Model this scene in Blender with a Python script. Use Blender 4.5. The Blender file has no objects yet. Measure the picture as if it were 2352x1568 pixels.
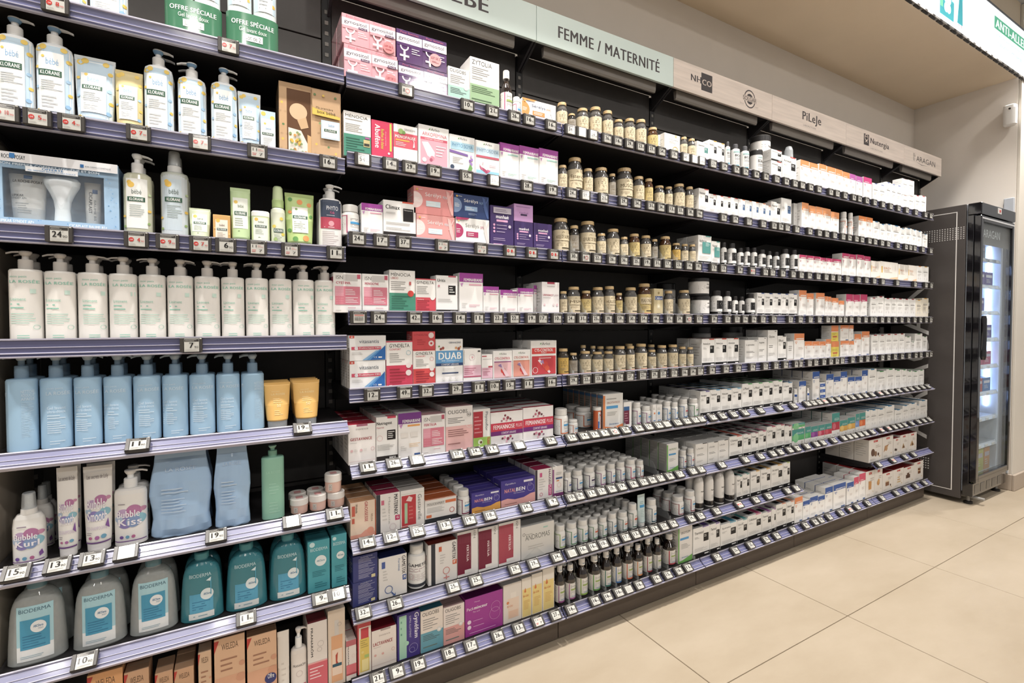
import bpy, math, random
from mathutils import Matrix, Vector
random.seed(7)
scene = bpy.context.scene
COL = scene.collection

# ---------------------------------------------------------------- camera
IW, IH = 2352, 1568
FPX, YAW, PIT, ROL, CYP, CAMH = 1124.13, 0.5167, 0.0250, -0.0015, 770.07, 1.1006
_c, _s = math.cos, math.sin
FW = Vector((_s(YAW) * _c(PIT), _c(YAW) * _c(PIT), -_s(PIT)))
_rt = Vector((_c(YAW), -_s(YAW), 0)); _up = _rt.cross(FW)
RT = _rt * _c(ROL) + _up * _s(ROL); UP = _up * _c(ROL) - _rt * _s(ROL)
CAM = Vector((0, 0, CAMH))
cam_data = bpy.data.cameras.new('camera')
cam_data.sensor_width = 36.0
cam_data.lens = FPX / IW * 36.0
cam_data.shift_y = (CYP - IH / 2) / IW
cam_data.clip_start = 0.02
camera = bpy.data.objects.new('camera', cam_data)
camera.matrix_world = Matrix((( RT.x, UP.x, -FW.x, 0), (RT.y, UP.y, -FW.y, 0), (RT.z, UP.z, -FW.z, CAMH), (0, 0, 0, 1)))
COL.objects.link(camera)
scene.camera = camera

# ---------------------------------------------------------------- light and exposure
vs = scene.view_settings
vs.view_transform = 'Standard'; vs.look = 'None'; vs.gamma = 1.0; vs.use_curve_mapping = False
vs.exposure = 0.27
cy = scene.cycles
cy.max_bounces = 6; cy.diffuse_bounces = 3; cy.glossy_bounces = 2; cy.transmission_bounces = 2; cy.transparent_max_bounces = 10
cy.use_adaptive_sampling = True; cy.adaptive_threshold = .02; cy.caustics_reflective = False; cy.caustics_refractive = False
world = bpy.data.worlds.new('shop'); scene.world = world
world.use_nodes = True
bg = world.node_tree.nodes['Background']
bg.inputs[0].default_value = (1.0, 0.97, 0.94, 1); bg.inputs[1].default_value = 0.28

def lamp(kind, loc, energy, color=(1, .945, .885), size=.1, aim=None, angle=None, blend=.5):
    d = bpy.data.lights.new('ceiling_lamp', kind)
    d.energy = energy; d.color = color
    if kind == 'AREA':
        d.shape = 'DISK'; d.size = size
    else:
        d.shadow_soft_size = size
    if angle:
        d.spot_size = math.radians(angle); d.spot_blend = blend
    o = bpy.data.objects.new('ceiling_lamp', d); o.location = loc
    v = Vector(aim) - Vector(loc) if aim else Vector((0, 0, -1))
    o.rotation_euler = v.to_track_quat('-Z', 'Y').to_euler()
    COL.objects.link(o); return o
# downlights in the raised shop ceiling, one row close to the shelves and two rows behind the camera
for i in range(8):
    x = -1.35 + i * .85
    lamp('SPOT', (x, .93, 3.08), 112, size=.035, aim=(x + .04, 1.34, .6), angle=80, blend=.9)
    lamp('SPOT', (x + .4, .5, 3.08), 20, size=.05, aim=(x + .45, 1.34, .9), angle=95, blend=.8)
for i in range(5):
    x = -1.8 + i * 1.6
    lamp('AREA', (x, -1.1, 3.0), 13.5, size=.25)
    lamp('AREA', (x, -3.0, 3.0), 13.5, size=.25)

# ---------------------------------------------------------------- photo pixel -> place
def ray(x, y): return FW * FPX + RT * (x - IW / 2) - UP * (y - CYP)
def aty(x, y, Y):
    v = ray(x, y); return CAM + v * (Y / v.y)
def atx(x, y, X):
    v = ray(x, y); return CAM + v * (X / v.x)

# ---------------------------------------------------------------- colours and materials
NAMED = dict(W='f3f2ee', K='1b1a1b', G='8d8b88', L='c9c6c1', N='e9e7e2')
_cc = {}
def C(h):
    if h in _cc: return _cc[h]
    s = NAMED.get(h, h)
    v = []
    for i in (0, 2, 4):
        c = int(s[i:i + 2], 16) / 255
        v.append(c / 12.92 if c <= .04045 else ((c + .055) / 1.055) ** 2.4)
    g = .2126 * v[0] + .7152 * v[1] + .0722 * v[2]
    v = [x * .86 + g * .14 for x in v]                 # printing inks and mouldings are a little duller than their swatches
    _cc[h] = (v[0], v[1], v[2], 1.0)
    return _cc[h]

def nodes_of(m):
    m.use_nodes = True
    return m.node_tree.nodes, m.node_tree.links, m.node_tree.nodes['Principled BSDF']

def print_mat(name, rough, spec=.5, coat=0.0, wear=.05):
    """colour comes from the printed colours stored on the mesh, with a fine procedural grain"""
    m = bpy.data.materials.new(name)
    n, l, b = nodes_of(m)
    a = n.new('ShaderNodeAttribute'); a.attribute_name = 'Col'
    t = n.new('ShaderNodeTexNoise'); t.inputs['Scale'].default_value = 60
    tc = n.new('ShaderNodeTexCoord'); l.new(tc.outputs['Object'], t.inputs['Vector'])
    mr = n.new('ShaderNodeMapRange'); mr.inputs['To Min'].default_value = rough - wear; mr.inputs['To Max'].default_value = rough + wear
    l.new(t.outputs['Fac'], mr.inputs['Value']); l.new(mr.outputs['Result'], b.inputs['Roughness'])
    l.new(a.outputs['Color'], b.inputs['Base Color'])
    b.inputs['Specular IOR Level'].default_value = spec
    b.inputs['Coat Weight'].default_value = coat; b.inputs['Coat Roughness'].default_value = .08
    return m

def solid_mat(name, hexc, rough=.5, metal=0.0, spec=.5, coat=0.0, noise=0.0, nscale=8.0, stretch=None, bump=0.0):
    m = bpy.data.materials.new(name)
    n, l, b = nodes_of(m)
    c = C(hexc)
    b.inputs['Roughness'].default_value = rough; b.inputs['Metallic'].default_value = metal
    b.inputs['Specular IOR Level'].default_value = spec; b.inputs['Coat Weight'].default_value = coat
    t = n.new('ShaderNodeTexNoise'); t.inputs['Scale'].default_value = nscale; t.inputs['Detail'].default_value = 5
    tc = n.new('ShaderNodeTexCoord'); mp = n.new('ShaderNodeMapping')
    if stretch: mp.inputs['Scale'].default_value = stretch
    l.new(tc.outputs['Object'], mp.inputs['Vector']); l.new(mp.outputs['Vector'], t.inputs['Vector'])
    r = n.new('ShaderNodeValToRGB')
    r.color_ramp.elements[0].position = .3; r.color_ramp.elements[1].position = .7
    r.color_ramp.elements[0].color = tuple(v * (1 - noise) for v in c[:3]) + (1,)
    r.color_ramp.elements[1].color = tuple(min(1, v * (1 + noise)) for v in c[:3]) + (1,)
    l.new(t.outputs['Fac'], r.inputs['Fac']); l.new(r.outputs['Color'], b.inputs['Base Color'])
    if bump:
        bp = n.new('ShaderNodeBump'); bp.inputs['Strength'].default_value = bump; bp.inputs['Distance'].default_value = .002
        l.new(t.outputs['Fac'], bp.inputs['Height']); l.new(bp.outputs['Normal'], b.inputs['Normal'])
    return m

def clear_mat(name, hexc, see=.6, rough=.05, body=.25):
    """thin clear plastic or glass: see-through, a little body colour, reflections"""
    m = bpy.data.materials.new(name)
    n, l, b = nodes_of(m)
    out = n['Material Output']
    tr = n.new('ShaderNodeBsdfTransparent'); tr.inputs[0].default_value = C(hexc)
    b.inputs['Base Color'].default_value = C(hexc); b.inputs['Roughness'].default_value = rough
    b.inputs['Coat Weight'].default_value = .5
    tx = n.new('ShaderNodeTexNoise'); tx.inputs['Scale'].default_value = 12
    mr = n.new('ShaderNodeMapRange'); mr.inputs['To Min'].default_value = see - .04; mr.inputs['To Max'].default_value = see + .04
    l.new(tx.outputs['Fac'], mr.inputs['Value'])
    mx = n.new('ShaderNodeMixShader')
    l.new(mr.outputs['Result'], mx.inputs[0]); l.new(b.outputs[0], mx.inputs[1]); l.new(tr.outputs[0], mx.inputs[2])
    l.new(mx.outputs[0], out.inputs[0])
    return m

def glow_mat(name, strength):
    m = bpy.data.materials.new(name)
    n, l, b = nodes_of(m)
    a = n.new('ShaderNodeAttribute'); a.attribute_name = 'Col'
    l.new(a.outputs['Color'], b.inputs['Emission Color']); l.new(a.outputs['Color'], b.inputs['Base Color'])
    b.inputs['Emission Strength'].default_value = strength
    return m

M = {}
M['card'] = print_mat('printed_card', .46, .35)
M['plastic'] = print_mat('moulded_plastic', .34, .45)
M['gloss'] = print_mat('glossy_print', .16, .5, .3)
M['film'] = print_mat('shrink_film_print', .10, .6, .8, .03)
M['rail'] = print_mat('price_channel_plastic', .30, .5, .12, .05)
M['metal'] = print_mat('painted_metal', .38, .45)
M['gold'] = print_mat('gold_lacquered_tin', .28, .6, .2, .05)
M['darkglass'] = print_mat('dark_glass', .07, .8, .6, .03)
M['screen'] = print_mat('label_screen', .12, .5, .2, .02)
M['clear'] = clear_mat('clear_acrylic', 'f4f6f6', .88, .04)
M['film_clear'] = clear_mat('clear_film', 'fafbfb', .95, .04)
M['clearbottle'] = clear_mat('clear_bottle', 'dfe4e3', .56, .05)
M['clearcap'] = clear_mat('clear_cap', 'e8edf0', .62, .08)
M['pane'] = clear_mat('door_glass', 'f2f6f8', .90, .03)
M['sign'] = glow_mat('lightbox_print', .92)
M['led'] = glow_mat('led_strip', 34.0)

# ---------------------------------------------------------------- mesh building
class MB:
    def __init__(s): s.v = []; s.f = []; s.c = []; s.sm = []
    def add(s, vs, fs, col, smooth=False):
        o = len(s.v); s.v.extend(vs)
        for f in fs:
            s.f.append(tuple(i + o for i in f)); s.c.append(col); s.sm.append(smooth)
    def box(s, x0, x1, y0, y1, z0, z1, col, bev=0.0, faces=None):
        """bevelled box; faces: dict of face colour overrides for keys front, top, left, right"""
        col = C(col) if isinstance(col, str) else col
        b = min(bev, (x1 - x0) * .3, (y1 - y0) * .3, (z1 - z0) * .3)
        F = faces or {}
        g = lambda k: C(F[k]) if k in F else col
        if b <= 0:
            vs = [(x, y, z) for x in (x0, x1) for y in (y0, y1) for z in (z0, z1)]
            for fc, k in (((0, 4, 5, 1), 'front'), ((2, 3, 7, 6), 'back'), ((0, 1, 3, 2), 'left'), ((4, 6, 7, 5), 'right'), ((1, 5, 7, 3), 'top'), ((0, 2, 6, 4), 'bottom')):
                s.add([vs[i] for i in fc], [(0, 1, 2, 3)], g(k))
            return
        X = (x0, x1); Y = (y0, y1); Z = (z0, z1)
        sg = (1, -1)
        def px(i, j, k): return (X[i], Y[j] + sg[j] * b, Z[k] + sg[k] * b)
        def py(i, j, k): return (X[i] + sg[i] * b, Y[j], Z[k] + sg[k] * b)
        def pz(i, j, k): return (X[i] + sg[i] * b, Y[j] + sg[j] * b, Z[k])
        q = lambda pts, k: s.add(pts, [(0, 1, 2, 3)], g(k))
        q([py(0, 0, 0), py(1, 0, 0), py(1, 0, 1), py(0, 0, 1)], 'front')
        q([py(0, 1, 0), py(0, 1, 1), py(1, 1, 1), py(1, 1, 0)], 'back')
        q([px(0, 0, 0), px(0, 0, 1), px(0, 1, 1), px(0, 1, 0)], 'left')
        q([px(1, 0, 0), px(1, 1, 0), px(1, 1, 1), px(1, 0, 1)], 'right')
        q([pz(0, 0, 1), pz(1, 0, 1), pz(1, 1, 1), pz(0, 1, 1)], 'top')
        q([pz(0, 0, 0), pz(0, 1, 0), pz(1, 1, 0), pz(1, 0, 0)], 'bottom')
        for k in (0, 1):
            for j in (0, 1):
                a = [py(0, j, k), py(1, j, k), pz(1, j, k), pz(0, j, k)]
                s.add(a if j == 0 and k == 1 or j == 1 and k == 0 else a[::-1], [(0, 1, 2, 3)], col)
            for i in (0, 1):
                a = [px(i, 0, k), px(i, 1, k), pz(i, 1, k), pz(i, 0, k)]
                s.add(a[::-1] if (i == 0) == (k == 1) else a, [(0, 1, 2, 3)], col)
        for i in (0, 1):
            for j in (0, 1):
                a = [px(i, j, 0), px(i, j, 1), py(i, j, 1), py(i, j, 0)]
                s.add(a if (i == 0) == (j == 0) else a[::-1], [(0, 1, 2, 3)], col)
        for i in (0, 1):
            for j in (0, 1):
                for k in (0, 1):
                    s.add([px(i, j, k), py(i, j, k), pz(i, j, k)], [(0, 1, 2)], col)
    def prism(s, pts, x0, x1, cols, smooth=False):
        """closed outline of (y, z) points carried along x; cols: one colour or one for each side"""
        n = len(pts)
        for i in range(n):
            a, b = pts[i], pts[(i + 1) % n]
            s.add([(x0, a[0], a[1]), (x1, a[0], a[1]), (x1, b[0], b[1]), (x0, b[0], b[1])], [(0, 1, 2, 3)], cols[i] if isinstance(cols, list) else cols, smooth)
        c0 = cols[0] if isinstance(cols, list) else cols
        s.add([(x0, p[0], p[1]) for p in pts], [tuple(range(n))], c0)
        s.add([(x1, p[0], p[1]) for p in pts], [tuple(range(n))[::-1]], c0)
    def loft(s, prof, n=28, e=2.0, cx=0.0, cy=0.0, flat=False, capcol=None):
        """rings (z, half width, half depth, colour of the band above); e = 2 is an ellipse, more is squarer"""
        ang = [2 * math.pi * (i + .5) / n for i in range(n)]
        un = []
        for a in ang:
            c, q = math.cos(a), math.sin(a)
            r = (abs(c) ** e + abs(q) ** e) ** (-1 / e)
            un.append((c * r, q * r))
        rings = [[(cx + u[0] * p[1], cy + u[1] * p[2], p[0]) for u in un] for p in prof]
        for k in range(len(prof) - 1):
            col = C(prof[k][3])
            vs_ = rings[k] + rings[k + 1]
            s.add(vs_, [(i, (i + 1) % n, n + (i + 1) % n, n + i) for i in range(n)], col, not flat)
        s.add(rings[0], [tuple(range(n))[::-1]], C(prof[0][3]))
        s.add(rings[-1], [tuple(range(n))], C(capcol or prof[-1][3]))
    def tube(s, pts, r, col, n=8):
        """round bar through points"""
        col = C(col); rings = []
        P = [Vector(p) for p in pts]
        for i, p in enumerate(P):
            d = (P[min(i + 1, len(P) - 1)] - P[max(i - 1, 0)]).normalized()
            a = d.orthogonal().normalized(); b = d.cross(a)
            rr = r[i] if isinstance(r, (list, tuple)) else r
            rings.append([tuple(p + a * (rr * math.cos(2 * math.pi * k / n)) + b * (rr * math.sin(2 * math.pi * k / n))) for k in range(n)])
        for k in range(len(P) - 1):
            s.add(rings[k] + rings[k + 1], [(i, (i + 1) % n, n + (i + 1) % n, n + i) for i in range(n)], col, True)
        s.add(rings[0], [tuple(range(n))[::-1]], col); s.add(rings[-1], [tuple(range(n))], col)
    def mesh(s, name, mat):
        me = bpy.data.meshes.new(name)
        me.from_pydata(s.v, [], s.f)
        at = me.color_attributes.new('Col', 'FLOAT_COLOR', 'CORNER')
        buf = []
        for f, c in zip(s.f, s.c): buf.extend(c * len(f))
        at.data.foreach_set('color', buf)
        me.polygons.foreach_set('use_smooth', s.sm)
        me.materials.append(M[mat] if isinstance(mat, str) else mat)
        me.update()
        return me
    def build(s, name, mat, parent=None, loc=(0, 0, 0), rz=0.0):
        return put(name, s.mesh(name, mat), parent, loc, rz)

def put(name, me, parent=None, loc=(0, 0, 0), rz=0.0):
    o = bpy.data.objects.new(name, me); COL.objects.link(o)
    o.location = loc
    if rz: o.rotation_euler = (0, 0, rz)
    if parent: o.parent = parent
    return o
def empty(name, loc=(0, 0, 0), rz=0.0):
    o = bpy.data.objects.new(name, None); COL.objects.link(o)
    o.empty_display_size = .02; o.location = loc; o.rotation_euler = (0, 0, rz)
    return o
def tag(o, label=None, cat=None, group=None, kind=None):
    if label: o['label'] = label
    if cat: o['category'] = cat
    if group: o['group'] = group
    if kind: o['kind'] = kind
    return o
def dup(root, loc):
    r = root.copy(); COL.objects.link(r); r.location = loc
    for ch in root.children:
        c = ch.copy(); COL.objects.link(c); c.parent = r
        for g in ch.children:
            d = g.copy(); COL.objects.link(d); d.parent = c
    return r

# ---------------------------------------------------------------- lettering
_gl = {}
def _curve_mesh(body, bold, res):
    cu = bpy.data.curves.new('t', 'FONT'); cu.body = body; cu.size = 1; cu.resolution_u = res
    ob = bpy.data.objects.new('t', cu); me = bpy.data.meshes.new_from_object(ob)
    v = [(p.co.x, p.co.y) for p in me.vertices]; f = [tuple(p.vertices) for p in me.polygons]
    bpy.data.objects.remove(ob); bpy.data.curves.remove(cu); bpy.data.meshes.remove(me)
    return v, f
def _wd(v): return max(p[0] for p in v) - min(p[0] for p in v)
def glyph(ch, bold):
    k = (ch, bold)
    if k not in _gl:
        v, f = _curve_mesh(ch, bold, 3) if ch != ' ' else ([], [])
        hh = _wd(_curve_mesh('HH', bold, 1)[0])
        adv = _wd(_curve_mesh('H' + ch + 'H', bold, 1)[0]) - hh
        _gl[k] = (v, f, adv)
    return _gl[k]
_tx = {}
def text2d(s, bold=False):
    """flat lettering scaled to the unit square"""
    k = (s, bold)
    if k not in _tx:
        V, F, x = [], [], 0.0
        for ch in s:
            v, f, a = glyph(ch, False)
            for n_, dx in enumerate((0, .028, .056) if bold else (0,)):   # heavier strokes: the letter laid down side by side
                o = len(V); V += [(p[0] + x + dx, p[1], n_ * .25) for p in v]; F += [tuple(i + o for i in q) for q in f]
            x += a + (.05 if bold else 0)
        x0 = min(p[0] for p in V); x1 = max(p[0] for p in V); y0 = min(p[1] for p in V); y1 = max(p[1] for p in V)
        _tx[k] = ([((p[0] - x0) / (x1 - x0), (p[1] - y0) / (y1 - y0), p[2]) for p in V], F)
    return _tx[k]

# ---------------------------------------------------------------- printing on a surface
def paint(mb, dsl, surf, curved=False, w=1.0, h=1.0, glows=False):
    """draws print commands (fractions of width and height) through surf(x, y, layer) -> point
       r x0 y0 x1 y1 col | c x y r col | o x y r t col | t/T/v/V x0 y0 x1 y1 col words | l x0 y0 x1 y1 n col | p col x y x y ..."""
    rnd = random.Random(len(dsl))
    lay = 0
    asp = w / h
    for cmd in dsl.split(';'):
        a = cmd.split()
        if not a: continue
        lay += 1; k = a[0]
        if k == 'r':
            x0, y0, x1, y1 = map(float, a[1:5]); col = C(a[5])
            n = max(1, int((x1 - x0) / .08)) if curved else 1
            m = max(1, int((y1 - y0) / .05)) if curved else 1
            for i in range(n):
                xa = x0 + (x1 - x0) * i / n; xb = x0 + (x1 - x0) * (i + 1) / n
                for j in range(m):
                    ya = y0 + (y1 - y0) * j / m; yb = y0 + (y1 - y0) * (j + 1) / m
                    mb.add([surf(xa, ya, lay), surf(xb, ya, lay), surf(xb, yb, lay), surf(xa, yb, lay)], [(0, 1, 2, 3)], col)
        elif k == 'c':
            x, y, r = map(float, a[1:4]); col = C(a[4]); n = 12
            for i in range(n):
                t0 = math.pi * i / n; t1 = math.pi * (i + 1) / n
                xa, xb = x - r * math.cos(t0), x - r * math.cos(t1)
                ha, hb = r * asp * math.sin(t0), r * asp * math.sin(t1)
                mb.add([surf(xa, y - ha, lay), surf(xb, y - hb, lay), surf(xb, y + hb, lay), surf(xa, y + ha, lay)], [(0, 1, 2, 3)], col)
        elif k == 'o':
            x, y, r, t = map(float, a[1:5]); col = C(a[5]); n = 20
            for i in range(n):
                q = []
                for rr, tt in ((r, i), (r, i + 1), (r - t, i + 1), (r - t, i)):
                    an = 2 * math.pi * tt / n
                    q.append(surf(x + rr * math.cos(an), y + rr * asp * math.sin(an), lay))
                mb.add(q, [(0, 1, 2, 3)], col)
        elif k in 'tTvV':
            x0, y0, x1, y1 = map(float, a[1:5]); col = C(a[5]); wd = ' '.join(a[6:])
            V, F = text2d(wd, k in 'TV')
            if k in 'tT': pts = [surf(x0 + (x1 - x0) * p[0], y0 + (y1 - y0) * p[1], lay + p[2]) for p in V]
            elif y1 > y0: pts = [surf(x0 + (x1 - x0) * p[1], y1 - (y1 - y0) * p[0], lay + p[2]) for p in V]      # reads downwards
            else: pts = [surf(x1 - (x1 - x0) * p[1], y1 + (y0 - y1) * p[0], lay + p[2]) for p in V]               # reads upwards
            mb.add(pts, F, col)
        elif k == 'l':
            x0, y0, x1, y1 = map(float, a[1:5]); n = int(a[5]); col = C(a[6])
            st = (y1 - y0) / n
            for i in range(n):
                xe = x0 + (x1 - x0) * (1 - .45 * rnd.random())
                ya = y0 + st * i + st * .3; yb = ya + st * .32
                m = max(1, int((xe - x0) / .15)) if curved else 1
                for j in range(m):
                    xa = x0 + (xe - x0) * j / m; xb = x0 + (xe - x0) * (j + 1) / m
                    mb.add([surf(xa, ya, lay), surf(xb, ya, lay), surf(xb, yb, lay), surf(xa, yb, lay)], [(0, 1, 2, 3)], col)
        elif k == 'p':
            col = C(a[1]); q = list(map(float, a[2:]))
            pts = [surf(q[i], q[i + 1], lay) for i in range(0, len(q), 2)]
            mb.add(pts, [tuple(range(len(pts)))], col)
EPS = .00014
def _in(x): return 0.0 if x < 0 else (1.0 if x > 1 else x)
def front_face(w, h, y=0.0): return lambda x, v, k: ((_in(x) - .5) * w, y - EPS * k, _in(v) * h)
def top_face(w, d, h): return lambda x, v, k: ((x - .5) * w, v * d, h + EPS * k)
def left_face(w, d, h): return lambda x, v, k: (-w / 2 - EPS * k, (1 - x) * d, v * h)
def cyl_face(r, H):
    """wrapped round a cylinder: 0 to 1 is the front half, below 0 and above 1 goes round the sides"""
    def f(x, v, k):
        t = (x - .5) * math.pi; q = r + EPS * (2 + k)
        return (q * math.sin(t), -q * math.cos(t), v * H)
    return f
def loft_face(prof, W, H, e=2.0):
    """front of a lofted body, measured in fractions of its overall width W and height H"""
    def f(x, v, k):
        z = v * H
        for i in range(len(prof) - 1):
            if prof[i + 1][0] >= z: break
        p, q = prof[i], prof[i + 1]
        t = 0 if q[0] == p[0] else max(0, min(1, (z - p[0]) / (q[0] - p[0])))
        a = p[1] + (q[1] - p[1]) * t; b = p[2] + (q[2] - p[2]) * t
        s = max(-.975, min(.975, (x - .5) * W / max(a, 1e-5)))
        return (s * a, -b * (1 - abs(s) ** e) ** (1 / e) - EPS * 2 - EPS * k, z)
    return f
# ---------------------------------------------------------------- the room
D, XJ, BW = 1.3577, .2647, .70           # front plane of the price rails, joint between bays one and two, bay width
YB = 1.642                                # face of the black back panels
def bay_x(b): return XJ + (b - 2) * BW, XJ + (b - 1) * BW
def struct(name, bm, mat, parent=None):
    o = bm.build(name, mat, parent)
    if not parent: o['kind'] = 'structure'
    return o
WALLM = solid_mat('wall_paint', 'ebe3d9', .75, spec=.2, noise=.02, nscale=5, bump=.03)
CEILM = solid_mat('ceiling_paint', 'ead8bd', .8, spec=.15, noise=.02, nscale=4)
CEIL2 = solid_mat('raised_ceiling_paint', 'c9cdd2', .8, spec=.15, noise=.02, nscale=4)
JAMBM = solid_mat('pale_wall_paint', 'd9d2c6', .7, spec=.2, noise=.02, nscale=5)
SKIRT = solid_mat('skirting_paint', 'b5a594', .5, noise=.02)
GROUT = solid_mat('grout', '8d7d68', .9, noise=.08, nscale=30)
BLACKM = solid_mat('black_laminate', '2b292b', .42, spec=.4, noise=.06, nscale=40)
PANELM = solid_mat('back_panel_coating', '464341', .5, spec=.35, noise=.06, nscale=30)
PLINTHM = solid_mat('plinth_laminate', '554a41', .5, spec=.3, noise=.05, nscale=25)
WOODP = solid_mat('side_panel_laminate', 'd8cbb8', .5, spec=.3, noise=.05, nscale=6, stretch=(1, 1, .2))

def tile_material():
    m = bpy.data.materials.new('limestone_tile')
    n, l, b = nodes_of(m)
    g = n.new('ShaderNodeNewGeometry')
    t1 = n.new('ShaderNodeTexNoise'); t1.inputs['Scale'].default_value = 2.3; t1.inputs['Detail'].default_value = 8; t1.inputs['Roughness'].default_value = .62
    mp = n.new('ShaderNodeMapping'); mp.inputs['Scale'].default_value = (.7, 1.6, 1); mp.inputs['Rotation'].default_value = (0, 0, .5)
    l.new(g.outputs['Position'], mp.inputs['Vector']); l.new(mp.outputs['Vector'], t1.inputs['Vector'])
    r = n.new('ShaderNodeValToRGB'); e = r.color_ramp.elements
    e[0].position = .32; e[0].color = C('a6967e'); e[1].position = .72; e[1].color = C('b5a690')
    l.new(t1.outputs['Fac'], r.inputs['Fac'])
    t2 = n.new('ShaderNodeTexNoise'); t2.inputs['Scale'].default_value = 38; t2.inputs['Detail'].default_value = 4
    l.new(g.outputs['Position'], t2.inputs['Vector'])
    r2 = n.new('ShaderNodeValToRGB'); f = r2.color_ramp.elements
    f[0].position = .70; f[0].color = (0, 0, 0, 1); f[1].position = .78; f[1].color = (.35, .35, .35, 1)
    l.new(t2.outputs['Fac'], r2.inputs['Fac'])
    mx = n.new('ShaderNodeMixRGB'); mx.inputs['Color2'].default_value = C('b39a78')
    l.new(r2.outputs['Color'], mx.inputs['Fac']); l.new(r.outputs['Color'], mx.inputs['Color1']); l.new(mx.outputs['Color'], b.inputs['Base Color'])
    b.inputs['Roughness'].default_value = .42; b.inputs['Specular IOR Level'].default_value = .35
    return m
TILEM = tile_material()

mb = MB(); mb.box(-4.5, 7.5, -5.5, 3, -.05, -.004, 'G')
floor = struct('floor', mb, GROUT)
TS, TX, TY = .7392, 1.9902, .9537
mb = MB(); mb.box(.0016, TS - .0016, .0016, TS - .0016, -.012, 0, 'W', .0012)
tile_me = mb.mesh('tile', TILEM)
for i in range(-5, 7):
    for j in range(-6, 1):
        put('tile', tile_me, floor, (TX + i * TS, TY + j * TS, 0))
mb = MB(); mb.box(-4.5, 4.42, 1.72, 1.85, 0, 2.68, 'W')
struct('wall_back', mb, WALLM)
mb = MB(); mb.box(4.42, 7.5, 1.163, 1.85, 0, 3.15, 'W')
wr = struct('wall_right', mb, WALLM)
mb = MB(); mb.box(-4.5, 4.42, 1.163, 1.85, 2.68, 3.15, 'W')
struct('ceiling', mb, CEILM)
mb = MB(); mb.box(-4.5, 7.5, -5.5, 1.85, 3.15, 3.2, 'W')
struct('ceiling_raised', mb, CEIL2)
mb = MB(); mb.box(4.425, 7.5, 1.148, 1.162, 0, 3.14, 'W', .002)
struct('wall_front_lining', mb, JAMBM)
mb = MB(); mb.box(4.405, 7.5, 1.132, 1.147, 0, .105, 'W', .003); mb.box(4.404, 4.419, 1.147, 1.71, 0, .105, 'W', .003)
struct('baseboard_right', mb, SKIRT)
mb = MB(); mb.box(4.398, 4.419, 1.166, 1.215, .11, 1.91, 'b9bfc8', .003)
struct('trim_1', mb, 'metal')

# ---------------------------------------------------------------- shelving bays: back panels, uprights, plinth
ORD = ['zeroth', 'first', 'second', 'third', 'fourth', 'fifth', 'sixth', 'seventh', 'eighth', 'ninth', 'tenth', 'eleventh', 'twelfth', 'thirteenth', 'fourteenth', 'fifteenth', 'sixteenth', 'seventeenth', 'eighteenth', 'nineteenth', 'twentieth', 'twenty-first', 'twenty-second', 'twenty-third', 'twenty-fourth', 'twenty-fifth']
SEAMS = [.03, .61, 1.07, 1.53, 1.988, 2.1299]
def upright_mesh():
    m = MB(); m.box(-.014, .014, 0, .03, .02, 2.120, '141314', .001)
    for k in range(60):
        z = .12 + k * .033
        m.box(-.0055, .0055, -.0012, .0005, z, z + .012, '77736c', .0004)
    return m.mesh('upright', 'metal')
upm = upright_mesh()
for b in range(1, 8):
    x0, x1 = bay_x(b)
    if b == 7: x1 = 4.315
    bay = empty('shelving_bay', ((x0 + x1) / 2, YB, 0))
    w = x1 - x0
    for k in range(len(SEAMS) - 1):
        m = MB(); m.box(-w / 2 + .0155, w / 2 - .0155, 0, .016, SEAMS[k] + .002, SEAMS[k + 1] - .002, 'K', .001)
        m.build('back_panel', PANELM, bay)
    put('upright', upm, bay, (w / 2, -.004, 0))
    if b == 1: put('upright', upm, bay, (-w / 2, -.004, 0))
    if b < 7:
        m = MB(); m.box(-w / 2 + .0012, w / 2 - .0012, 1.376 - YB, 1.392 - YB, .006, .082, 'K', .0015)
        m.build('plinth', PLINTHM, bay)
    if b == 1:
        m = MB(); m.box(-w / 2 - .022, -w / 2 - .002, 1.363 - YB, .04, .0, 2.24, 'K', .001)
        m.build('side_panel', WOODP, bay)
    where = 'leftmost' if b == 1 else ('behind the fridge' if b == 7 else '')
    tag(bay, ['', 'leftmost shelving bay with pale side panel and black back panels', 'black shelving bay, second from left, with shrink-wrapped packs on top', 'black shelving bay, third from left, holding rows of gold-lidded jars', 'black shelving bay, fourth from left, holding white cartons with black squares', 'black shelving bay, fifth from left, holding cartons with orange or blue tops', 'black shelving bay, sixth from left, next to the fridge', 'narrow black back panel behind the fridge, at the far end'][b], 'shelving', 'shelving bays along the wall')

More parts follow.
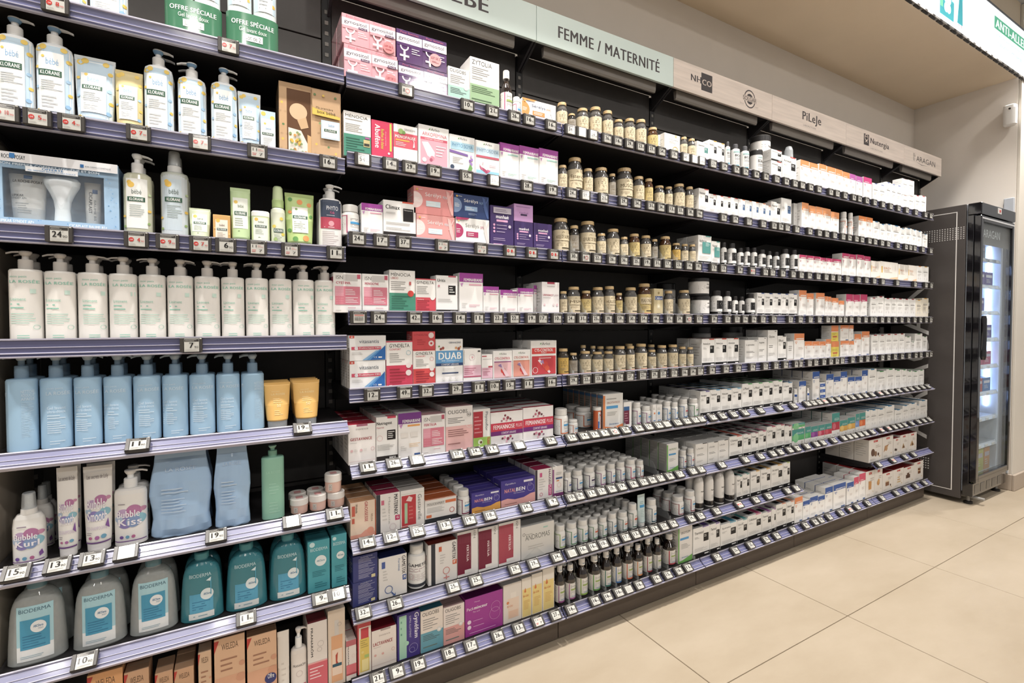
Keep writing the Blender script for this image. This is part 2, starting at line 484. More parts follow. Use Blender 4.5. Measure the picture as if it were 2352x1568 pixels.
# ---------------------------------------------------------------- header signs
def wood_header():
    m = solid_mat('pale_wood_print', 'e6d7cb', .45, spec=.3, noise=.10, nscale=3.2, stretch=(1.2, 1, 22))
    return m
HWOOD = wood_header()
HBLUE = solid_mat('pale_green_print', 'd6e8e3', .4, spec=.35, noise=.02, nscale=3)
DK = '4a4546'
HEAD = {
 2: ('T .455 .30 .7225 .80 %s BÉBÉ' % DK, 'pale green header sign reading BÉBÉ, cut by the top edge'),
 3: ('T .135 .30 .88 .74 %s FEMME / MATERNITÉ' % DK, 'pale green header sign reading FEMME / MATERNITÉ'),
 4: ('T .155 .44 .252 .66 %s NH|r .252 .22 .357 .84 %s;T .260 .42 .350 .62 d8c8bc CO|o .746 .5 .062 .008 %s;c .746 .5 .036 %s;r .672 .40 .82 .60 d6c6ba;t .674 .42 .818 .58 %s SOLGAR|t .64 .22 .68 .30 b5a79d Since|t .80 .22 .84 .30 b5a79d 1947' % ((DK,) * 5), 'wood-look header sign with a dark square logo and a round emblem'),
 5: ('T .378 .34 .631 .80 %s PiLeJe|t .39 .2 .56 .27 8c807a LABORATOIRE' % DK, 'wood-look header sign with one plain wordmark, after the round emblem'),
 6: ('r .28 .30 .365 .82 %s;o .3225 .66 .03 .008 d8c8bc;r .3 .68 .345 .71 d8c8bc;p d8c8bc .318 .56 .327 .56 .345 .40 .3225 .47 .30 .40|T .39 .38 .715 .72 %s Nutergia|t .39 .2 .6 .27 a3978f LABORATOIRE' % (DK, DK), 'wood-look header sign with small dark badge beside its wordmark'),
 7: ('t .31 .38 .82 .66 %s ARAGAN|l .225 .36 .29 .76 6 %s|p %s .30 .34 .45 .24 .62 .30 .45 .27' % (DK, DK, DK), 'short wood-look header sign at the far end, above the fridge'),
}
def header(b):
    x0, x1 = bay_x(b)
    if b == 7: x1 = 4.315
    w = x1 - x0
    t = empty('header_sign', ((x0 + x1) / 2, 1.515, 2.12))
    m = MB(); m.box(-w / 2 + .0008, w / 2 - .0008, 0, .012, 0, .125, 'W', .0008)
    m.build('fascia', HBLUE if b <= 3 else HWOOD, t)
    for dd in HEAD[b][0].split('|'):
        m = MB(); paint(m, dd, lambda x, v, k: ((x - .5) * w, -EPS * k, v * .125), w=w, h=.125)
        m.build('lettering', 'card', t)
    m = MB(); m.box(-w / 2 + .002, w / 2 - .002, .012, .126, .008, .020, 'K', .001)
    m.build('underside', BLACKM, t)
    m = MB(); m.prism([(.028, .008), (.030, -.022), (.034, -.030), (.042, -.030), (.046, .008)], -w / 2 + .05, w / 2 - .075, C('8c857d'))
    m.build('light_valance', 'metal', t)
    for sx in (-1, 1):
        m = MB(); x = sx * (w / 2 - .006)
        pts = [(.0125, .0075), (.121, .0075), (.121, -.06), (.0125, .002)]
        m.prism(pts, x - .004, x + .004, C('1d1c1d'))
        m.build('bracket', BLACKM, t)
    tag(t, HEAD[b][1], 'sign', 'header signs above the shelves')
for b in range(2, 8): header(b)

# ---------------------------------------------------------------- shelves with price rails and price tags
RZ = {1: 1.761, 2: 1.551, 3: 1.340, 4: 1.1295, 5: .919, 6: .712, 7: .507, 8: .317, 9: .122}
SZ = {1: 1.765, 2: 1.530, 3: 1.2975, 4: 1.0635, 5: .835, 6: .601, 7: .386, 8: .116}
def surf_z(bay, row): return (SZ if bay == 1 else RZ)[row]
def tilted(bay, row): return row >= (5 if bay == 1 else 6)
TILT = math.radians(50)
def rail_mesh(w):
    m = MB()
    lip, rec, dk = C('b2b0c2'), C('63658c'), C('4b4d70')  # one plastic: highlight lines painted on as pale lips, grooves coloured darker
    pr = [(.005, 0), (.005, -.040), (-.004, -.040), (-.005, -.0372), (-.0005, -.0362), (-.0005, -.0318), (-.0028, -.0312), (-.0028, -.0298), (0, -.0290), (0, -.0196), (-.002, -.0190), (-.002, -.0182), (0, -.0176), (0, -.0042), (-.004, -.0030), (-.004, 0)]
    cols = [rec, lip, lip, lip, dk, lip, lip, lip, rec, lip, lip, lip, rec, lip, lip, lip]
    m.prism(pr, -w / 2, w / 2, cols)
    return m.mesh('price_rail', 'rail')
_rails = {}
def tag_mesh():
    m = MB(); m.box(-.022, .022, -.011, 0, -.034, 0, '302d2a', .0016)
    m.box(-.0215, -.0145, -.0122, -.0108, -.033, -.001, '3f3b37', .0006)
    m.box(.0165, .0215, -.0122, -.0108, -.033, -.001, '3f3b37', .0006)
    m.box(.0165, .0205, -.0126, -.011, -.0035, -.0015, 'cfcdc6', .0003)
    return m.mesh('price_tag', 'plastic')
TAGM = tag_mesh()
_scr = {}
def screen_mesh(p):
    """p: price in euros; r.. = red promotion, ic = icon, db = two small prices, bc = barcode"""
    if p in _scr: return _scr[p]
    m = MB(); m.box(-.0135, .0155, -.0120, -.0105, -.0325, -.0025, 'c3c2bb', .0005)
    s = lambda x, v, k: (-.0135 + x * .029, -.0121 - EPS * k, -.0325 + v * .030)
    d = 'r .02 .78 .98 .98 3a3734;l .06 .80 .9 .96 2 b0ada6;'
    if p.startswith('r'):
        d += 'c .18 .48 .16 c5332c;t .08 .43 .28 .52 W -2€;T .52 .34 .72 .62 c5332c %s;t .76 .32 .95 .44 c5332c 90;l .06 .06 .6 .2 2 8d8b88' % p[1:]
    elif p == 'ic':
        d += 'o .55 .42 .22 .05 c5332c;r .1 .3 .28 .6 5a5753;l .1 .06 .9 .2 2 8d8b88'
    elif p == 'db':
        d += 't .12 .5 .42 .7 3a3734 11;l .5 .5 .95 .7 2 c5847c;t .6 .14 .85 .34 3a3734 7;l .08 .12 .5 .34 2 c5332c'
    elif p == 'bc':
        d += 'r .08 .62 .92 .74 c58078;' + ';'.join('r %.2f .2 %.2f .52 4a4744' % (.1 + i * .08, .14 + i * .08) for i in range(10))
    elif p == '':
        d += 'l .1 .12 .9 .7 4 9a9892'
    else:
        x0 = .12 if len(p) == 2 else .34
        d += 'T %.2f .30 .64 .70 23211f %s;t .68 .28 .94 .44 4b4845 90;t .68 .62 .73 .7 4b4845 €;l .06 .06 .9 .2 2 a5a39d' % (x0, p)
    paint(m, d, s, w=.029, h=.030)
    _scr[p] = m.mesh('screen', 'screen')
    return _scr[p]
SHELF_WORD = {1: {1: 'top', 2: 'second', 3: 'third', 4: 'fourth', 5: 'fifth', 6: 'sixth', 7: 'seventh', 8: 'bottom'},
              2: {1: 'top', 2: 'second', 3: 'third', 4: 'fourth', 5: 'fifth', 6: 'sixth', 7: 'seventh', 8: 'eighth', 9: 'bottom'}}
def shelf_word(bay, row): return SHELF_WORD[1 if bay == 1 else 2][row]
SHELVES = {}
def shelf(bay, row):
    x0, x1 = bay_x(bay); w = x1 - x0 - .006; z = surf_z(bay, row)
    t = empty('shelf', ((x0 + x1) / 2, 1.362, z))
    m = MB(); m.box(-w / 2, w / 2, .001, YB - 1.362 - .008, -.022, 0, 'K', .001)
    m.build('board', BLACKM, t)
    for sx in (-1, 1):
        m = MB(); x = sx * (w / 2 - .004)
        m.prism([(.02, -.0225), (YB - 1.362 - .006, -.0225), (YB - 1.362 - .006, -.06), (.02, -.028)], x - .0015, x + .0015, C('1d1c1d'))
        m.build('bracket', BLACKM, t)
    key = round(w, 4)
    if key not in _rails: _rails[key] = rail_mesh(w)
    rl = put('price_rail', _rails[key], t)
    if tilted(bay, row):
        rl.location = (0, 0, .002); rl.rotation_euler = (-TILT, 0, 0)
    else:
        rl.location = (0, -.0045, .007)
    tag(t, 'black shelf with clear price rail, %s shelf of the %s bay' % (shelf_word(bay, row), ORD[bay]), 'shelf', 'shelves of the wall shelving')
    SHELVES[(bay, row)] = t
    return t
for b in range(1, 7):
    for r in range(1, 9 if b == 1 else 10):
        if (b, r) == (5, 8): continue
        shelf(b, r)
def price_tags(row, px, left=False):
    """px: 'x:price' pairs along one row"""
    for it in px.split():
        x, p = it.split(':')
        bay1 = left; z = surf_z(1 if bay1 else 2, row)
        tl = tilted(1 if bay1 else 2, row)
        Y = D - (.02 if tl else .004); sy = 735
        for _ in range(3):
            X = aty(float(x), sy, Y).x
            pr = Vector((X, Y, z - .015)) - CAM
            sy = CYP - FPX * pr.dot(UP) / pr.dot(FW)
        bay = 1 if bay1 else max(2, min(6, int((X - XJ) / BW) + 2))
        t = SHELVES.get((bay, row))
        if not t: continue
        o = put('price_tag', TAGM, t)
        s = put('screen', screen_mesh(p), o)
        lx = X - t.location.x
        x0, x1 = bay_x(bay); lim = (x1 - x0) / 2 - .026
        lx = max(-lim, min(lim, lx))
        if tl:
            o.rotation_euler = (-TILT, 0, 0)
            o.location = (lx, -.0022 - .0065 * math.cos(TILT), .002 - .0022 + .0065 * math.sin(TILT))
        else:
            o.location = (lx, -.0095, .005)
# ---------------------------------------------------------------- kinds of product
# every builder returns the product standing at the origin, its base centred, its front towards -y
YF = 1.374                                   # front line of the products on the shelves
def carton(w, d, h, col, dsl, top=None, side=None, topdsl='', sidedsl='', mat='card', name='carton'):
    m = MB()
    F = {}
    if top: F['top'] = top
    if side: F['left'] = F['right'] = side
    m.box(-w / 2, w / 2, 0, d, 0, h, col, .0008, F)
    m.box(-w / 2 + .001, w / 2 - .001, d * .42, d * .42 + .0006, h - .0001, h + .0001, 'b5b1aa' if not top else 'K')
    paint(m, dsl, front_face(w, h), w=w, h=h)
    if topdsl: paint(m, topdsl, top_face(w, d, h), w=w, h=d)
    paint(m, sidedsl or 'l .12 .25 .85 .85 6 c9c6c1', left_face(w, d, h), w=d, h=h)
    me = m.mesh(name, mat)
    me.transform(Matrix.Translation((0, -d / 2, 0)))
    return me
def part(root, name, m, mat): return m.build(name, mat, root)

def jar(root, a, h, lid='d6b67e', glass='3b3936', label='d8c8a2', text='', accent='d4674a', lo=.04, hi=.66):
    """glass supplement jar with a metal lid and a wrapped paper label"""
    g = [(0, a * .93, a * .93, glass), (h * .015, a, a, glass), (h * .69, a, a, glass), (h * .74, a * .975, a * .975, glass), (h * .80, a * .86, a * .86, glass), (h * .84, a * .74, a * .74, glass), (h * .90, a * .72, a * .72, glass)]
    m = MB(); m.loft(g, 26); part(root, 'glass', m, 'darkglass')
    m = MB(); r = a * .80
    m.loft([(h * .895, r * .99, r * .99, lid), (h * .90, r * 1.03, r * 1.03, lid), (h * .915, r * 1.03, r * 1.03, lid), (h * .92, r, r, lid), (h * .985, r, r, lid), (h, r * .94, r * .94, lid)], 26)
    part(root, 'lid', m, 'gold')
    m = MB(); b = a * 1.006
    m.loft([(h * lo, b, b, label), (h * hi, b, b, label)], 26)
    pf = [(0, b, b, label), (h, b, b, label)]
    d = 'o .42 .575 .045 .014 9a8a62;l .16 .44 .72 .54 2 6b5d40;l .2 .33 .66 .42 3 8d7d5c;r .36 .13 .74 .16 4a3f2c;r -.2 .05 1.1 .075 %s;l .16 .20 .6 .30 3 a8987a;l -.5 .16 .06 .56 11 b09f7c' % accent
    if text: d += ';r .1 .36 .78 .56 e3d3ae;t .14 .41 .74 .51 5a4a2a %s' % text
    paint(m, d, cyl_face(b, h), True, math.pi * b, h)
    part(root, 'label', m, 'card')

def pill_bottle(root, a, h, body='f1f0ec', cap='eeece7', dsl='', lab=True, caph=.24, sh=.78, ribs=True):
    z1 = h * (1 - caph)
    pf = [(0, a * .9, a * .9, body), (h * .02, a, a, body), (z1 * .86, a, a, body), (z1 * .95, a * .93, a * .93, body), (z1 * .985, a * sh, a * sh, body), (z1, a * sh, a * sh, body)]
    m = MB(); m.loft(pf, 24); part(root, 'body', m, 'plastic')
    r = a * (sh + .1)
    m = MB(); m.loft([(z1 + .0004, r, r, cap), (h * .965, r * .99, r * .99, cap), (h * .985, r * .94, r * .94, cap), (h, r * .80, r * .80, cap)], 28)
    if ribs:
        for k in range(28):
            an = 2 * math.pi * k / 28; c, s = math.cos(an), math.sin(an)
            p = []
            for q in (-.05, .05):
                p += [(r * 1.012 * math.cos(an + q), r * 1.012 * math.sin(an + q), z1 + h * .01), (r * 1.002 * math.cos(an + q), r * 1.002 * math.sin(an + q), h * .95)]
            m.add([p[0], p[2], p[3], p[1]], [(0, 1, 2, 3)], C(cap))
    part(root, 'cap', m, 'plastic')
    if lab:
        m = MB(); b = a * 1.008
        m.loft([(h * .05, b, b, 'f4f3ef'), (z1 * .84, b, b, 'f4f3ef')], 24)
        paint(m, dsl, cyl_face(b, h), True, math.pi * b, h)
        part(root, 'label', m, 'card')

def frame_print(col, pill='3d9fd8'):
    """coloured L-shaped frame with a blue name bar"""
    return 'l -.22 .14 .26 .60 10 a6a4a0;r .30 .09 .335 .62 %s;r -.25 .61 .335 .632 %s;r .30 .065 .95 .105 %s;r .44 .36 .92 .43 %s;l .44 .46 .86 .55 2 8d8b88;l .44 .24 .90 .34 2 b5b3af;t .48 .14 .88 .19 3d7fb8 therascience' % (col, col, col, pill)
def square_print(tone='K'):
    return 'r .24 .28 .70 .60 %s;l .28 .32 .66 .57 4 W;r -.3 .08 1.2 .17 %s;r .3 .105 .5 .14 W;l -.3 .24 .18 .6 7 b5b3af' % (tone, tone)

def syrup(root, a, h, col):
    gl = '241a15'
    pf = [(0, a * .9, a * .9, gl), (h * .015, a, a, gl), (h * .52, a, a, gl), (h * .60, a * .94, a * .94, gl), (h * .70, a * .66, a * .66, gl), (h * .76, a * .44, a * .44, gl), (h * .82, a * .42, a * .42, gl)]
    m = MB(); m.loft(pf, 24); part(root, 'glass', m, 'darkglass')
    r = a * .56
    m = MB(); m.loft([(h * .822, r, r, 'ece9e3'), (h * .985, r * .97, r * .97, 'ece9e3'), (h, r * .85, r * .85, 'ece9e3')], 22)
    paint(m, 't .38 .86 .62 .90 3d7fb8 thera', loft_face([(0, r, r, 'W'), (h, r, r, 'W')], 2 * a, h), True, 2 * a, h)
    part(root, 'cap', m, 'plastic')
    m = MB(); b = a * 1.008
    m.loft([(h * .05, b, b, 'e6e2da'), (h * .50, b, b, 'e6e2da')], 24)
    paint(m, 'l -.2 .12 .2 .46 8 a6a4a0;r .24 .08 .285 .495 %s;r .24 .055 .95 .095 %s;r .36 .30 .80 .345 9cb35a;l .36 .37 .8 .45 3 8d8b88;l .36 .2 .8 .28 3 b5b3af;t .4 .12 .8 .155 3d7fb8 therascience' % (col, col), cyl_face(b, h), True, math.pi * b, h)
    part(root, 'label', m, 'card')

def pump(root, z, r, col, head=None, ang=0.0, size=1.0, under=None, mat='plastic'):
    """collar, stem and a spouted pump head"""
    head = head or col
    m = MB(); m.loft([(z, r, r, col), (z + .018 * size, r, r, col), (z + .0195 * size, r * .9, r * .9, col)], 24)
    for k in range(3): m.loft([(z + (.004 + .004 * k) * size, r * 1.02, r * 1.02, col), (z + (.0055 + .004 * k) * size, r * 1.02, r * 1.02, col)], 24)
    part(root, 'collar', m, mat)
    m = MB(); z2 = z + .0195 * size
    m.loft([(z2, r * .5, r * .5, col), (z2 + .008 * size, r * .48, r * .48, col)], 16)
    z3 = z2 + .008 * size
    m.loft([(z3, r * .62, r * .62, under or head), (z3 + .004 * size, r * .82, r * .82, under or head), (z3 + .0062 * size, r * .92, r * .92, head), (z3 + .009 * size, r * .86, r * .86, head), (z3 + .0105 * size, r * .5, r * .5, head)], 20)
    c, s = math.cos(ang), math.sin(ang)
    L = r * 2.5
    secs = [(0, .42, .0085, .004), (.35, .38, .0090, .0035), (.7, .28, .0080, .003), (1.0, .2, .0050, .003)]
    ring = []
    for t, hw, zt, th in secs:
        X, Y = c * L * t, s * L * t; nx, ny = -s * r * hw, c * r * hw
        zz = z3 + zt * size
        ring.append([(X + nx, Y + ny, zz), (X - nx, Y - ny, zz), (X - nx, Y - ny, zz - th * size), (X + nx, Y + ny, zz - th * size)])
    for k in range(3):
        m.add(ring[k] + ring[k + 1], [(i, (i + 1) % 4, 4 + (i + 1) % 4, 4 + i) for i in range(4)], C(head))
    m.add(ring[0], [(0, 1, 2, 3)], C(head)); m.add(ring[3], [(3, 2, 1, 0)], C(head))
    part(root, 'pump_head', m, mat)

def oval_bottle(root, a, h, k=.5, e=2.6, body='f0eee9', dsl='', neck=.35, shoulder=.05, mat='plastic', taper=1.0, name='body', labelmat='card'):
    b = a * k
    pf = [(0, a * .95, b * .92, body), (h * .012, a, b, body), (h * (1 - shoulder), a * taper, b * taper, body), (h * (1 - shoulder * .35), a * .93 * taper, b * .9 * taper, body), (h * .995, a * .72 * taper, b * .74 * taper, body), (h, a * neck, min(b * .9, a * neck), body)]
    m = MB(); m.loft(pf, 36, e); part(root, name, m, mat)
    if dsl:
        m = MB(); paint(m, dsl, loft_face(pf, 2 * a, h, e), True, 2 * a, h); part(root, 'label', m, labelmat)
    return pf

def squeeze_tube(root, a, h, col, dsl, capcol='f0eee9', k=.42, caph=.12, top=1.12, capmat='plastic', mat='plastic', crimp=None):
    """tube standing on its cap, flat crimp at the top"""
    b = a * k * 2
    z1 = h * caph
    m = MB(); m.loft([(0, a * .84, b * .86, capcol), (h * .01, a * .88, b * .9, capcol), (z1, a * .90, b * .92, capcol)], 28); part(root, 'cap', m, capmat)
    pf = [(z1 + .0004, a * .93, b * .95, col), (z1 + h * .03, a * .96, b, col), (h * .5, a * (1 + (top - 1) * .45), b * .66, col), (h * .93, a * (1 + (top - 1) * .93), b * .12, col), (h * .945, a * top, .0012, crimp or col), (h, a * top, .0010, crimp or col)]
    m = MB(); m.loft(pf, 36); part(root, 'body', m, mat)
    if dsl:
        m = MB(); paint(m, dsl, loft_face(pf, 2 * a, h), True, 2 * a, h); part(root, 'print', m, 'card')

def tub(root, a, h, body='e9e8e4', lid='2a292a', dsl='', base=None):
    m = MB(); m.loft([(0, a * .97, a * .97, base or body), (h * .02, a, a, base or body), (h * .12, a, a, body), (h * .80, a, a, body), (h * .805, a * .93, a * .93, body)], 30); part(root, 'body', m, 'plastic')
    m = MB(); m.loft([(h * .808, a * 1.03, a * 1.03, lid), (h * .97, a * 1.03, a * 1.03, lid), (h, a * .96, a * .96, lid)], 30)
    part(root, 'lid', m, 'plastic')
    if dsl:
        m = MB(); b = a * 1.006
        m.loft([(h * .13, b, b, 'eceae6'), (h * .76, b, b, 'eceae6')], 30)
        paint(m, dsl, loft_face([(0, b, b, 'W'), (h, b, b, 'W')], 2 * b, h), True, 2 * b, h); part(root, 'label', m, 'card')

# ---------------------------------------------------------------- laying products out along a shelf
ROW = []; CUR = [2, 1]; BASE = [0.0]
CNT = {}; GAPS = {}
PRUNE = set('''5.6.9.1 5.6.9.2 5.6.11.1 5.6.11.2 5.6.12.2 5.9.1.2 5.9.2.1 5.9.2.2 5.9.3.2 6.8.2.1 6.8.2.2 6.8.3.1 6.8.3.2 6.8.4.2 6.8.5.2 6.9.2.1 6.9.2.2 6.9.3.1 6.9.3.2 6.9.4.2 6.9.5.2 6.9.6.2 2.5.4.1 2.8.7.1 2.8.8.1 2.9.2.2 2.9.3.2 2.9.4.2 2.9.5.2 2.9.6.2 2.9.8.1 2.9.9.1 2.9.10.1 4.5.10.1 5.6.5.1 5.6.6.1 5.6.7.1 5.7.1.1 5.7.3.1 5.7.8.1 5.7.8.2 5.7.8.3 5.7.9.3 1.8.6.2 2.1.3.1 2.1.4.1 3.6.8.4 3.7.1.3 3.7.1.4 3.7.1.5 6.5.1.1 6.5.2.1 6.5.6.1 6.5.7.1 6.5.9.1 6.6.2.2 6.6.2.3 6.6.4.3 6.6.6.1 6.6.6.2 6.6.6.3 6.6.7.3 6.7.4.1 6.7.4.2 6.7.4.3 6.7.7.1 6.7.7.2 6.7.7.3 4.5.9.1 4.8.6.3 4.8.7.3 4.8.8.3 4.8.9.3 4.8.10.2 4.8.10.3 4.9.1.1 4.9.1.2 4.9.2.2 4.9.3.2 4.9.4.2 4.9.5.2 4.9.6.2 4.9.7.2 4.9.8.2 4.9.9.2'''.split())     # back-row copies that stay out of sight behind the others
def short(lb):
    for a, b in ((' standing on its cap', ''), (' from left', ''), (' turned backwards', '')):
        if len(lb.split()) > 16: lb = lb.replace(a, b)
    return lb
def row(bay, r):
    flush(); CUR[0], CUR[1] = bay, r
def item(kind, x0, x1, yt, desc, build, name, cat, n=1, dy=0.0, ratio=None, depth=.05, on=False, rz=0.0, gap=.003, grp=None, keep=False):
    """one facing: x0, x1 its edges and yt its top in the photograph; n products one behind the other"""
    ROW.append(dict(kind=kind, x0=x0, x1=x1, yt=yt, desc=desc, build=build, name=name, cat=cat, n=n, dy=dy, ratio=ratio, depth=depth, on=on, rz=rz, gap=gap, grp=grp, keep=keep, bay=CUR[0], row=CUR[1]))
def flush():
    rows = ROW[:]; ROW.clear()
    for it in rows:
        z = surf_z(it['bay'], it['row'])
        yf = YF + it['dy']
        ym = (it['yt'] + 40)
        if it['kind'] == 'box':
            it['X0'] = aty(it['x0'], ym, yf).x; it['X1'] = aty(it['x1'], ym, yf).x
            it['zt'] = aty(it['x0'], it['yt'], yf).z
        else:
            k = it['ratio'] or 1.0
            a = .03
            for _ in range(4):
                yc = yf + a * k
                A, B_ = aty(it['x0'], ym, yc).x, aty(it['x1'], ym, yc).x
                th = math.atan2((A + B_) / 2, yc)
                a = .5 * (B_ - A) * math.cos(th) / math.sqrt(math.cos(th) ** 2 + (k * math.sin(th)) ** 2)
            xc = (A + B_) / 2
            it['a'] = a; it['X0'], it['X1'] = xc - a, xc + a
            it['zt'] = aty((it['x0'] + it['x1']) / 2, it['yt'], yc).z
            it['depth'] = 2 * a * k
    # neighbours standing side by side share the space between them
    last = {}
    for it in rows:
        if it['on']: continue
        lay = round(it['dy'] / .06); prev = last.get(lay)
        G = .0026 if prev and prev['kind'] == it['kind'] == 'round' else .0008
        if prev and it['X0'] < prev['X1'] + G and not (it['dy'] - prev['dy'] > prev['depth'] + .002 or prev['dy'] - it['dy'] > it['depth'] + .002):
            ov = prev['X1'] + G - it['X0']
            if it['kind'] == 'box' and prev['kind'] == 'box':
                prev['X1'] -= ov / 2; it['X0'] += ov / 2
            elif it['kind'] == 'box': it['X0'] += ov
            elif prev['kind'] == 'box': prev['X1'] -= ov
            else: it['X0'] += ov; it['X1'] += ov
        last[lay] = it
        if prev and lay == 0: GAPS.setdefault(it['row'] if it['bay'] > 1 else -1, []).append(((prev['X1'] + it['X0']) / 2, it['X0'] - prev['X1']))
    base = None
    for it in rows:
        z = surf_z(it['bay'], it['row'])
        key = (it['bay'], it['row'])
        if it['on']: z0 = base
        else: z0 = z + .0004
        h = max(.02, it['zt'] - z0); w = it['X1'] - it['X0']
        base = z0 + h + .0006
        xc = (it['X0'] + it['X1']) / 2
        bay = max(2, min(6, int((xc - XJ) / BW) + 2)) if it['bay'] > 1 else 1
        key = (bay, it['row']); CNT[key] = CNT.get(key, 0) + 1
        yc = YF + it['dy'] + it['depth'] / 2
        loc = (xc, yc, z0)
        if it['kind'] == 'box':
            o = put(it['name'], it['build'](w - .0008, it['depth'], h), None, loc, it['rz'])
            if 'fill' in it: it['fill'](o, w - .0008, it['depth'], h)
        else:
            o = empty(it['name'], loc, it['rz']); it['build'](o, it['a'], h)
        place = '%s shelf, %s bay' % (shelf_word(bay, it['row']), ORD[bay])
        g = it['grp'] or '%s on the %s shelf of the %s bay' % (it['cat'], shelf_word(bay, it['row']), ORD[bay])
        tag(o, short('%s, %s from left, %s' % (it['desc'], ORD[CNT[key]], place)), it['cat'], g)
        room = YB - .012 - (YF + it['dy'])
        n = min(it['n'], int(room / (it['depth'] + it['gap'])))
        eye = 3 if bay == 1 else 4                # above eye level the back rows cannot be seen
        if it['row'] <= eye: n = min(n, 2 if (bay == 1 or it['keep']) else 1)
        elif it['row'] == eye + 1: n = min(n, 4 if it['keep'] else 2)
        for k in range(1, n):
            if '%d.%d.%d.%d' % (bay, it['row'], CNT[key], k) in PRUNE: continue
            c = dup(o, (xc, yc + k * (it['depth'] + it['gap']), z0))
            lb = '%s, %s behind the %s from left, %s' % (it['desc'], ORD[k], ORD[CNT[key]], place)
            if len(lb.split()) > 16: lb = '%s queued %s behind the %s from left, %s' % (it['name'].replace('_', ' '), ORD[k], ORD[CNT[key]], place)
            tag(c, lb)

def B(x0, x1, yt, col, dsl, desc, d=.05, n=1, dy=0.0, on=False, top=None, side=None, topdsl='', sidedsl='', mat='card', rz=0.0, name='carton', cat='box', keep=False):
    item('box', x0, x1, yt, desc, lambda w, dd, h: carton(w, dd, h, col, dsl, top, side, topdsl, sidedsl, mat, name), name, cat, n, dy, None, d, on, rz, keep=keep)
def R(x0, x1, yt, desc, fn, name, cat='bottle', ratio=None, n=1, dy=0.0, on=False, rz=0.0, gap=.002):
    item('round', x0, x1, yt, desc, fn, name, cat, n, dy, ratio, .05, on, rz, gap)

# families of cartons that repeat along the shelves
def sq_dsl(nm, acc='c8433a', tone='K', base='K'):
    return 'r .62 .48 .93 .75 %s;l .66 .62 .88 .72 2 W;%sr .55 .965 .93 1 %s;r 0 0 1 .13 %s;r .68 .045 .93 .085 W;l .08 .18 .9 .31 4 c4c2be;l .08 .62 .4 .70 2 b0aeaa' % (tone, ('t .08 .77 .62 .86 2c2a2a %s;' % nm) if nm else '', acc, base)
def NH(x0, x1, yt, nm='', acc='c8433a', tone='K', d=.055, n=1, dy=0.0, on=False, base='K', desc='white carton with black square', keep=False):
    B(x0, x1, yt, 'efeeea', sq_dsl(nm, acc, tone, base), desc, d, n, dy, on, topdsl='r .2 .2 .6 .75 2a2829;r .66 .05 .95 .95 %s' % acc, name='supplement_carton', keep=keep)
def PJ(x0, x1, yt, col, desc, nm='', d=.05, n=1, dy=0.0, on=False, band=.76, acc=None):
    acc = acc or col
    B(x0, x1, yt, 'f2f0ec', 'r 0 %.2f 1 1 %s;%sl .16 %.2f .95 %.2f 1 W;p %s .08 .70 .30 .70 .19 .60;p f2f0ec .13 .685 .25 .685 .19 .63;l .42 .40 .92 .50 3 c9b7b0;l .15 .14 .9 .24 3 d2d0cc;r .62 .025 .93 .075 3a5c94' % (band, col, ('T .22 %.2f .96 %.2f W %s;' % (band + .015, band + .075, nm)) if nm else '', band + .02, band + .075, acc), desc, d, n, dy, on, name='banded_carton')
def NU(x0, x1, yt, acc, desc='plain white carton with small coloured tab', d=.05, n=1, dy=0.0, on=False, col='efeeea', txt='8c8a86'):
    B(x0, x1, yt, col, 'r .32 .955 .72 1 %s;r .16 .64 .80 .675 %s;l .18 .70 .7 .76 1 c9c7c2;c .3 .28 .07 e0ddd8;c .68 .28 .07 e0ddd8;l .2 .42 .78 .56 3 d5d3ce;r .1 .03 .9 .05 %s' % (acc, txt, 'dcd6cf'), desc, d, n, dy, on, topdsl='r .3 0 .7 1 %s' % acc, name='plain_carton')
# ---------------------------------------------------------------- second bay
def half(o, bd, tx, pill, plus=True):
    """one of the two shrink-wrapped cartons of a double pack"""
    x = lambda v: '%.3f' % (o + v * .5)
    s = 'r %s .60 %s .86 efeaee;t %s .66 %s .81 %s gynositol;' % (x(.0), x(.99), x(.08), x(.88), tx)
    if plus: s += 'r %s .58 %s .655 %s;t %s .595 %s .64 W PLUS;' % (x(.60), x(.92), pill, x(.64), x(.88))
    s += 'o %s .50 .085 .026 f0e6ea;r %s .51 %s .60 %s;r %s .06 %s .38 f0e6ea;r %s .17 %s .235 f0e6ea;' % (x(.30), x(.02), x(.56), bd, x(.26), x(.34), x(.12), x(.48))
    s += 'l %s .30 %s .50 3 f6eef0;t %s .895 %s .955 c86a7c Pour femmes;' % (x(.58), x(.96), x(.15), x(.85))
    return s
gp = half(0, 'e6a6b0', '5a4a5c', '6b4a70') + half(.5, 'e6a6b0', '5a4a5c', '6b4a70') + 'r .498 0 .502 1 cf8f9b;c .86 .22 .11 e58f92;T .78 .22 .94 .29 a03848 LOT DE 2;l .8 .12 .92 .18 2 a03848'
gu = half(0, '5d3c70', '5a4a5c', '6b4a70', False) + half(.5, '5d3c70', '5a4a5c', '6b4a70', False) + 'r .498 0 .502 1 47295a;c .76 .32 .12 e9a3a6;T .67 .33 .85 .41 7a2f4a LOT DE 2;l .69 .22 .83 .28 2 7a2f4a'
row(2, 1)
B(790, 914, 98, 'e6a6b0', gp, 'pink shrink-wrapped double pack, lower of two', .075, 2, mat='film', keep=True, top='e9aeb8', name='double_pack')
B(785, 908.5, 27.6, 'e6a6b0', gp, 'pink shrink-wrapped double pack, upper of two', .075, 2, on=True, mat='film', keep=True, top='e9aeb8', name='double_pack')
B(915.5, 1028, 140, '5d3c70', gu, 'purple shrink-wrapped double pack, lower of two', .075, 2, mat='film', keep=True, top='8d5c88', name='double_pack')
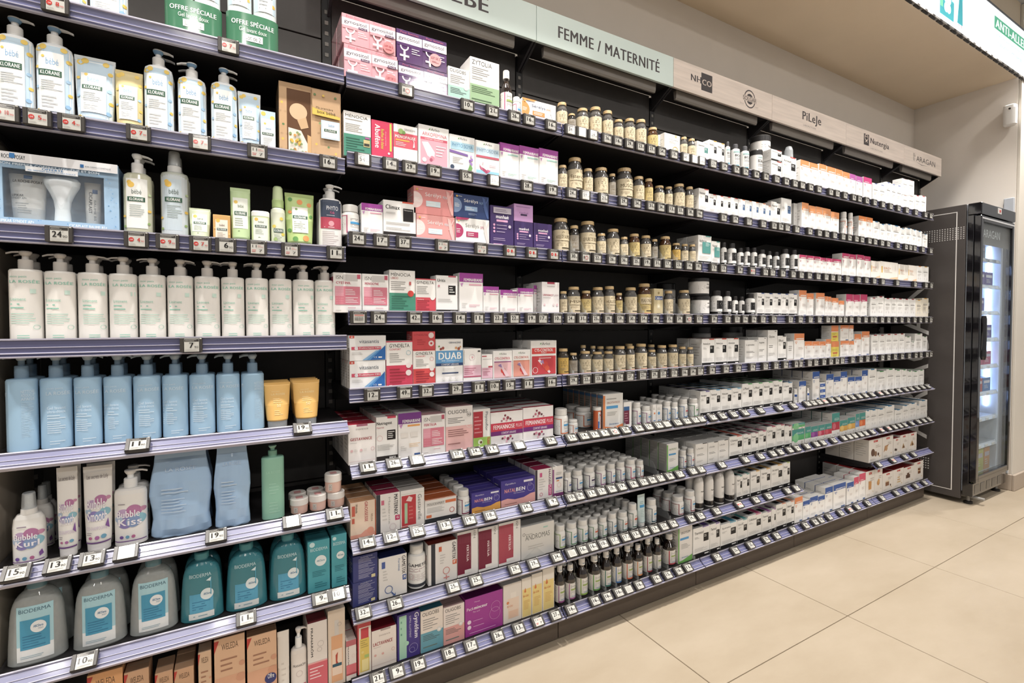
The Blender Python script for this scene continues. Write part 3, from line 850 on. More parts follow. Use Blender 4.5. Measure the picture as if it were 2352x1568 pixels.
B(910.5, 1026, 63.5, '5d3c70', gu, 'purple shrink-wrapped double pack, upper of two', .075, 2, on=True, mat='film', keep=True, top='8d5c88', name='double_pack')
def oligo(lo, nm='OLIGOBS', mid=.48): return 'r 0 0 1 %.2f %s;t .08 .86 .82 .95 4a4846 %s;l .1 %.2f .8 .80 5 9a9894;l .1 .26 .85 %.2f 4 %s;l .1 .08 .8 .16 1 6a7f78;c .82 %.2f .10 eeece8;o .82 %.2f .08 .012 b5b3af' % (mid, lo, nm, mid + .06, mid - .05, '55635f', mid, mid)
B(1029, 1079, 150, 'edebe7', oligo('9fc7ba'), 'white carton with mint lower half', .055)
B(1079.5, 1147, 128, 'edebe7', 'r 0 0 1 .47 8fb184;t .06 .86 .74 .95 4a4846 ZYTOLIA;l .06 .66 .72 .82 4 8c8a86;l .06 .56 .62 .64 2 a5a39f;l .05 .30 .95 .44 4 4f6b4b;l .05 .1 .8 .2 2 4f6b4b;o .86 .66 .07 .012 c5c3bf', 'tall white carton with sage green lower half', .075)
R(1149, 1176, 164, 'dark syrup bottle with white cap and pink label edge', lambda o, a, h: syrup(o, a, h, 'c64a86'), 'syrup_bottle')
R(1176, 1194, 224, 'small white plastic bottle with blue label', lambda o, a, h: pill_bottle(o, a, h, dsl=frame_print('c64a86')), 'pill_bottle')
ser = lambda bg, main, pill, nm, dot: 'c .03 .5 .19 %s;l .02 .42 .16 .6 3 W;t .28 .62 .68 .80 %s Sérélys;t .72 .64 .86 .74 %s %s;r .30 .30 .66 .50 %s;l .34 .34 .62 .47 2 W;p %s .80 .95 .88 .90 .97 .30 .99 .06 .94 .05 .86 .40;p %s .96 .92 .99 .90 .86 .52 .82 .50;c .08 .88 .025 %s;l .12 .86 .3 .91 1 %s' % (dot, main, pill, nm, pill, bg, bg, 'e8b84a', main)
B(1195, 1277, 222, 'f0efec', ser('dcdad6', '4a5a7c', 'e58a3d', 'PM', 'ea9142') + ';p e8943f .0 .92 .0 1 .42 1 .34 .93', 'white carton with orange circle and orange bars', .06)
row(2, 2)
B(789, 852, 252, 'edebe7', 'r 0 0 1 .50 3f8f76;t .06 .87 .88 .95 45433f MÉNOCIA;l .06 .80 .82 .85 1 a09e9a;l .06 .55 .7 .74 5 8a8884;l .08 .1 .8 .44 6 2d6a58;r .72 .26 .96 .42 c9b87c;r .74 .28 .94 .34 3a3a34;r .78 .44 .95 .48 b05c9c', 'white carton with green lower half', .06, 2)
B(853, 903, 273, 'd8345f', 'V .16 .32 .40 .90 f7f2f2 Abufène;V .44 .30 .58 .80 e9c63e Bouffées de chaleur;r .84 .28 .93 .97 c8d23e;c .80 .22 .055 f0d8dd;l .1 .06 .7 .14 2 f0a8b8;v .62 .4 .68 .75 f3c5cf Comprimés', 'crimson carton with sideways lettering and lime stripe', .04, 2)
B(904, 959, 282.5, 'f1f0ec', 'r 0 .42 1 .80 dd5468;T .06 .66 .92 .75 W MÉNOPAUSE;r .08 .59 .66 .63 e8a83c;l .08 .46 .6 .57 3 f5dfe3;t .44 .87 .92 .92 8f8d89 GRANIONS;c .30 .83 .11 9cc36a;c .42 .81 .07 79a94e;l .06 .05 .85 .13 3 c9c7c2;p f4e4e7 .80 .46 .84 .60 .78 .70 .86 .62 .88 .48', 'white carton with coral red band and green leaf', .05, 2)
arko = 't .40 .89 .68 .95 4c4a48 Arko;p 5d9c52 .32 .90 .38 .95 .38 .90;'
B(961, 1031.5, 283, 'eeedea', arko + 't .12 .76 .92 .84 dc6d82 ARKOFEMINA;r .06 .66 .94 .72 d65a72;t .2 .675 .8 .71 W CONFORT MÉNOPAUSE;r .06 .05 .94 .66 eba4b4;p f6dfe5 .10 .60 .30 .62 .52 .40 .50 .22 .28 .30;c .44 .26 .07 d98a9c;c .40 .22 .05 b85a74;l .56 .30 .9 .58 4 f5e3e8;c .18 .2 .07 f4dbe1', 'white and pink carton with rose bands', .06, 2)
B(1032, 1091, 306, 'eeedea', arko + 'r .04 .62 .96 .82 a9d3e6;t .10 .69 .90 .78 4f8fbf PHYTO SOYA;p 8061a6 .0 .60 .72 .54 .72 .48 .0 .53;l .12 .26 .55 .44 4 9a9894;p 9fd0e6 .0 .0 .5 .14 .98 .05 .98 .0;c .84 .30 .06 a17bc0;c .80 .38 .05 8a62ad;c .87 .42 .05 a17bc0;c .84 .50 .04 c5a3d8;p 6aa152 .70 .12 .80 .30 .90 .20 .84 .10;c .10 .16 .08 3b4a63', 'white carton with lavender sprig and purple ribbon', .055, 2)
B(1091.5, 1148, 320, 'eeedea', arko + 'r .03 .60 .97 .82 c3dcea;t .08 .70 .94 .79 6d93b4 PHYTOSOYA;r .03 .54 .97 .60 c2566a;r .03 .02 .97 .20 8ecbe0;p b0476a .16 .30 .22 .22 .44 .12 .58 .18 .50 .20 .34 .26;p c96a88 .14 .36 .24 .20 .32 .22;p c96a88 .50 .14 .62 .22 .46 .24;l .56 .30 .92 .38 2 c9a3ae;c .3 .4 .03 d9b3c0', 'white carton with dark red petals on pale blue', .055, 2)
fem = lambda sub='9fd0c4': 'r 0 .78 1 1 a13f9c;T .18 .80 .97 .87 W FEMINABIANE;r .4 .70 .94 .735 %s;p c58bc4 .04 .74 .16 .76 .10 .66;l .10 .14 .35 .28 3 c9c7c2;l .40 .16 .92 .24 2 %s;r .70 .015 .94 .06 3a5c94' % (sub, sub)
for x0, x1, y in ((1148, 1193, 326), (1193, 1238, 333), (1238.5, 1282, 339)):
    B(x0, x1, y, 'efedea', fem(), 'slim white carton with magenta top', .045, 2, sidedsl='r 0 .78 1 1 a13f9c')
row(2, 3)
R(784, 825, 472, 'white plastic bottle with pink-framed label', lambda o, a, h: pill_bottle(o, a, h, dsl=frame_print('c64a76')), 'pill_bottle')
B(830, 879.5, 465, 'efedea', fem('e3a3b5'), 'white carton with magenta top', .05, 2)
B(880, 955.5, 457.5, 'f0efec', 'T .07 .77 .50 .88 201e1e Climax;r .58 .96 .92 1 e0593f;r .60 .48 .92 .82 231f1f;t .63 .75 .88 .79 W Ménopause;l .08 .36 .9 .44 2 a8a6a2;l .08 .22 .85 .30 2 a8a6a2;r 0 0 1 .17 2a2524;T .74 .03 .94 .10 W NHCO;l .08 .64 .4 .70 2 b5b3af', 'wide white carton with black square and black base', .06, 2)
B(956.5, 1045, 490, 'eba09c', ser('f2c3be', 'f6eeee', 'd0e2ea', 'MENO', 'f3d9d6'), 'salmon pink carton, lower of two', .06, 2)
B(950, 1042, 425, 'e58f8d', ser('efb5b0', 'f6eeee', 'd0e2ea', 'MENO', 'f3d9d6'), 'salmon pink carton, upper of two', .06, 2, on=True)
B(1047, 1124, 497.5, 'f0efec', ser('dedad6', '9a9894', 'b8386a', 'OPSO', 'b8386a') + ';p b8386a 0 .90 0 1 .4 1 .33 .93', 'white carton with raspberry circle and bar', .06, 1)
B(1042.5, 1123, 442, '2d4478', ser('46619c', 'f2f2f2', '8fb0d8', 'NUIT', '7f98c0') + ';l .4 .12 .7 .22 3 9fb3d8', 'navy blue carton on top of a white one', .06, 1, on=True)
man = 'T .24 .70 .78 .79 f2eef4 manhaé;r .26 .62 .74 .67 e6a6d0;' + ''.join('c .16 %.2f .045 e6a6d0;l .26 %.2f .8 %.2f 1 c9b8d6;' % (y, y - .02, y + .02) for y in (.54, .46, .38)) + 'c .82 .52 .06 ddd3e4;l .12 .16 .8 .24 2 b8a4c8;r .12 .05 .5 .09 e6a6d0;r 0 0 1 .02 e6a6d0'
B(1126, 1180, 470, '45326c', man + ';r .12 .82 .88 .96 b9b0c0;l .2 .85 .8 .93 2 7a6f88', 'tall violet carton with pale panel near its top', .05, 2, top='c59ad0')
B(1181.5, 1224.5, 507, '45326c', man, 'short violet carton with pink dots', .05, 2, top='c59ad0')
B(1180.5, 1224.5, 466.5, 'c797cf', 't .28 .45 .74 .58 8a5f98 manhaé;r .34 .34 .68 .44 3b2a50;l .1 .8 .9 .9 1 9a6faa', 'lilac carton lying on top of a violet one', .05, 1, on=True)
B(1225.5, 1268, 511, '45326c', man, 'short violet carton with pink dots', .05, 2, top='c59ad0')
row(2, 4)
isn = lambda nm, c='d87a8c': 't .10 .84 .34 .93 6e6c6a ISN;r .36 .80 .86 .96 c9c6c3;r .84 .86 .96 .97 c0566c;T .10 .72 .62 .78 c8506a %s;r .06 .20 .94 .66 %s;r .06 .42 .36 .66 e29aaa;l .42 .44 .88 .60 4 f6eaec;l .42 .24 .88 .40 4 f6eaec;l .5 .1 .9 .15 1 d8a3ae;l .08 .04 .35 .07 1 a8a6a2' % (nm, c) + ''.join(';c %.2f %.2f .008 f0cdd4' % (.10 + .055 * i, .24 + .06 * j) for i in range(5) for j in range(6))
B(765, 831, 625, 'edebe8', isn('CYSTINIL'), 'white carton with pink dotted panel', .055, 2, sidedsl='r 0 .75 1 .9 b04a62;l .2 .3 .8 .6 5 b0aeaa')
B(831.5, 893, 628, 'edebe8', isn('MENOGYNE'), 'white carton with pink dotted panel', .055, 2)
B(894, 954, 619, 'edebe7', 'r 0 0 1 .47 3f8f76;t .06 .86 .82 .95 45433f MÉNOCIA;t .06 .79 .34 .84 c05a5a LIBIDO;l .06 .53 .7 .75 5 8a8884;c .82 .46 .12 cf4038;l .08 .1 .8 .42 6 2d6a58;T .76 .66 .84 .74 c05a5a 1', 'white carton with green lower half and red seal', .06, 3)
B(954.5, 1001, 639, 'edebe7', 'r 0 0 1 .46 d84656;r 0 .97 1 1 d84656;t .05 .85 .9 .93 45433f GYNDELTA;l .06 .55 .75 .80 5 9a9894;c .84 .46 .12 eeece8;l .06 .10 .8 .40 5 a02c3c;t .06 .38 .4 .42 W Cranberry', 'white carton with bright red lower half', .05, 2)
B(1001.5, 1051.5, 631.5, 'edecea', 'T .06 .83 .42 .91 2a2828 Uritis;r .56 .96 .92 1 c05a6c;r .56 .50 .90 .74 201d1d;l .6 .54 .86 .72 3 W;r 0 0 1 .10 241f1f;T .66 .03 .94 .075 W NHCO;l .08 .3 .8 .4 2 b5b3af;c .12 .72 .05 d08a98', 'white carton with small black square and black base', .05, 3)
B(1055, 1109.5, 626, 'efedea', fem('e3a3b5'), 'tall white carton with magenta top', .05, 2)
B(1110, 1146, 657, 'efedea', fem('e3a3b5'), 'short white carton with magenta top', .05, 2)
B(1149, 1188.5, 665, 'efedea', fem('e3a3b5') + ';r .7 .95 .96 1 efedea', 'short white carton with magenta top', .05, 2)
B(1189, 1225, 661, 'efedea', fem('e3a3b5'), 'short white carton with magenta top', .05, 2)
B(1225.5, 1238.5, 655, 'efedea', fem('e3a3b5'), 'sliver of a white carton with magenta top', .05, 1, dy=.03)
B(1239, 1285, 646.5, 'efeceb', 'r .3 .94 .72 1 b04058;t .3 .85 .72 .89 a3a09c inovance;T .06 .57 .60 .63 b8485c URIVANCE;t .62 .57 .94 .63 c9a9b0 FLASH;l .06 .5 .6 .54 1 b5b3af;c .14 .3 .05 e6c3c9;c .66 .3 .06 e0d3d3;c .86 .3 .06 e6c3c9', 'pale pink carton with a dark red tab', .06, 5, keep=True)
row(2, 5)
vit = 'r .0 .90 .13 1 d5402f;r .03 .94 .10 .955 W;r .055 .925 .075 .97 W;t .26 .70 .80 .83 5a6476 vitasantis;r .05 .44 .86 .56 d8506a;T .26 .465 .84 .535 W Probiotiques CBU;c .18 .5 .05 e7dfe6;p 7fb2de .34 .02 .72 .40 .86 .40 .5 .02;p 4e93d0 .45 .02 .82 .44 .90 .36 .56 .02;p 1f68b4 .55 .02 .98 .60 .98 .02;l .06 .24 .4 .36 3 c0beba;t .66 .1 .74 .16 W 12;r .78 .1 .88 .15 f2f2f2'
B(803, 886, 830, 'efefee', vit, 'white and blue carton with red cross, lower of two', .03, 6, keep=True)
B(802.5, 887, 771, 'efefee', vit, 'white and blue carton with red cross, upper of two', .03, 6, on=True, keep=True)
gyn = lambda c, t: 'r 0 0 1 .47 %s;r 0 .975 1 1 %s;t .12 .86 .88 .94 45433f GYNDELTA;t .12 .80 .55 .84 %s CONFORT;l .12 .53 .7 .75 5 9a9894;o .84 .74 .09 .015 %s;c .84 .46 .10 f0e4e2;c .84 .30 .11 f0e4e2;l .12 .08 .75 .42 5 9c2838;l .1 .03 .25 .06 1 W' % (c, c, c, t)
B(887, 948, 783.5, 'edebe7', gyn('d63c5a', '9cc3cf'), 'white carton with raspberry red lower half', .055, 3, side='d8506a')
B(948.5, 1000, 804, 'edebe7', gyn('dc4a4c', 'd88a8a'), 'white carton with tomato red lower half', .055, 2)
B(947, 1000, 761, 'd84a50', 't .06 .76 .66 .86 a8323c GYNDELTA;c .82 .78 .12 efdcda;c .82 .34 .12 efdcda;c .82 .34 .05 c83a40;l .2 .25 .6 .6 3 c23c44', 'red carton lying on top of the tomato red one', .055, 1, on=True)
B(1000.5, 1063.5, 779, 'f1f0ed', 'r 0 .46 1 .74 5d9fd2;T .10 .545 .94 .70 f5f5f3 DUAB;t .2 .50 .86 .53 e3eef6 30 minutes;r 0 .40 1 .46 2c4a7c;t .2 .41 .84 .45 W CONFORT URINAIRE;t .48 .90 .92 .94 4c5a74 GRANIONS;c .12 .84 .03 7ba05a;c .26 .80 .05 a8564a;c .18 .78 .04 8f3c38;c .74 .80 .04 d89a5a;c .84 .78 .05 a8563c;c .9 .82 .03 d8a06a;r .22 .22 .82 .25 3a4a6c;l .24 .29 .7 .35 2 c5c3bf;c .28 .12 .05 dcdad5;c .52 .12 .05 dcdad5;c .76 .12 .05 dcdad5', 'white carton with broad blue band', .055, 2)
prn = lambda c, nm='': 'r 0 .18 1 .50 %s;l .06 .22 .8 .44 4 b0506c;r 0 .14 1 .18 b85470;o .48 .74 .16 .015 d9b8c2;c .5 .74 .05 e0a8b4;%sr .8 .9 .95 .94 3a3a3a' % (c, nm)
B(1064, 1105.5, 801, 'f0eeeb', prn('e3b7c6', 'v .02 .55 .08 .95 8a8884 PRANARÔM;'), 'white carton with dusty pink lower band', .05, 3)
B(1106.5, 1131.5, 814, 'f0eeeb', 't .1 .80 .9 .84 8a8884 PRANARÔM;r .02 .91 .45 .95 c05560;r 0 .1 1 .50 e3b7c6;t .06 .42 .86 .47 b85470 OLEOBIOTIC;r .6 .50 1 .56 b84a58;l .1 .2 .8 .38 4 b0506c', 'small narrow carton with pink lower half', .045, 3)
cys = lambda c, c2: 't .40 .86 .70 .93 4c4a48 Arko;p 5d9c52 .32 .88 .38 .93 .38 .88;T .08 .70 .90 .78 %s CYS-CONTROL;r .05 .60 .95 .64 %s;r .05 .08 .95 .60 %s;c .52 .32 .13 d8463c;c .60 .22 .10 c9383a;c .64 .3 .04 8fb060;p e9c9d0 .3 .56 .4 .58 .84 .12 .66 .10;p 9a7cb0 .24 .50 .40 .56 .46 .42' % (c, c2, '%s')
B(1132.5, 1176.5, 806, 'efeeeb', cys('dc6a7c', 'a05a8a') % 'e8b8bc', 'white carton with cranberries on a pink square', .05, 3)
B(1177, 1218.5, 803.6, 'efeeeb', cys('dc7a6c', 'd88a70') % 'e89a88', 'white carton with cranberries on a coral square', .05, 3)
B(1219, 1278.5, 782.5, 'e9e7e3', 't .42 .88 .74 .95 4c4a48 Arko;p 5d9c52 .34 .90 .40 .95 .40 .90;r .04 .64 .96 .80 d8433f;T .14 .70 .86 .78 f5eeee CYS-CONTROL;t .4 .65 .6 .69 f5eeee FORT;r .04 .08 .96 .58 c93c44;p e9d3d6 .26 .46 .34 .50 .76 .14 .70 .10;c .54 .34 .12 d8463c;c .62 .24 .09 e0573c;p a886b8 .34 .42 .46 .48 .50 .36;l .3 .5 .8 .55 1 f0d8d8;o .16 .2 .10 .015 f0d8d8', 'large white carton with cranberries on a red square', .06, 3)
row(2, 6)
B(799.5, 863.5, 977, 'eee9e6', 'r .3 .95 .7 1 b06a80;t .28 .86 .72 .91 a3a09c inovance;T .07 .60 .86 .67 a8303e GESTAVANCE;l .07 .53 .4 .56 1 b5b3af;c .12 .35 .05 e3b8bc;c .46 .35 .05 e3b8bc;o .88 .36 .07 .012 d8a3ac;l .2 .33 .34 .39 2 d5d1cd;l .54 .33 .68 .39 2 d5d1cd;r 0 .08 1 .09 dfc9c6', 'white carton with crimson lid', .06, 4, top='b8263f')
B(864, 913.5, 958.7, 'e9e7e3', 'r .52 .955 .92 1 d0405a;T .02 .80 .74 .89 201e1e Nutragest;t .02 .74 .36 .78 c8707c Maternité;r .50 .47 .90 .69 221d1d;l .54 .50 .86 .67 4 W;o .16 .52 .13 .012 dfa3a8;l .04 .24 .9 .38 5 a8a6a2;r 0 0 1 .11 2a2422;T .6 .035 .9 .085 W NHCO', 'white carton with black square and black base', .05, 5, topdsl='r .5 0 .95 .5 c2707c')
B(914.5, 968, 950, 'ece9e5', 'r 0 .76 1 1 7b3a8e;T .18 .78 .97 .85 W FEMINABIANE;r .4 .69 .94 .73 e8a04a;p c58bc4 .04 .74 .20 .76 .12 .66;r .10 .45 .42 .56 dfdad4;r .52 .45 .84 .56 dfdad4;l .46 .22 .95 .32 3 e8c08a;r .68 .03 .94 .08 3a5c94;l .1 .16 .35 .28 3 c9c7c2', 'white carton with deep purple top', .05, 4)
B(968.5, 1023, 954, 'ece8e5', isn('FERTILIA'), 'white carton with pink dotted panel', .05, 4, top='d8a3a8')
B(1023.5, 1086, 935.6, 'e9e4e0', 'r 0 0 1 .56 e6b3b0;t .08 .84 .80 .92 4a4846 OLIGOBS;l .08 .62 .7 .76 4 6a6866;o .86 .80 .08 .012 a5a39f;t .80 .77 .92 .82 7a7876 90;o .86 .56 .10 .012 eee6e2;l .08 .32 .9 .50 4 8a5a58;l .08 .14 .85 .2 1 a06a68', 'tall white carton with blush pink lower part', .06, 4, top='c8989a')
B(1087, 1126.5, 941, 'e8e6e2', 'r 0 .26 .56 .94 b83440;l .06 .35 .5 .85 5 d88a90;v .66 .42 .86 .92 5a6474 Physioflor;r 0 0 1 .26 9bc84a;c .40 .14 .14 e8f0d0;c .44 .13 .07 7a5a3a;V .80 .06 .96 .24 d04048 FLASH', 'red and green carton with sideways lettering', .05, 4)
feman = 'r 0 .40 1 .66 d23a52;T .08 .47 .74 .60 f7eef0 FEMANNOSE;t .78 .49 .97 .59 f3d3da PLUS;r 0 .28 1 .41 7b2f7c;t .32 .31 .78 .38 f2e6f2 CONFORT URINAIRE;' + ';'.join('c %.2f %.2f %.3f %s' % q for q in [(.44, .88, .03, '8a3a48'), (.52, .80, .045, '9a4a58'), (.40, .78, .035, 'c56a80'), (.60, .76, .03, '6a3a44'), (.48, .72, .03, 'd890a0'), (.33, .72, .025, 'a86a78'), (.66, .70, .022, 'c98a98'), (.42, .20, .04, 'd890a8'), (.52, .16, .045, '8a3a54'), (.60, .22, .035, 'c04a68'), (.48, .08, .03, 'd8a0b0'), (.35, .18, .03, '6a2a3c'), (.66, .14, .025, '7a4a6a')])
B(1127, 1201, 948, 'efeceb', feman, 'wide white carton with red and purple ribbon', .055, 4, topdsl='r 0 0 1 .3 c23a50')
B(1201.5, 1271, 937, 'efeceb', feman, 'wide white carton with red and purple ribbon', .055, 4, topdsl='r 0 0 1 .3 c23a50')
row(2, 7)
B(804.5, 863.5, 1156, 'ecd3bb', 'V .56 .42 .68 .98 b8404c GROSSESSE;v .80 .40 .88 .62 8a6a52 WELEDA;r .06 .62 .18 .90 d0604c;r .06 .42 .16 .56 d0604c;p e8a08a .0 .0 .0 .10 .4 .10 .6 .20 .9 .16 1 .05 1 0;c .78 .16 .14 e89a80;r .97 0 1 1 c05a3a;v .2 .70 .28 .95 6a5a4c Weleda', 'peach carton with sideways red lettering', .04, 4, top='e3a878')
B(864.5, 919.5, 1137.6, 'ebe7e3', 'r 0 0 .16 1 3b3f48;V .74 .42 .90 .95 35333a MATERNIX;r .78 .27 .98 .40 c8386c;T .84 .31 .93 .37 W G;v .5 .2 .58 .9 b5b3af Maternix;r .2 .72 .32 .84 d8708c;l .24 .3 .44 .66 4 d0cdc9;o .68 .12 .14 .015 d8c3c9', 'white carton with dark spine and sideways lettering', .045, 3, top='c63a62')
B(920, 975, 1128, 'ebe8e4', 'r .04 .06 .64 .86 c93a42;r .16 .12 .28 .66 a9c9a4;v .72 .16 .88 .84 7a7a7c Gestarelle;p f0d3d0 .22 .72 .34 .84 .50 .78 .44 .68;l .34 .2 .58 .6 4 d8706c;r 0 .9 1 .905 b0c9b0;r .02 .02 .3 .05 c93a42', 'white carton with rounded red panel', .045, 4, top='c9c2bc')
B(976, 1049, 1149.4, 'e9e6e2', 'r 0 0 1 .18 34373c;r .04 .70 .62 .86 d5d2cd;t .08 .74 .60 .83 5a5856 FOLICEXPERT;r .64 .74 .98 .86 df7440;r .04 .22 .20 .34 df7440;o .85 .40 .08 .015 c85a4a;l .06 .42 .6 .66 4 b5b3af;r 0 .98 1 1 df7440', 'white carton with orange lid and dark base', .045, 5, top='c8642f')
R(1050, 1078, 1122, 'white plastic bottle with crimson-framed label', lambda o, a, h: pill_bottle(o, a, h, dsl=frame_print('8a2a4c')), 'pill_bottle', n=5)
nat = lambda wave: 't .12 .80 .42 .88 e3dff0 Gynéfam;r .66 .82 .94 .90 e9e6f0;T .10 .52 .42 .66 e89a9a NATAL;T .43 .52 .70 .66 f2eef6 BEN;t .36 .44 .68 .49 c9c0e0 Grossesse;p %s 0 .26 .18 .30 .4 .22 .66 .24 .86 .34 1 .36 1 .0 0 .0;o .86 .58 .10 .012 9a90c8;o .84 .72 .05 .012 9a90c8;l .1 .06 .6 .12 1 8a5a4a' % wave
B(1078.5, 1149.5, 1134, '4a3f96', nat('e8a63c'), 'indigo carton with yellow wave', .05, 4)
B(1150.5, 1229, 1105.7, '4a3f96', nat('e6a8a4'), 'larger indigo carton with pink wave', .05, 4)
B(1229.5, 1268, 1080, 'ece8e6', 'r 0 0 .12 1 3b3540;V .80 .44 .95 .96 6a3a56 NAUSÉE;r .78 .08 .98 .44 c8387c;V .82 .12 .94 .42 f0d8e6 FLASH;r .26 .74 .40 .88 d85a92;o .34 .16 .09 .02 d0507c;l .2 .3 .6 .7 5 c9c6c3', 'white carton with raspberry lid and sideways lettering', .045, 4, top='b82a5c')
B(1269, 1294, 1072, 'ebe8e4', 'r 0 0 1 .10 7a3a72;r .0 .10 .14 .9 9a5a92;r .30 .56 .9 .62 3a5a8c;r .36 .49 .6 .53 e08a4a;l .3 .7 .9 .8 2 a8a6a2;o .6 .36 .18 .02 e0a8a8;t .3 .14 .9 .18 3d7fb8 therascience', 'slim white carton with purple base', .04, 3)
row(2, 8)
back = ''.join('l .22 %.2f .90 %.2f 4 b9bcd6;' % (.1 + .2 * k, .28 + .2 * k) for k in range(4)) + 'r .74 .06 .90 .18 d8cf9a;t .3 .9 .8 .94 d5d8ea GAMETIX'
B(807, 866, 1341, '3d4380', back, 'dark blue carton turned backwards, lower of two', .05, 2, rz=.10)
B(809, 867, 1280, '3d4380', back, 'dark blue carton turned backwards, upper of two', .05, 2, on=True, rz=.05)
B(870, 935, 1284, 'e9e6e2', 'V .82 .50 .95 .95 4a4848 GAMETIX;r .84 .35 .98 .48 3a5aa0;T .88 .38 .95 .46 W M;v .68 .60 .75 .9 6a88b8 Fertilité;r .10 .74 .22 .90 4a62a8;l .14 .42 .32 .70 4 c9c6c3;o .34 .20 .14 .022 4a6aa8;p 4a6aa8 .42 .11 .52 .03 .55 .05 .45 .13;p 4a6aa8 .46 .02 .58 .02 .58 .10 .55 .05', 'white carton with blue male symbol', .06, 2, top='2f3a78')
R(936, 977, 1246, 'white plastic bottle with dark base band', lambda o, a, h: pill_bottle(o, a, h, caph=.20, sh=.66, dsl='T .06 .52 .90 .59 35333a GAMETIX;r .86 .56 1 .66 d04a48;l .08 .40 .8 .49 3 a06a7c;l .1 .2 .9 .36 6 c5b8b8;r 0 .06 1 .13 3b3f48;o .2 .30 .1 .015 e0c0c6'), 'pill_bottle')
B(978, 1050, 1254, 'e9e6e2', 'r .10 0 .24 1 35383f;V .83 .52 .95 .95 4a4848 GAMETIX;r .84 .39 .99 .50 dc6a44;T .88 .42 .95 .48 W F;r .36 .78 .46 .90 dc6a44;l .4 .46 .6 .72 4 c9c6c3;o .62 .28 .12 .02 e08a84;r .605 .06 .635 .17 e08a84;r .52 .10 .72 .125 e08a84', 'white carton with dark spine and coral female symbol', .06, 2, top='b04432')
fer = lambda c: 'r .0 .06 .66 .94 %s;v .78 .80 .88 .97 8a8886 ISN;r .34 .28 .66 .70 %s;V .44 .32 .54 .68 f2e3e6 FERTILIA;v .58 .34 .62 .64 e0bcc4 Complément;r .34 .06 .7 .14 e9e6e2' % (c, c) + ''.join(';c %.2f %.2f .010 b06a78' % (.08 + .07 * i, .76 + .03 * j) for i in range(8) for j in range(5))
for x0, x1, y, c in ((1050.5, 1098, 1223.5, '80243f'), (1099, 1144.5, 1215, '80243f'), (1145.5, 1196, 1202.6, 'b84a5c')):
    B(x0, x1, y, 'ebe8e5', fer(c), 'white carton with %s panel reading sideways' % ('burgundy' if c[0] == '8' else 'rose red'), .055, 2)
B(1197, 1273, 1212, 'd9d7d2', 't .12 .56 .86 .72 6a6e6c ANDROMAS;r .66 .84 .80 .88 9ac9bc;o .08 .76 .04 .012 8a8886;l .12 .72 .4 .78 1 a5a39f;l .2 .26 .8 .4 2 c0beb9;p c9c9c4 .0 .0 .45 .3 .72 .0', 'pale grey shrink-wrapped carton', .06, 3, mat='gloss')
row(2, 9)
B(821, 852.5, 1432, 'c9474c', 'r .10 .0 1 .90 e6dfd2;r .24 .68 .82 .88 d0404a;r .16 .04 .86 .68 e3c650;l .22 .5 .8 .66 4 a89048;r .5 .30 .84 .36 a9c264;c .36 .42 .10 e9d37a;r .3 .06 .8 .28 efdf94', 'slim red carton with yellow tube print', .05, 2, top='c03a40')
B(853.5, 911, 1451, 'ece2d9', 'r .36 .95 .76 1 b0a09c;t .30 .82 .74 .87 b5a9a2 inovance;T .06 .60 .84 .69 a8343e LACTAVANCE;l .06 .54 .4 .57 1 c0b5ae;c .14 .36 .05 e3b0a8;c .44 .36 .05 e3b0a8;o .86 .40 .07 .012 dba8a0;r 0 .10 1 .115 ddc9c0', 'cream carton with dark red lid', .055, 3, top='8f1f30')
B(912.5, 965, 1414, '4a3b8c', 'r .08 .02 .40 .96 a5d8bd;V .70 .40 .94 .96 ece9f4 Gynéfam;v .52 .44 .60 .92 c9c3e3 SUPPRA ALLAITEMENT;o .70 .20 .20 .015 a9a0d6;o .64 .16 .12 .012 a9a0d6;c .40 .34 .10 a5d8bd;l .14 .5 .2 .9 3 6aa890', 'indigo carton with mint stripe and sideways lettering', .055, 3, top='2f2660')
B(966, 1018, 1405, 'e9ddd2', oligo('62a5b8', 'OLIGOBS', .46), 'cream carton with teal blue lower half', .05, 3, top='3f8fa5')
B(1018.5, 1067, 1397, 'e9ddd6', oligo('e3a49e', 'OLIGOBS', .46), 'cream carton with salmon lower half', .05, 3, top='c9a3a0')
B(1068.5, 1155, 1378, 'a83a9a', 't .24 .86 .38 .89 e8c3e3 Manaé;t .04 .68 .22 .76 f2dcee Pack;T .23 .68 .58 .76 f7eef6 minceur;t .2 .60 .38 .645 e3b3dc Plan actif;c .10 .38 .05 f0d8ec;c .10 .24 .05 f0d8ec;l .2 .36 .5 .41 1 d894cf;l .2 .21 .62 .27 1 d894cf;o .80 .60 .13 .008 d894cf;o .78 .42 .15 .008 d894cf;l .1 .06 .8 .12 1 d894cf', 'large bright magenta carton', .06, 3, top='6f1c62')
B(1156, 1198, 1345, 'e5ddd3', 'r .24 .10 .86 .62 ead3bf;r .40 .62 .70 .76 ece4da;c .24 .52 .07 e08a50;t .2 .40 .5 .45 d88a5a Bi-Oil;r .3 .12 .8 .3 e8c3a8', 'cream carton with bottle print', .055, 2)
for x0, x1, y in ((1198.5, 1221, 1329.6), (1221.5, 1246, 1319.5), (1246.5, 1273.5, 1307.7)):
    B(x0, x1, y, 'ebe3d6', 'r .06 .02 .94 .72 ecd27c;c .34 .66 .10 dc7c3a;p dc7c3a .26 .68 .42 .68 .34 .76;T .14 .52 .66 .57 dc8a4a Bi-Oil;l .2 .2 .85 .44 7 d8a85a', 'cream and yellow carton with orange drop', .05, 2)
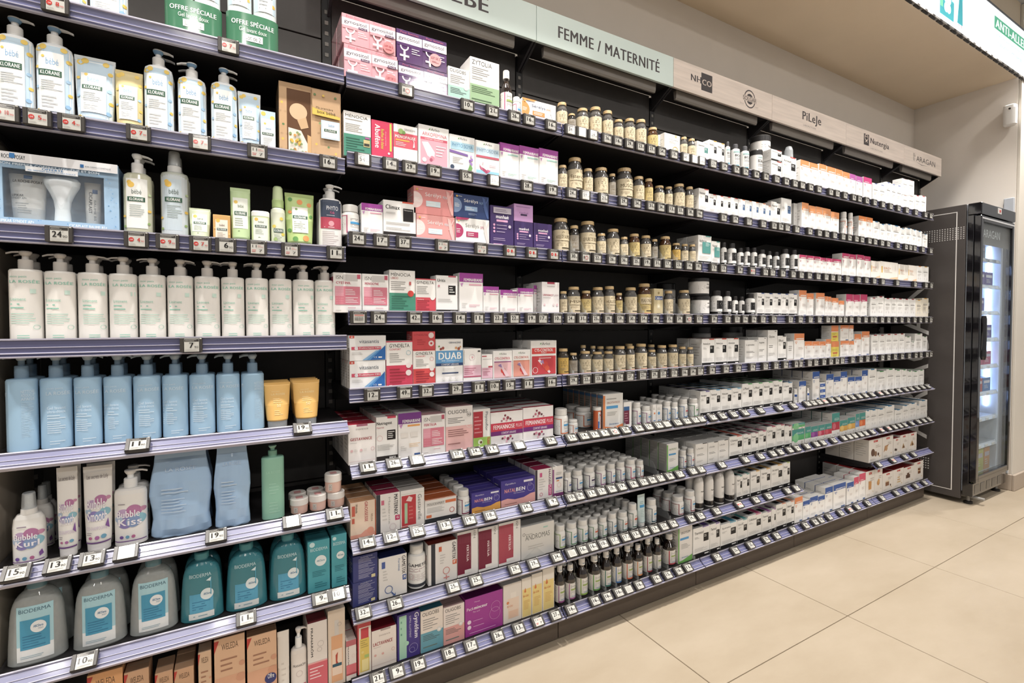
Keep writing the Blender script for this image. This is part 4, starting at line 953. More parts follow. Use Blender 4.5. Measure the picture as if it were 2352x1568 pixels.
# ---------------------------------------------------------------- third to sixth bays
def J(spec, n=1, dy=0.0):
    """gold-lidded jars: 'x0-x1:top[:kind]'"""
    for it in spec.split():
        p = it.split(':'); x0, x1 = map(float, p[0].split('-')); k = p[2] if len(p) > 2 else ''
        gl, lb, ds = '5a5856', 'e3d3ae', 'gold-lidded glass jar with beige label'
        if k.startswith('a'): gl, lb, ds = '54361f', 'dcc47c', 'gold-lidded amber jar with straw yellow label'
        if k.startswith('y'): gl, lb, ds = '3a3024', 'd8b04c', 'gold-lidded jar with mustard yellow label'
        if k.startswith('d'): gl, lb, ds = '2b2826', 'a39c90', 'gold-lidded dark jar turned backwards'
        if k.startswith('b'): ds = 'larger gold-lidded jar with beige label'
        tx = p[3].replace('_', ' ') if len(p) > 3 else ''
        R(x0, x1, float(p[1]), ds, (lambda gl, lb, tx: lambda o, a, h: jar(o, a, h, glass=gl, label=lb, text=tx))(gl, lb, tx), 'supplement_jar', 'jar', n=n, dy=dy)
def WB(spec, kind='frame', n=1, dy=0.0):
    """white bottles: 'x0-x1:top:colour' with framed labels, or black-capped with square labels"""
    for it in spec.split():
        p = it.split(':'); x0, x1 = map(float, p[0].split('-')); c = p[2] if len(p) > 2 else 'K'
        if kind == 'frame':
            pill = p[3] if len(p) > 3 else '3d9fd8'
            R(x0, x1, float(p[1]), 'white pill bottle with %s-framed label' % CN.get(c, 'coloured'), (lambda c, q: lambda o, a, h: pill_bottle(o, a, h, dsl=frame_print(c, q)))(c, pill), 'pill_bottle', n=n, dy=dy)
        else:
            R(x0, x1, float(p[1]), 'white bottle with black cap and black label square', lambda o, a, h: pill_bottle(o, a, h, cap='343233', dsl=square_print(), caph=.2, sh=.62), 'pill_bottle', n=n, dy=dy)
CN = {'d8703a': 'orange', '6a3a7a': 'purple', '4a2a5a': 'dark purple', '3a5a9c': 'blue', 'c8386c': 'pink', '8fb83c': 'lime', '3f8a52': 'green', '2f6a5c': 'dark green', '9a2a3c': 'crimson', '9c4a8c': 'mauve', '3a78b8': 'blue', '2a5a6a': 'petrol'}
def boxes(fn, spec, *a, **k):
    for it in spec.split():
        p = it.split(':'); x0, x1 = map(float, p[0].split('-')); fn(x0, x1, float(p[1]), *([q.replace('_', ' ') for q in p[2:]]), *a, **k)
OR, OD, MG, BL = 'ea8a4c', 'orange', 'c83a7c', '2f5aa8'
def pj(color, word, band=.76): return lambda x0, x1, y, nm='': PJ(x0, x1, y, color, 'white carton with %s top' % word, nm, .05, NROW[0], DY[0], ON[0], band)
NROW = [1]; DY = [0.0]; ON = [False]
row(3, 1)
J('1278-1303:238 1303-1322.6:263:d 1323-1352:252 1352-1382:249:b 1382-1408:257 1408-1432:277 1432-1459:275 1458-1484.5:277 1486-1511:295:a')
B(1511.5, 1521, 309, 'e9e8e4', 'l .2 .2 .8 .7 4 b5b3af', 'narrow white carton edge', .05, 1, dy=.02)
B(1522, 1562, 302.6, 'efeeea', 'c .72 .92 .07 d8b88a;t .3 .70 .86 .77 7a7876 Curcumine;l .3 .54 .8 .66 3 b5b3af;o .7 .2 .2 .03 c9a83c;c .74 .2 .1 e3d08a', 'white carton with golden ring print', .055, 3)
J('1562-1578.6:316 1579-1597:320')
NH(1598, 1628, 322, 'Desmodium', 'd8d8d4', '4f8a84', d=.06, n=2, desc='white carton with teal square')
boxes(NH, '1628.5-1647:320:NuttaCé 1647.5-1664.5:326:NuttaCé', 'e0b04a', n=2)
for x0, x1, y in ((1664.5, 1677, 326), (1677.5, 1699, 332), (1699, 1720.5, 336.6)):
    R(x0, x1, y, 'white bottle with grey ribbed cap and bold lettering', lambda o, a, h: pill_bottle(o, a, h, cap='55565a', caph=.16, sh=.5, dsl='r .1 .66 .9 .70 8fc3c0;T .2 .52 .9 .60 2c2a2a BCAA;l .2 .38 .9 .5 3 6a6866;r .2 .12 .5 .2 4aa0b8;l .2 .22 .8 .34 3 b5b3af'), 'pill_bottle', n=2)
pep = 'T .46 .56 .86 .66 2c2a2a PeptiAge;l .46 .42 .84 .52 2 8a8886;l .12 .25 .4 .7 6 b5b3af'
R(1724, 1768, 384, 'large white tub with black lid, lower of two', lambda o, a, h: tub(o, a, h, dsl=pep, base='2a292a'), 'supplement_tub', 'tub', dy=.066)
R(1722, 1769, 316, 'large white tub with black lid, upper of two', lambda o, a, h: tub(o, a, h, dsl=pep, base='2a292a'), 'supplement_tub', 'tub', dy=.066, on=True)
R(1721, 1751, 347, 'white tub reading BCAA with black lid', lambda o, a, h: tub(o, a, h, dsl='T .2 .50 .9 .62 2a2828 BCAA 4.1.1;r .2 .68 .6 .70 6ab0ac;l .2 .34 .9 .46 3 4a4846;l .2 .16 .8 .3 3 b5b3af'), 'supplement_tub', 'tub')
NH(1771, 1795.5, 366.7, 'Artixine', n=2, desc='white carton with black square, lower of two')
NH(1771, 1795.5, 341, 'Artixine', on=True, desc='white carton with black square, upper of two')
NH(1797, 1829, 355, 'Artixan')
R(1799, 1823, 336, 'white bottle with clear domed cap', lambda o, a, h: (oval_bottle(o, a, h * .74, 1, 2, dsl='l .2 .3 .8 .7 5 a5a39f'), (lambda m: (m.loft([(h * .742, a * .9, a * .9, 'W'), (h * .9, a * .86, a * .86, 'W'), (h * .98, a * .6, a * .6, 'W'), (h, a * .25, a * .25, 'W')], 20), part(o, 'clear_cap', m, 'clearcap')))(MB())), 'foam_bottle', dy=.066)
row(4, 1)
boxes(pj(OR, OD), '1838-1858:365.6:LACTIBIANE 1859-1878.5:372:LACTIBIANE 1881-1898:375:LACTIBIANE 1899-1918.5:381:LACTIBIANE 1919-1934.5:387 1935-1951:393')
boxes(pj('b85aa8', 'mauve'), '1951.5-1965:398 1966-1981:403')
boxes(pj(MG, 'raspberry'), '1983-2002:405')
boxes(NU, '2004-2018:419:7a88b8 2018.5-2034:422:7a88b8 2034.5-2046:416.6:7a88b8 2046.5-2058:421:7a88b8 2058.5-2071:424:7a88b8', n=2)
NU(2072, 2085, 446.5, 'b8a0a0', 'plain white carton, lower of two', n=3); NU(2072, 2085, 408.6, 'b8a0a0', 'plain white carton, upper of two', on=True, n=3)
NU(2085.5, 2099.5, 448, 'b8a0a0', 'plain white carton, lower of two', n=3); NU(2085.5, 2099.5, 412, 'b8a0a0', 'plain white carton, upper of two', on=True, n=3)
boxes(NU, '2101-2113.6:447:b84a56 2114-2127:448:b84a56', n=2)
row(3, 2)
J('1281-1303:381 1302-1337.6:365:b:Ester-C 1338-1362:389 1363.5-1397:387.6:b 1397-1414:400:d 1414-1453:388.7:b:MUSCLE 1453-1480:407 1479-1500:411.7:a 1501-1526:428 1526-1545:430 1545-1573:424 1573-1593:430')
NH(1605, 1628, 431, 'Nutrimea', n=3, d=.06, keep=True, desc='taller white carton with black square')
boxes(NH, '1628.5-1645:444:Nutralys 1645.6-1662:447.5 1662-1678.5:450 1679-1695:453', n=3)
boxes(NH, '1695.7-1712:456::e07a3a:4a6a94 1712.5-1727:459::e07a3a:4a6a94 1728-1743:462::e07a3a:4a6a94 1743.5-1759:465::e07a3a:4a6a94 1759.5-1770.5:471::e07a3a:4a6a94', n=3, desc='white carton with slate blue square')
NH(1771, 1793, 461.7, 'Peptid', '3a3a3a', n=3); NH(1794.5, 1817.7, 453.4, '', 'd8d8d4', '4a6a94', d=.07, desc='tall white carton with slate blue square')
B(1823, 1836, 466, 'd9d8d4', 'l .3 .3 .7 .7 3 c5c3bf', 'pale carton seen edge on', .06, 2, dy=.02)
boxes(pj('ea9a5c', OD, .72), '1837-1857:463:ELECTROFLORA 1857.5-1873.5:471 1874-1889:473.6 1889.5-1907.5:477 1908-1927:485')
WB('1928-1945:487:d8703a:e07a3a 1946-1959:489:d8703a:e07a3a')
boxes(pj('ea8a3c', 'orange and blue', .80), '1972-1989:494.6 1989.5-2004:498')
boxes(NU, '2004.5-2020:506.6:4a8ab8 2020.5-2034:513:4a8ab8 2034.5-2048.5:513:4a8ab8 2049-2067:516:4a8ab8 2067.5-2078.5:523:4a8ab8 2079-2094:522:4a8ab8 2094.5-2105:526:4a8ab8 2105.5-2117:529:4a8ab8 2119-2130:536:4a8ab8', n=3)
row(3, 3)
J('1269-1306:503:b:HUILE_DE_SAUMON 1307-1330:519:d 1330-1368:510:b:LEVURE_DE_BIERE 1370-1392:537 1392-1423:527 1423.5-1443:545 1443-1469.5:538:a 1470-1495.5:542 1496-1511:550:d 1513-1541:544:a 1542-1563:559:y 1563.5-1581:561 1581-1598:562')
B(1603.5, 1634, 539, 'efeeea', sq_dsl('Actibrion', '4f9a94', '4f9a94') + ';r .30 .40 .93 .78 4f9a94;l .55 .64 .9 .76 3 d8ecea', 'white carton with large teal square', .055, 5, keep=True)
B(1634.5, 1654, 553, 'efeeea', sq_dsl('Nutrel', '4f9a94', '4f9a94') + ';r .30 .36 .93 .76 4f9a94;l .55 .62 .9 .74 3 d8ecea', 'smaller white carton with teal square', .055, 3)
WB('1655-1669:557 1669-1691:559 1691.5-1708:570 1708.5-1723:568 1723.5-1739:569 1739.5-1759:573.6 1759.5-1773:577 1773.5-1790:579 1790-1813:572 1813-1832:574', 'sq', n=2)
boxes(pj('c8386c', 'raspberry', .80), '1834-1851:584:LACTIBIANE 1851.5-1868:586:LACTIBIANE 1868.5-1884:588:LACTIBIANE 1884.5-1898:591 1898.5-1910:592.5 1910.5-1932:593.6:LACTIBIANE')
NROW[0] = 4
boxes(pj('c8386c', 'raspberry', .80), '1934-1949.5:580.6:LACTIBIANE 1950-1966:583 1968-1984:584 1984.5-1999:587.5')
NROW[0] = 1
nuo = lambda x0, x1, y: B(x0, x1, y, 'efe9df', 'r .05 .40 .12 .74 e8b83c;t .2 .60 .6 .70 dc8a4a ERGY;l .2 .42 .7 .58 3 c9b8a0;p f0c89a .3 0 .6 .16 1 .24 1 0', 'cream carton with yellow bar and orange glow', .055, 3)
for q in ((2000, 2021.5, 598), (2022, 2062, 599), (2063, 2085, 606), (2085.5, 2105, 608)): nuo(*q)
boxes(NU, '2105.5-2118:610:dc8a3c 2118.5-2132.5:611:dca83c', n=3)
row(3, 4)
J('1285-1303:669 1302-1332.6:659:b:MSM 1333.5-1358:668:a 1358-1387:660 1386-1412.5:657.6::HUILE_DE 1413-1430:673:a 1433-1463:660.5:b 1463-1495:651.6:a:PEAU_ONGLES')
B(1496.5, 1523, 662, 'c9b98c', 'r .1 .58 .95 .72 2f4f8a;t .15 .60 .9 .70 W Calcium;o .5 .34 .2 .03 efe7c8;c .5 .34 .12 efe7c8;c .5 .84 .1 8a7a4c;r .3 .04 .8 .08 3a3226', 'gold carton with navy band', .05, 2)
J('1524-1546:668 1556-1584.6:666.6')
R(1508, 1551, 651, 'grey tub with black lid at the back of the shelf', lambda o, a, h: tub(o, a, h, 'b9b8b5', dsl='l .5 .4 .9 .6 3 4a4846'), 'supplement_tub', 'tub', dy=.12)
glu = 'r .5 .62 .72 .65 3a3838;T .46 .40 .96 .50 3a3838 L-GLUTAMINE;l .1 .3 .4 .6 5 b5b3af'
R(1586, 1629, 680, 'silver tub with black lid, lower of two', lambda o, a, h: tub(o, a, h, 'd0d0ce', dsl=glu, base='2a292a'), 'supplement_tub', 'tub')
R(1580, 1628, 639.4, 'silver tub with black lid, upper of two', lambda o, a, h: tub(o, a, h, 'd0d0ce', dsl=glu, base='2a292a'), 'supplement_tub', 'tub', on=True)
WB('1631-1659:667 1659.5-1680:668.5 1680.5-1695:680 1695.5-1710:681 1710.5-1734:674', 'sq', n=2)
boxes(NH, '1737.5-1756:671.7:Synepsi:3a5aa0 1756.5-1775:672.7:Synepsi:3a5aa0 1775.5-1794:673:L-Rosam:3a5aa0 1794.5-1811:674:L-Rosam:3a5aa0 1811.5-1831:674:L-Rosam:3a5aa0', n=3)
boxes(pj(OR, OD), '1835-1852:666:LACTIBIANE 1852.5-1868.5:673'); boxes(pj(OR, OD), '1874-1893.5:672:LACTIBIANE 1894-1901:680 1901.5-1908.5:681 1909-1925:683.6 1925.5-1938.5:690')
NROW[0] = 4; boxes(pj('c8386c', 'raspberry', .70), '1943-1958.5:675 1959-1975:676 1976-1991.5:675.6'); NROW[0] = 1
boxes(NU, '1999-2014:683:a83a4a 2014.5-2030:680:a83a4a 2031-2046:684:a83a4a 2046.5-2059:684:a83a4a 2059.5-2074.5:685:a83a4a 2075-2088.5:686:a83a4a 2089-2102.5:686:a83a4a', n=3)
boxes(NU, '2103-2117:688:e0a83c 2117.5-2132:684:e0a83c', desc='cream carton with small yellow tab', col='efe6d2', n=3)
row(3, 5)
J('1281-1306:800:y 1307-1326.5:810:d 1330-1357.5:806 1358-1384.5:807.6 1385-1409:806.6 1410-1437:794.5 1437.5-1458:794 1458-1486:789 1487-1507:803 1507.5-1532:792.6 1532.5-1557:791 1558-1576:796 1576.5-1592.6:797')
J('1331-1347:792 1354-1369:794 1369-1388:795 1388-1410:795 1433-1455:789 1485-1505:791', dy=.075)
aml = 'T .1 .76 .62 .85 2c2a2a AminoLyte;c .14 .5 .05 e8c0a8'
for x0, x1, y in ((1612, 1642, 778.5), (1642.5, 1670, 777.6), (1670.5, 1697, 777)):
    NH(x0, x1, y, 'AminoLyte', 'd8503c', d=.065, n=4)
R(1589, 1632, 749, 'white tub standing at the back, left of two', lambda o, a, h: tub(o, a, h, 'c9c8c5', dsl=pep), 'supplement_tub', 'tub', dy=.165)
R(1657, 1705, 748, 'white tub standing at the back, right of two', lambda o, a, h: tub(o, a, h, 'c9c8c5', dsl=pep), 'supplement_tub', 'tub', dy=.165)
ltx = lambda nm: 'T .1 .74 .7 .83 55534f %s;l .1 .44 .8 .54 2 5a5856;l .1 .2 .8 .3 3 b5b3af;l .7 .93 .95 .99 1 3a3838' % nm
for x0, x1, y, nm in ((1711, 1741, 781, 'L-tyrosine'), (1741.5, 1761, 774.6, 'Arginine'), (1763.5, 1785.5, 758, 'Glycine')):
    B(x0, x1, y, 'eae9e5', ltx(nm), 'plain white carton with grey lettering', .055, 3)
NH(1786.5, 1806, 771, 'Effiscol', '3a3a3a', n=3)
B(1808, 1822, 784, 'eae9e5', 'r 0 0 1 .08 b08a60;l .2 .5 .8 .8 3 8a8886', 'small white carton with tan base', .05, 2)
boxes(pj(OR, OD), '1824-1847:766:LACTIBIANE 1848-1865:784 1865.5-1881.5:784 1882-1896:784 1896.5-1908.5:779')
yel = lambda x0, x1, y, on: B(x0, x1, y, 'e8d23c' if not on else 'efeeea', ('r 0 .66 1 1 ea8a4c;' if not on else 'r 0 .62 1 1 ea8a4c;r 0 0 1 .58 e8d23c;') + 'l .15 .4 .85 .56 2 a89a2c;r .2 .24 .8 .34 c86a3c;l .2 .08 .8 .2 2 a89a2c', 'carton with orange top and yellow front, %s of two' % ('upper' if on else 'lower'), .05, 1, on=on)
yel(1909, 1926.5, 784, False); yel(1909, 1925, 747.5, True)
PJ(1930, 1949.5, 782.7, OR, 'white carton with orange top, lower of two', 'TONUS'); PJ(1930, 1949, 746.5, OR, 'white carton with orange top, upper of two', 'TONUS', on=True)
PJ(1950, 1961, 783, OR, 'narrow white carton with orange top, lower of two'); PJ(1950, 1960, 746.5, OR, 'narrow white carton with orange top, upper of two', on=True)
boxes(pj(OR, OD), '1962-1977.5:767 1979-1996.5:761:TONIC')
boxes(NU, '2001-2018:769:a83a3a 2018.5-2033:769:a83a3a 2033.5-2048.5:767:a83a3a 2049-2063.5:767:a83a3a 2064-2078:766:a83a3a', n=3)
boxes(NU, '2078.5-2092:773:5a8a5c 2092.5-2100.5:785:5a8a5c 2101-2118:766:5a8a5c 2118.5-2129:772.5:5a8a5c', n=3)
row(3, 6)
WB('1272-1304:937:d8703a')
R(1305, 1327, 962.6, 'small white pot with orange-framed label', lambda o, a, h: pill_bottle(o, a, h, caph=.2, sh=.8, dsl=frame_print('d8703a')), 'supplement_pot', 'pot', dy=.0)
R(1320, 1358, 934, 'wide white pot with orange-framed label', lambda o, a, h: pill_bottle(o, a, h, caph=.2, sh=.82, dsl=frame_print('d8703a')), 'supplement_pot', 'pot', n=2, dy=.06)
R(1362, 1380, 934, 'orange effervescent tablet tube with white cap', lambda o, a, h: (lambda m, q: (m.loft([(0, a, a, 'd8622c'), (h * .86, a, a, 'd8622c')], 20), paint(m, 'r .3 .1 .7 .8 f0ece6;V .36 .2 .62 .76 3a6aa8 IMMUNOL;r .3 .1 .5 .4 4a7ac0;c .6 .66 .1 c83a3a', loft_face([(0, a, a, 'W'), (h, a, a, 'W')], 2 * a, h), True, 2 * a, h), part(o, 'tube', m, 'plastic'), q.loft([(h * .862, a * 1.12, a * 1.12, 'ece9e4'), (h, a * 1.1, a * 1.1, 'ece9e4')], 20), part(o, 'cap', q, 'plastic')))(MB(), MB()), 'tablet_tube', 'tube')
B(1385, 1431, 906, 'e3e2de', 'r 0 0 .10 .96 e0803c;p e0803c 0 0 0 .10 .5 .04 1 .12 1 0;r .16 .58 .74 .66 4a9fd8;t .2 .72 .84 .78 c08a7a ERGYTHYROX;l .2 .38 .8 .5 3 a8a6a2;t .3 .12 .78 .17 3d7fb8 therascience;l .16 .82 .7 .9 1 a8a6a2', 'tall white carton with orange spine', .033, 7, side='8f8d8a', sidedsl='r 0 .88 1 .96 4a78a8;l .15 .2 .85 .8 9 6d6b68')
B(1432.5, 1451, 924, 'eceae6', 'r 0 .1 .7 .66 7a3048;r 0 .66 .7 .82 3a6aa0;l .1 .2 .6 .6 4 c08a9a', 'small carton with wine red and blue panel', .04, 2)
WB('1452-1471.5:923:9c4a8c 1472-1494:931.6:9c4a8c', n=5)
B(1494.5, 1507.5, 930, 'eceae6', 'l .1 .7 .8 .85 2 a8a6a2;c .5 .52 .2 e0803c;r .2 .1 .8 .14 3d7fb8', 'small white carton with orange spot', .035, 3)
B(1508, 1521, 930, 'eceae6', 'l .1 .7 .8 .85 2 a8a6a2;c .4 .52 .2 4a9fd8;r .2 .1 .8 .14 3d7fb8', 'small white carton with blue spot', .035, 3)
WB('1521.5-1540:920.6:3a78b8 1540.5-1557:923:3a78b8 1557.5-1579:915.5:3a78b8:c84a58', n=5)
WB('1579.5-1603:914:3f8a52:5aa05c', n=4)
boxes(NH, '1605-1631:899.6:Novalgest:6a5aa8 1631.5-1655.5:896:Fatinium:4aa0d0 1656-1681:894.5:Visiocare:4aa0d0 1681.5-1703.5:892:Optivision:6ab8d8', n=5)
boxes(NH, '1704.5-1729:882:L-Mesol:4aa858 1729.5-1752.5:880:L-Mesol:4aa858 1753-1775.5:878:Neocia:4aa858 1776-1797:875:Neocia:4aa858 1798-1820:879:L-Dopamin:4a90c0', n=5)
R(1821, 1830.5, 893.5, 'small white roll-on with blue label', lambda o, a, h: pill_bottle(o, a, h, dsl='r .1 .45 .9 .62 2f5aa8;l .2 .2 .8 .4 3 8a9ac0', ribs=False), 'roll_on_bottle')
BLU = pj(BL, 'royal blue')
NROW[0] = 3
boxes(BLU, '1835-1851:876'); NROW[0] = 1
R(1851.5, 1858, 891, 'tiny white roll-on with blue label', lambda o, a, h: pill_bottle(o, a, h, dsl='r .1 .45 .9 .62 2f5aa8;l .2 .2 .8 .4 3 8a9ac0', ribs=False), 'roll_on_bottle')
NROW[0] = 4
boxes(BLU, '1866-1882:854:CARTIMOTIL')
for k, nm in enumerate(('lowest', 'middle', 'topmost')):
    B(1883, 1895, 905 - 13 * k, 'efeeea', 'r 0 .25 1 .8 3a64b4;l .2 .4 .8 .6 1 W', 'flat white carton with blue band, %s of three' % nm, .05, 2, on=k > 0)
NROW[0] = 3
boxes(BLU, '1897.5-1914:860 1914.5-1930:865.5 1930.5-1945:854 1947-1962.5:866.5 1963.5-1979:865.5 1979.5-1992.5:851')
NROW[0] = 1
NU(1994, 2013, 848, '4a90b8', n=4)
boxes(NU, '2013.5-2035:853:4a9858 2035.5-2054.5:848:4a9858 2055-2070:850:4a9858 2070.5-2082.5:849:4a9858 2083-2095:852:4a9858 2095.5-2108.5:853:4a9858 2109-2122:850:4a9858', n=4)
row(3, 7)
WB('1295-1312:1083:4a2a5a:4a5aa0 1313-1338:1077.6:4a2a5a 1339-1366:1070:4a2a5a:4a3a5a 1367-1391:1066.5:9c4a8c 1392-1413:1063:6a3a7a 1413.6-1435:1059:6a3a7a 1435-1459:1053:c8386c 1459.5-1478:1055.5:9a2a3c', n=6)
B(1531.5, 1558, 1020, 'e9e8e4', 'r 0 0 .10 .96 6ab04a;p 6ab04a 0 0 0 .06 .4 .08 1 .18 1 0;r .16 .58 .78 .64 4a9fd8;t .2 .76 .86 .82 7a9a6a ERGYPROTECT;l .2 .36 .8 .48 3 a8a6a2;t .26 .12 .7 .16 3d7fb8 therascience', 'tall white carton with green spine', .045, 5, side='b9b7b3')
WB('1559-1576:1033:3a5a9c:c84a58 1576.5-1593.5:1029:3a5a9c:c84a58', n=2)
for x0, x1, y in ((1594.5, 1625, 1021), (1626, 1649.5, 1016.8), (1650, 1673, 1012)):
    B(x0, x1, y, 'eae8e3', 't .1 .74 .66 .82 5a5856 L-Acndier;l .1 .44 .8 .54 2 5a5856;l .1 .14 .8 .24 2 b5b3af;r .58 .965 .95 1 3a3838', 'white carton with plain grey lettering', .055, 4)
NH(1675, 1706, 1004, 'Climax', 'e0593f', n=4, desc='wide white carton with black square')
boxes(NH, '1707-1725:998:Premens:8a2a4c 1725.5-1742:995:Premens:8a2a4c 1742.5-1760:991:Urinaire:c8386c 1761-1782:981:Urilis:b83a5c 1782.5-1802:977:Cranber:b83a5c 1802.5-1818:979::9a2a4c', n=5)
col4 = lambda x0, x1, y, a, b, ds, n=1, on=False: B(x0, x1, y, 'edece8', 'r 0 .62 1 1 3a9a94;r 0 .28 1 .62 %s;c .3 .45 .22 %s;t .3 .68 .9 .80 d8efec ARAGAN;c .8 .12 .07 c9c5bc;l .1 .06 .6 .14 1 c5c3bf' % (a, b), ds, .05, n, on=on)
col4(1819, 1847, 988, '4ab06a', '7ac88a', 'white carton with teal and green bands, lower of two', 2)
col4(1819.5, 1848, 974, '5ab86a', '7ac88a', 'flat teal and green carton, upper of two', 1, True)
col4(1848.5, 1862, 981, '4ab06a', '6ac080', 'white carton with teal and green bands', 5)
col4(1862.5, 1878, 980, '8a3a94', 'a85ab0', 'white carton with teal and purple bands', 6)
col4(1878.5, 1893.5, 977, 'c8385a', 'e07a90', 'white carton with teal and red bands', 6)
col4(1894, 1910, 974, 'c8384c', 'd8586c', 'white carton with teal and red bands', 6)
col4(1910.5, 1928, 950, 'c03048', 'd86a7c', 'tall white carton with teal and crimson bands', 8)
col4(1928.5, 1946, 966.5, 'e0a83c', 'ecc46a', 'white carton with teal and amber bands', 4)
col4(1946.5, 1963.5, 960, 'e0a83c', 'ecc46a', 'white carton with teal and amber bands', 4)
col4(1965, 1973, 951, '7a9ad0', '9ab4e0', 'narrow carton with blue bands', 3)
col4(1973.5, 1987, 949, 'e0682c', 'ec8a4c', 'white carton with teal and orange bands', 3)
boxes(NU, '1988-1998:943:3a88b8 1998.5-2014.5:942:3a88b8 2015-2032:940:3a88b8 2032.5-2053.5:933:3a88b8 2054.5-2072:942:3a88b8 2072.5-2087:932:3a88b8 2087.5-2105:927:3a88b8 2105.5-2110.5:930:3a88b8 2111-2129:920.6:3a88b8', n=5)
row(3, 8)
WB('1274-1298:1203:8fb83c 1298.5-1325:1197:3f8a52 1325-1350:1191:3f8a52 1350.5-1373:1189:3f8a52:e0683c 1373.5-1394:1185.6:3f8a52 1394.5-1416:1176.4:2a5a6a 1417-1441:1173:2f6a5c:e0683c 1441-1463:1154.6:2f6a5c:e0583c', n=5)
R(1463, 1481, 1135, 'pale blue squeeze tube standing on its cap', lambda o, a, h: squeeze_tube(o, a, h, 'c9dfe0', 'r .16 .6 .84 .68 3d9fd8;l .2 .7 .8 .8 2 8ab0b4;l .2 .3 .7 .55 5 a8c4c6;p 4aa0a8 .1 .14 .9 .2 .9 .14', 'eceae6'), 'squeeze_tube', 'tube', ratio=.7)
WB('1482-1507.5:1144:2a5a6a')
WB('1541-1570:1137.4:9a2a3c 1570.5-1596:1124.8:9a2a3c', n=3)
def dome(o, a, h):
    m = MB(); m.loft([(0, a * .92, a * .92, 'eceae6'), (h * .02, a, a, 'eceae6'), (h * .045, a, a, '2f2c2b'), (h * .20, a, a, 'eceae6'), (h * .70, a, a, 'eceae6'), (h * .80, a * .97, a * .97, 'eceae6'), (h * .88, a * .86, a * .86, 'eceae6'), (h * .94, a * .68, a * .68, 'eceae6'), (h * .98, a * .42, a * .42, 'eceae6'), (h, a * .15, a * .15, 'eceae6')], 28); part(o, 'body', m, 'gloss')
    m = MB(); paint(m, 'T .30 .52 .85 .57 33302f Aquasol;l .35 .28 .85 .40 5 b5b3af;r .4 .22 .8 .225 8a8886', loft_face([(0, a * 1.002, a * 1.002, 'W'), (h, a * 1.002, a * 1.002, 'W')], 2 * a, h), True, 2 * a, h); part(o, 'print', m, 'card')
for x0, x1, y in ((1592, 1616, 1091), (1616.5, 1639, 1089), (1639.5, 1663, 1083), (1663.5, 1687, 1077)):
    R(x0, x1, y, 'white dome-topped bottle with dark band at its foot', dome, 'dome_bottle', n=2)
boxes(NH, '1688-1705:1095:Neurol:4aa09a 1705.5-1722:1090:Fluxeol:4aa09a 1724-1746:1084:Lakenol:e0a83c 1747-1770:1079:Valeriane:e0a83c 1771-1798:1071:Artera:e0a83c 1798.5-1814.5:1063.7:Protect:a8c24a', n=5)
def cookie(x0, x1, y, pic, d=.10, n=3):
    B(x0, x1, y, 'ebe6df', 'r .34 .86 .66 .94 c8382f;l .38 .88 .62 .92 1 f0d8d4;' + pic + ';l .5 .60 .9 .74 2 b5a99c;l .1 .08 .5 .16 2 c5b9ac;c .8 .2 .03 d8b86a', 'white carton with red lid and biscuit print', d, n, top='a3282a', name='biscuit_carton')
pics = ['c .3 .42 .14 6a4a38;c .5 .34 .10 8a6a50;c .7 .3 .06 5a3a2c', 'p b98a5c .1 .30 .44 .50 .58 .62 .2 .58;c .34 .46 .12 c99a6a', 'c .26 .36 .10 4a3a30;c .44 .34 .09 5a4638', 'p b08a58 .2 .30 .6 .30 .40 .56;c .44 .36 .08 6a4a30', 'p c09a6a .2 .32 .7 .32 .45 .60;c .5 .38 .08 7a5a3c']
row(6, 8)
for (x0, x1, y), p in zip(((1995.5, 2026, 1011.6), (2027, 2051, 1004), (2052, 2067, 1008), (2067.5, 2085, 1000), (2085.5, 2105, 996)), pics): cookie(x0, x1, y, p, .075, 3)
row(3, 9)
for q in ('1274-1296.5:1295.8:9c4a8c 1297-1321.5:1293.5:a85a98 1322-1349.5:1279.7:8fb83c 1350-1378.5:1273:5aa03c 1379-1403.5:1263.7:2f7a6c 1404-1427.5:1255.6:3a78b8 1428-1453:1250:e0683c 1453.5-1475.5:1248.7:e08a3c 1476-1498:1233.8:9a2a3c 1498.5-1518.5:1235:8a8a8a 1521-1551:1223.5:c8384c').split():
    a_, y_, c_ = q.split(':'); x0, x1 = map(float, a_.split('-'))
    CN.setdefault('a85a98', 'mauve'); CN.update({'5aa03c': 'green', '2f7a6c': 'teal', 'e0683c': 'orange', 'e08a3c': 'amber', '8a8a8a': 'grey', 'c8384c': 'red'})
    R(x0, x1, float(y_), 'dark syrup bottle with white cap and %s-framed label' % CN[c_], (lambda c: lambda o, a, h: syrup(o, a, h, c))(c_), 'syrup_bottle', n=2)
B(1555, 1590, 1209.7, 'e6e3de', 'r 0 0 .08 1 6ab04a;p 6ab04a 0 0 0 .05 .3 .06 1 .16 1 0;r .12 .60 .74 .66 4a9fd8;t .2 .76 .84 .82 6a6866 ERGYSLIM;l .2 .36 .85 .5 4 a8a6a2;t .24 .12 .72 .16 3d7fb8 therascience', 'tall white carton with green base and spine', .05, 3, topdsl='r 0 0 1 .3 4a9fc8', sidedsl='r 0 .92 1 1 4a9fc8;l .1 .2 .9 .85 9 a8a6a2')
boxes(NH, '1592-1630:1215:Thermosol:7a5aa8 1630.5-1654:1205:Thermosol:7a5aa8 1655-1692.5:1206:Symetis:4aa8c8 1693-1717:1197:CitroZC:4aa8a8 1717.5-1749.5:1186:Cellulixcel:d85a8a 1750-1772:1179:Thermal:a85aa8 1772.5-1782:1170::a85aa8 1782.5-1806:1160:Amincol:e0885c 1806.5-1824:1154:Amincol:e0885c', n=3, d=.06)
PJ(1825, 1843, 1144, OR, 'white carton with orange top', 'TONIC', n=3)
NROW[0] = 3
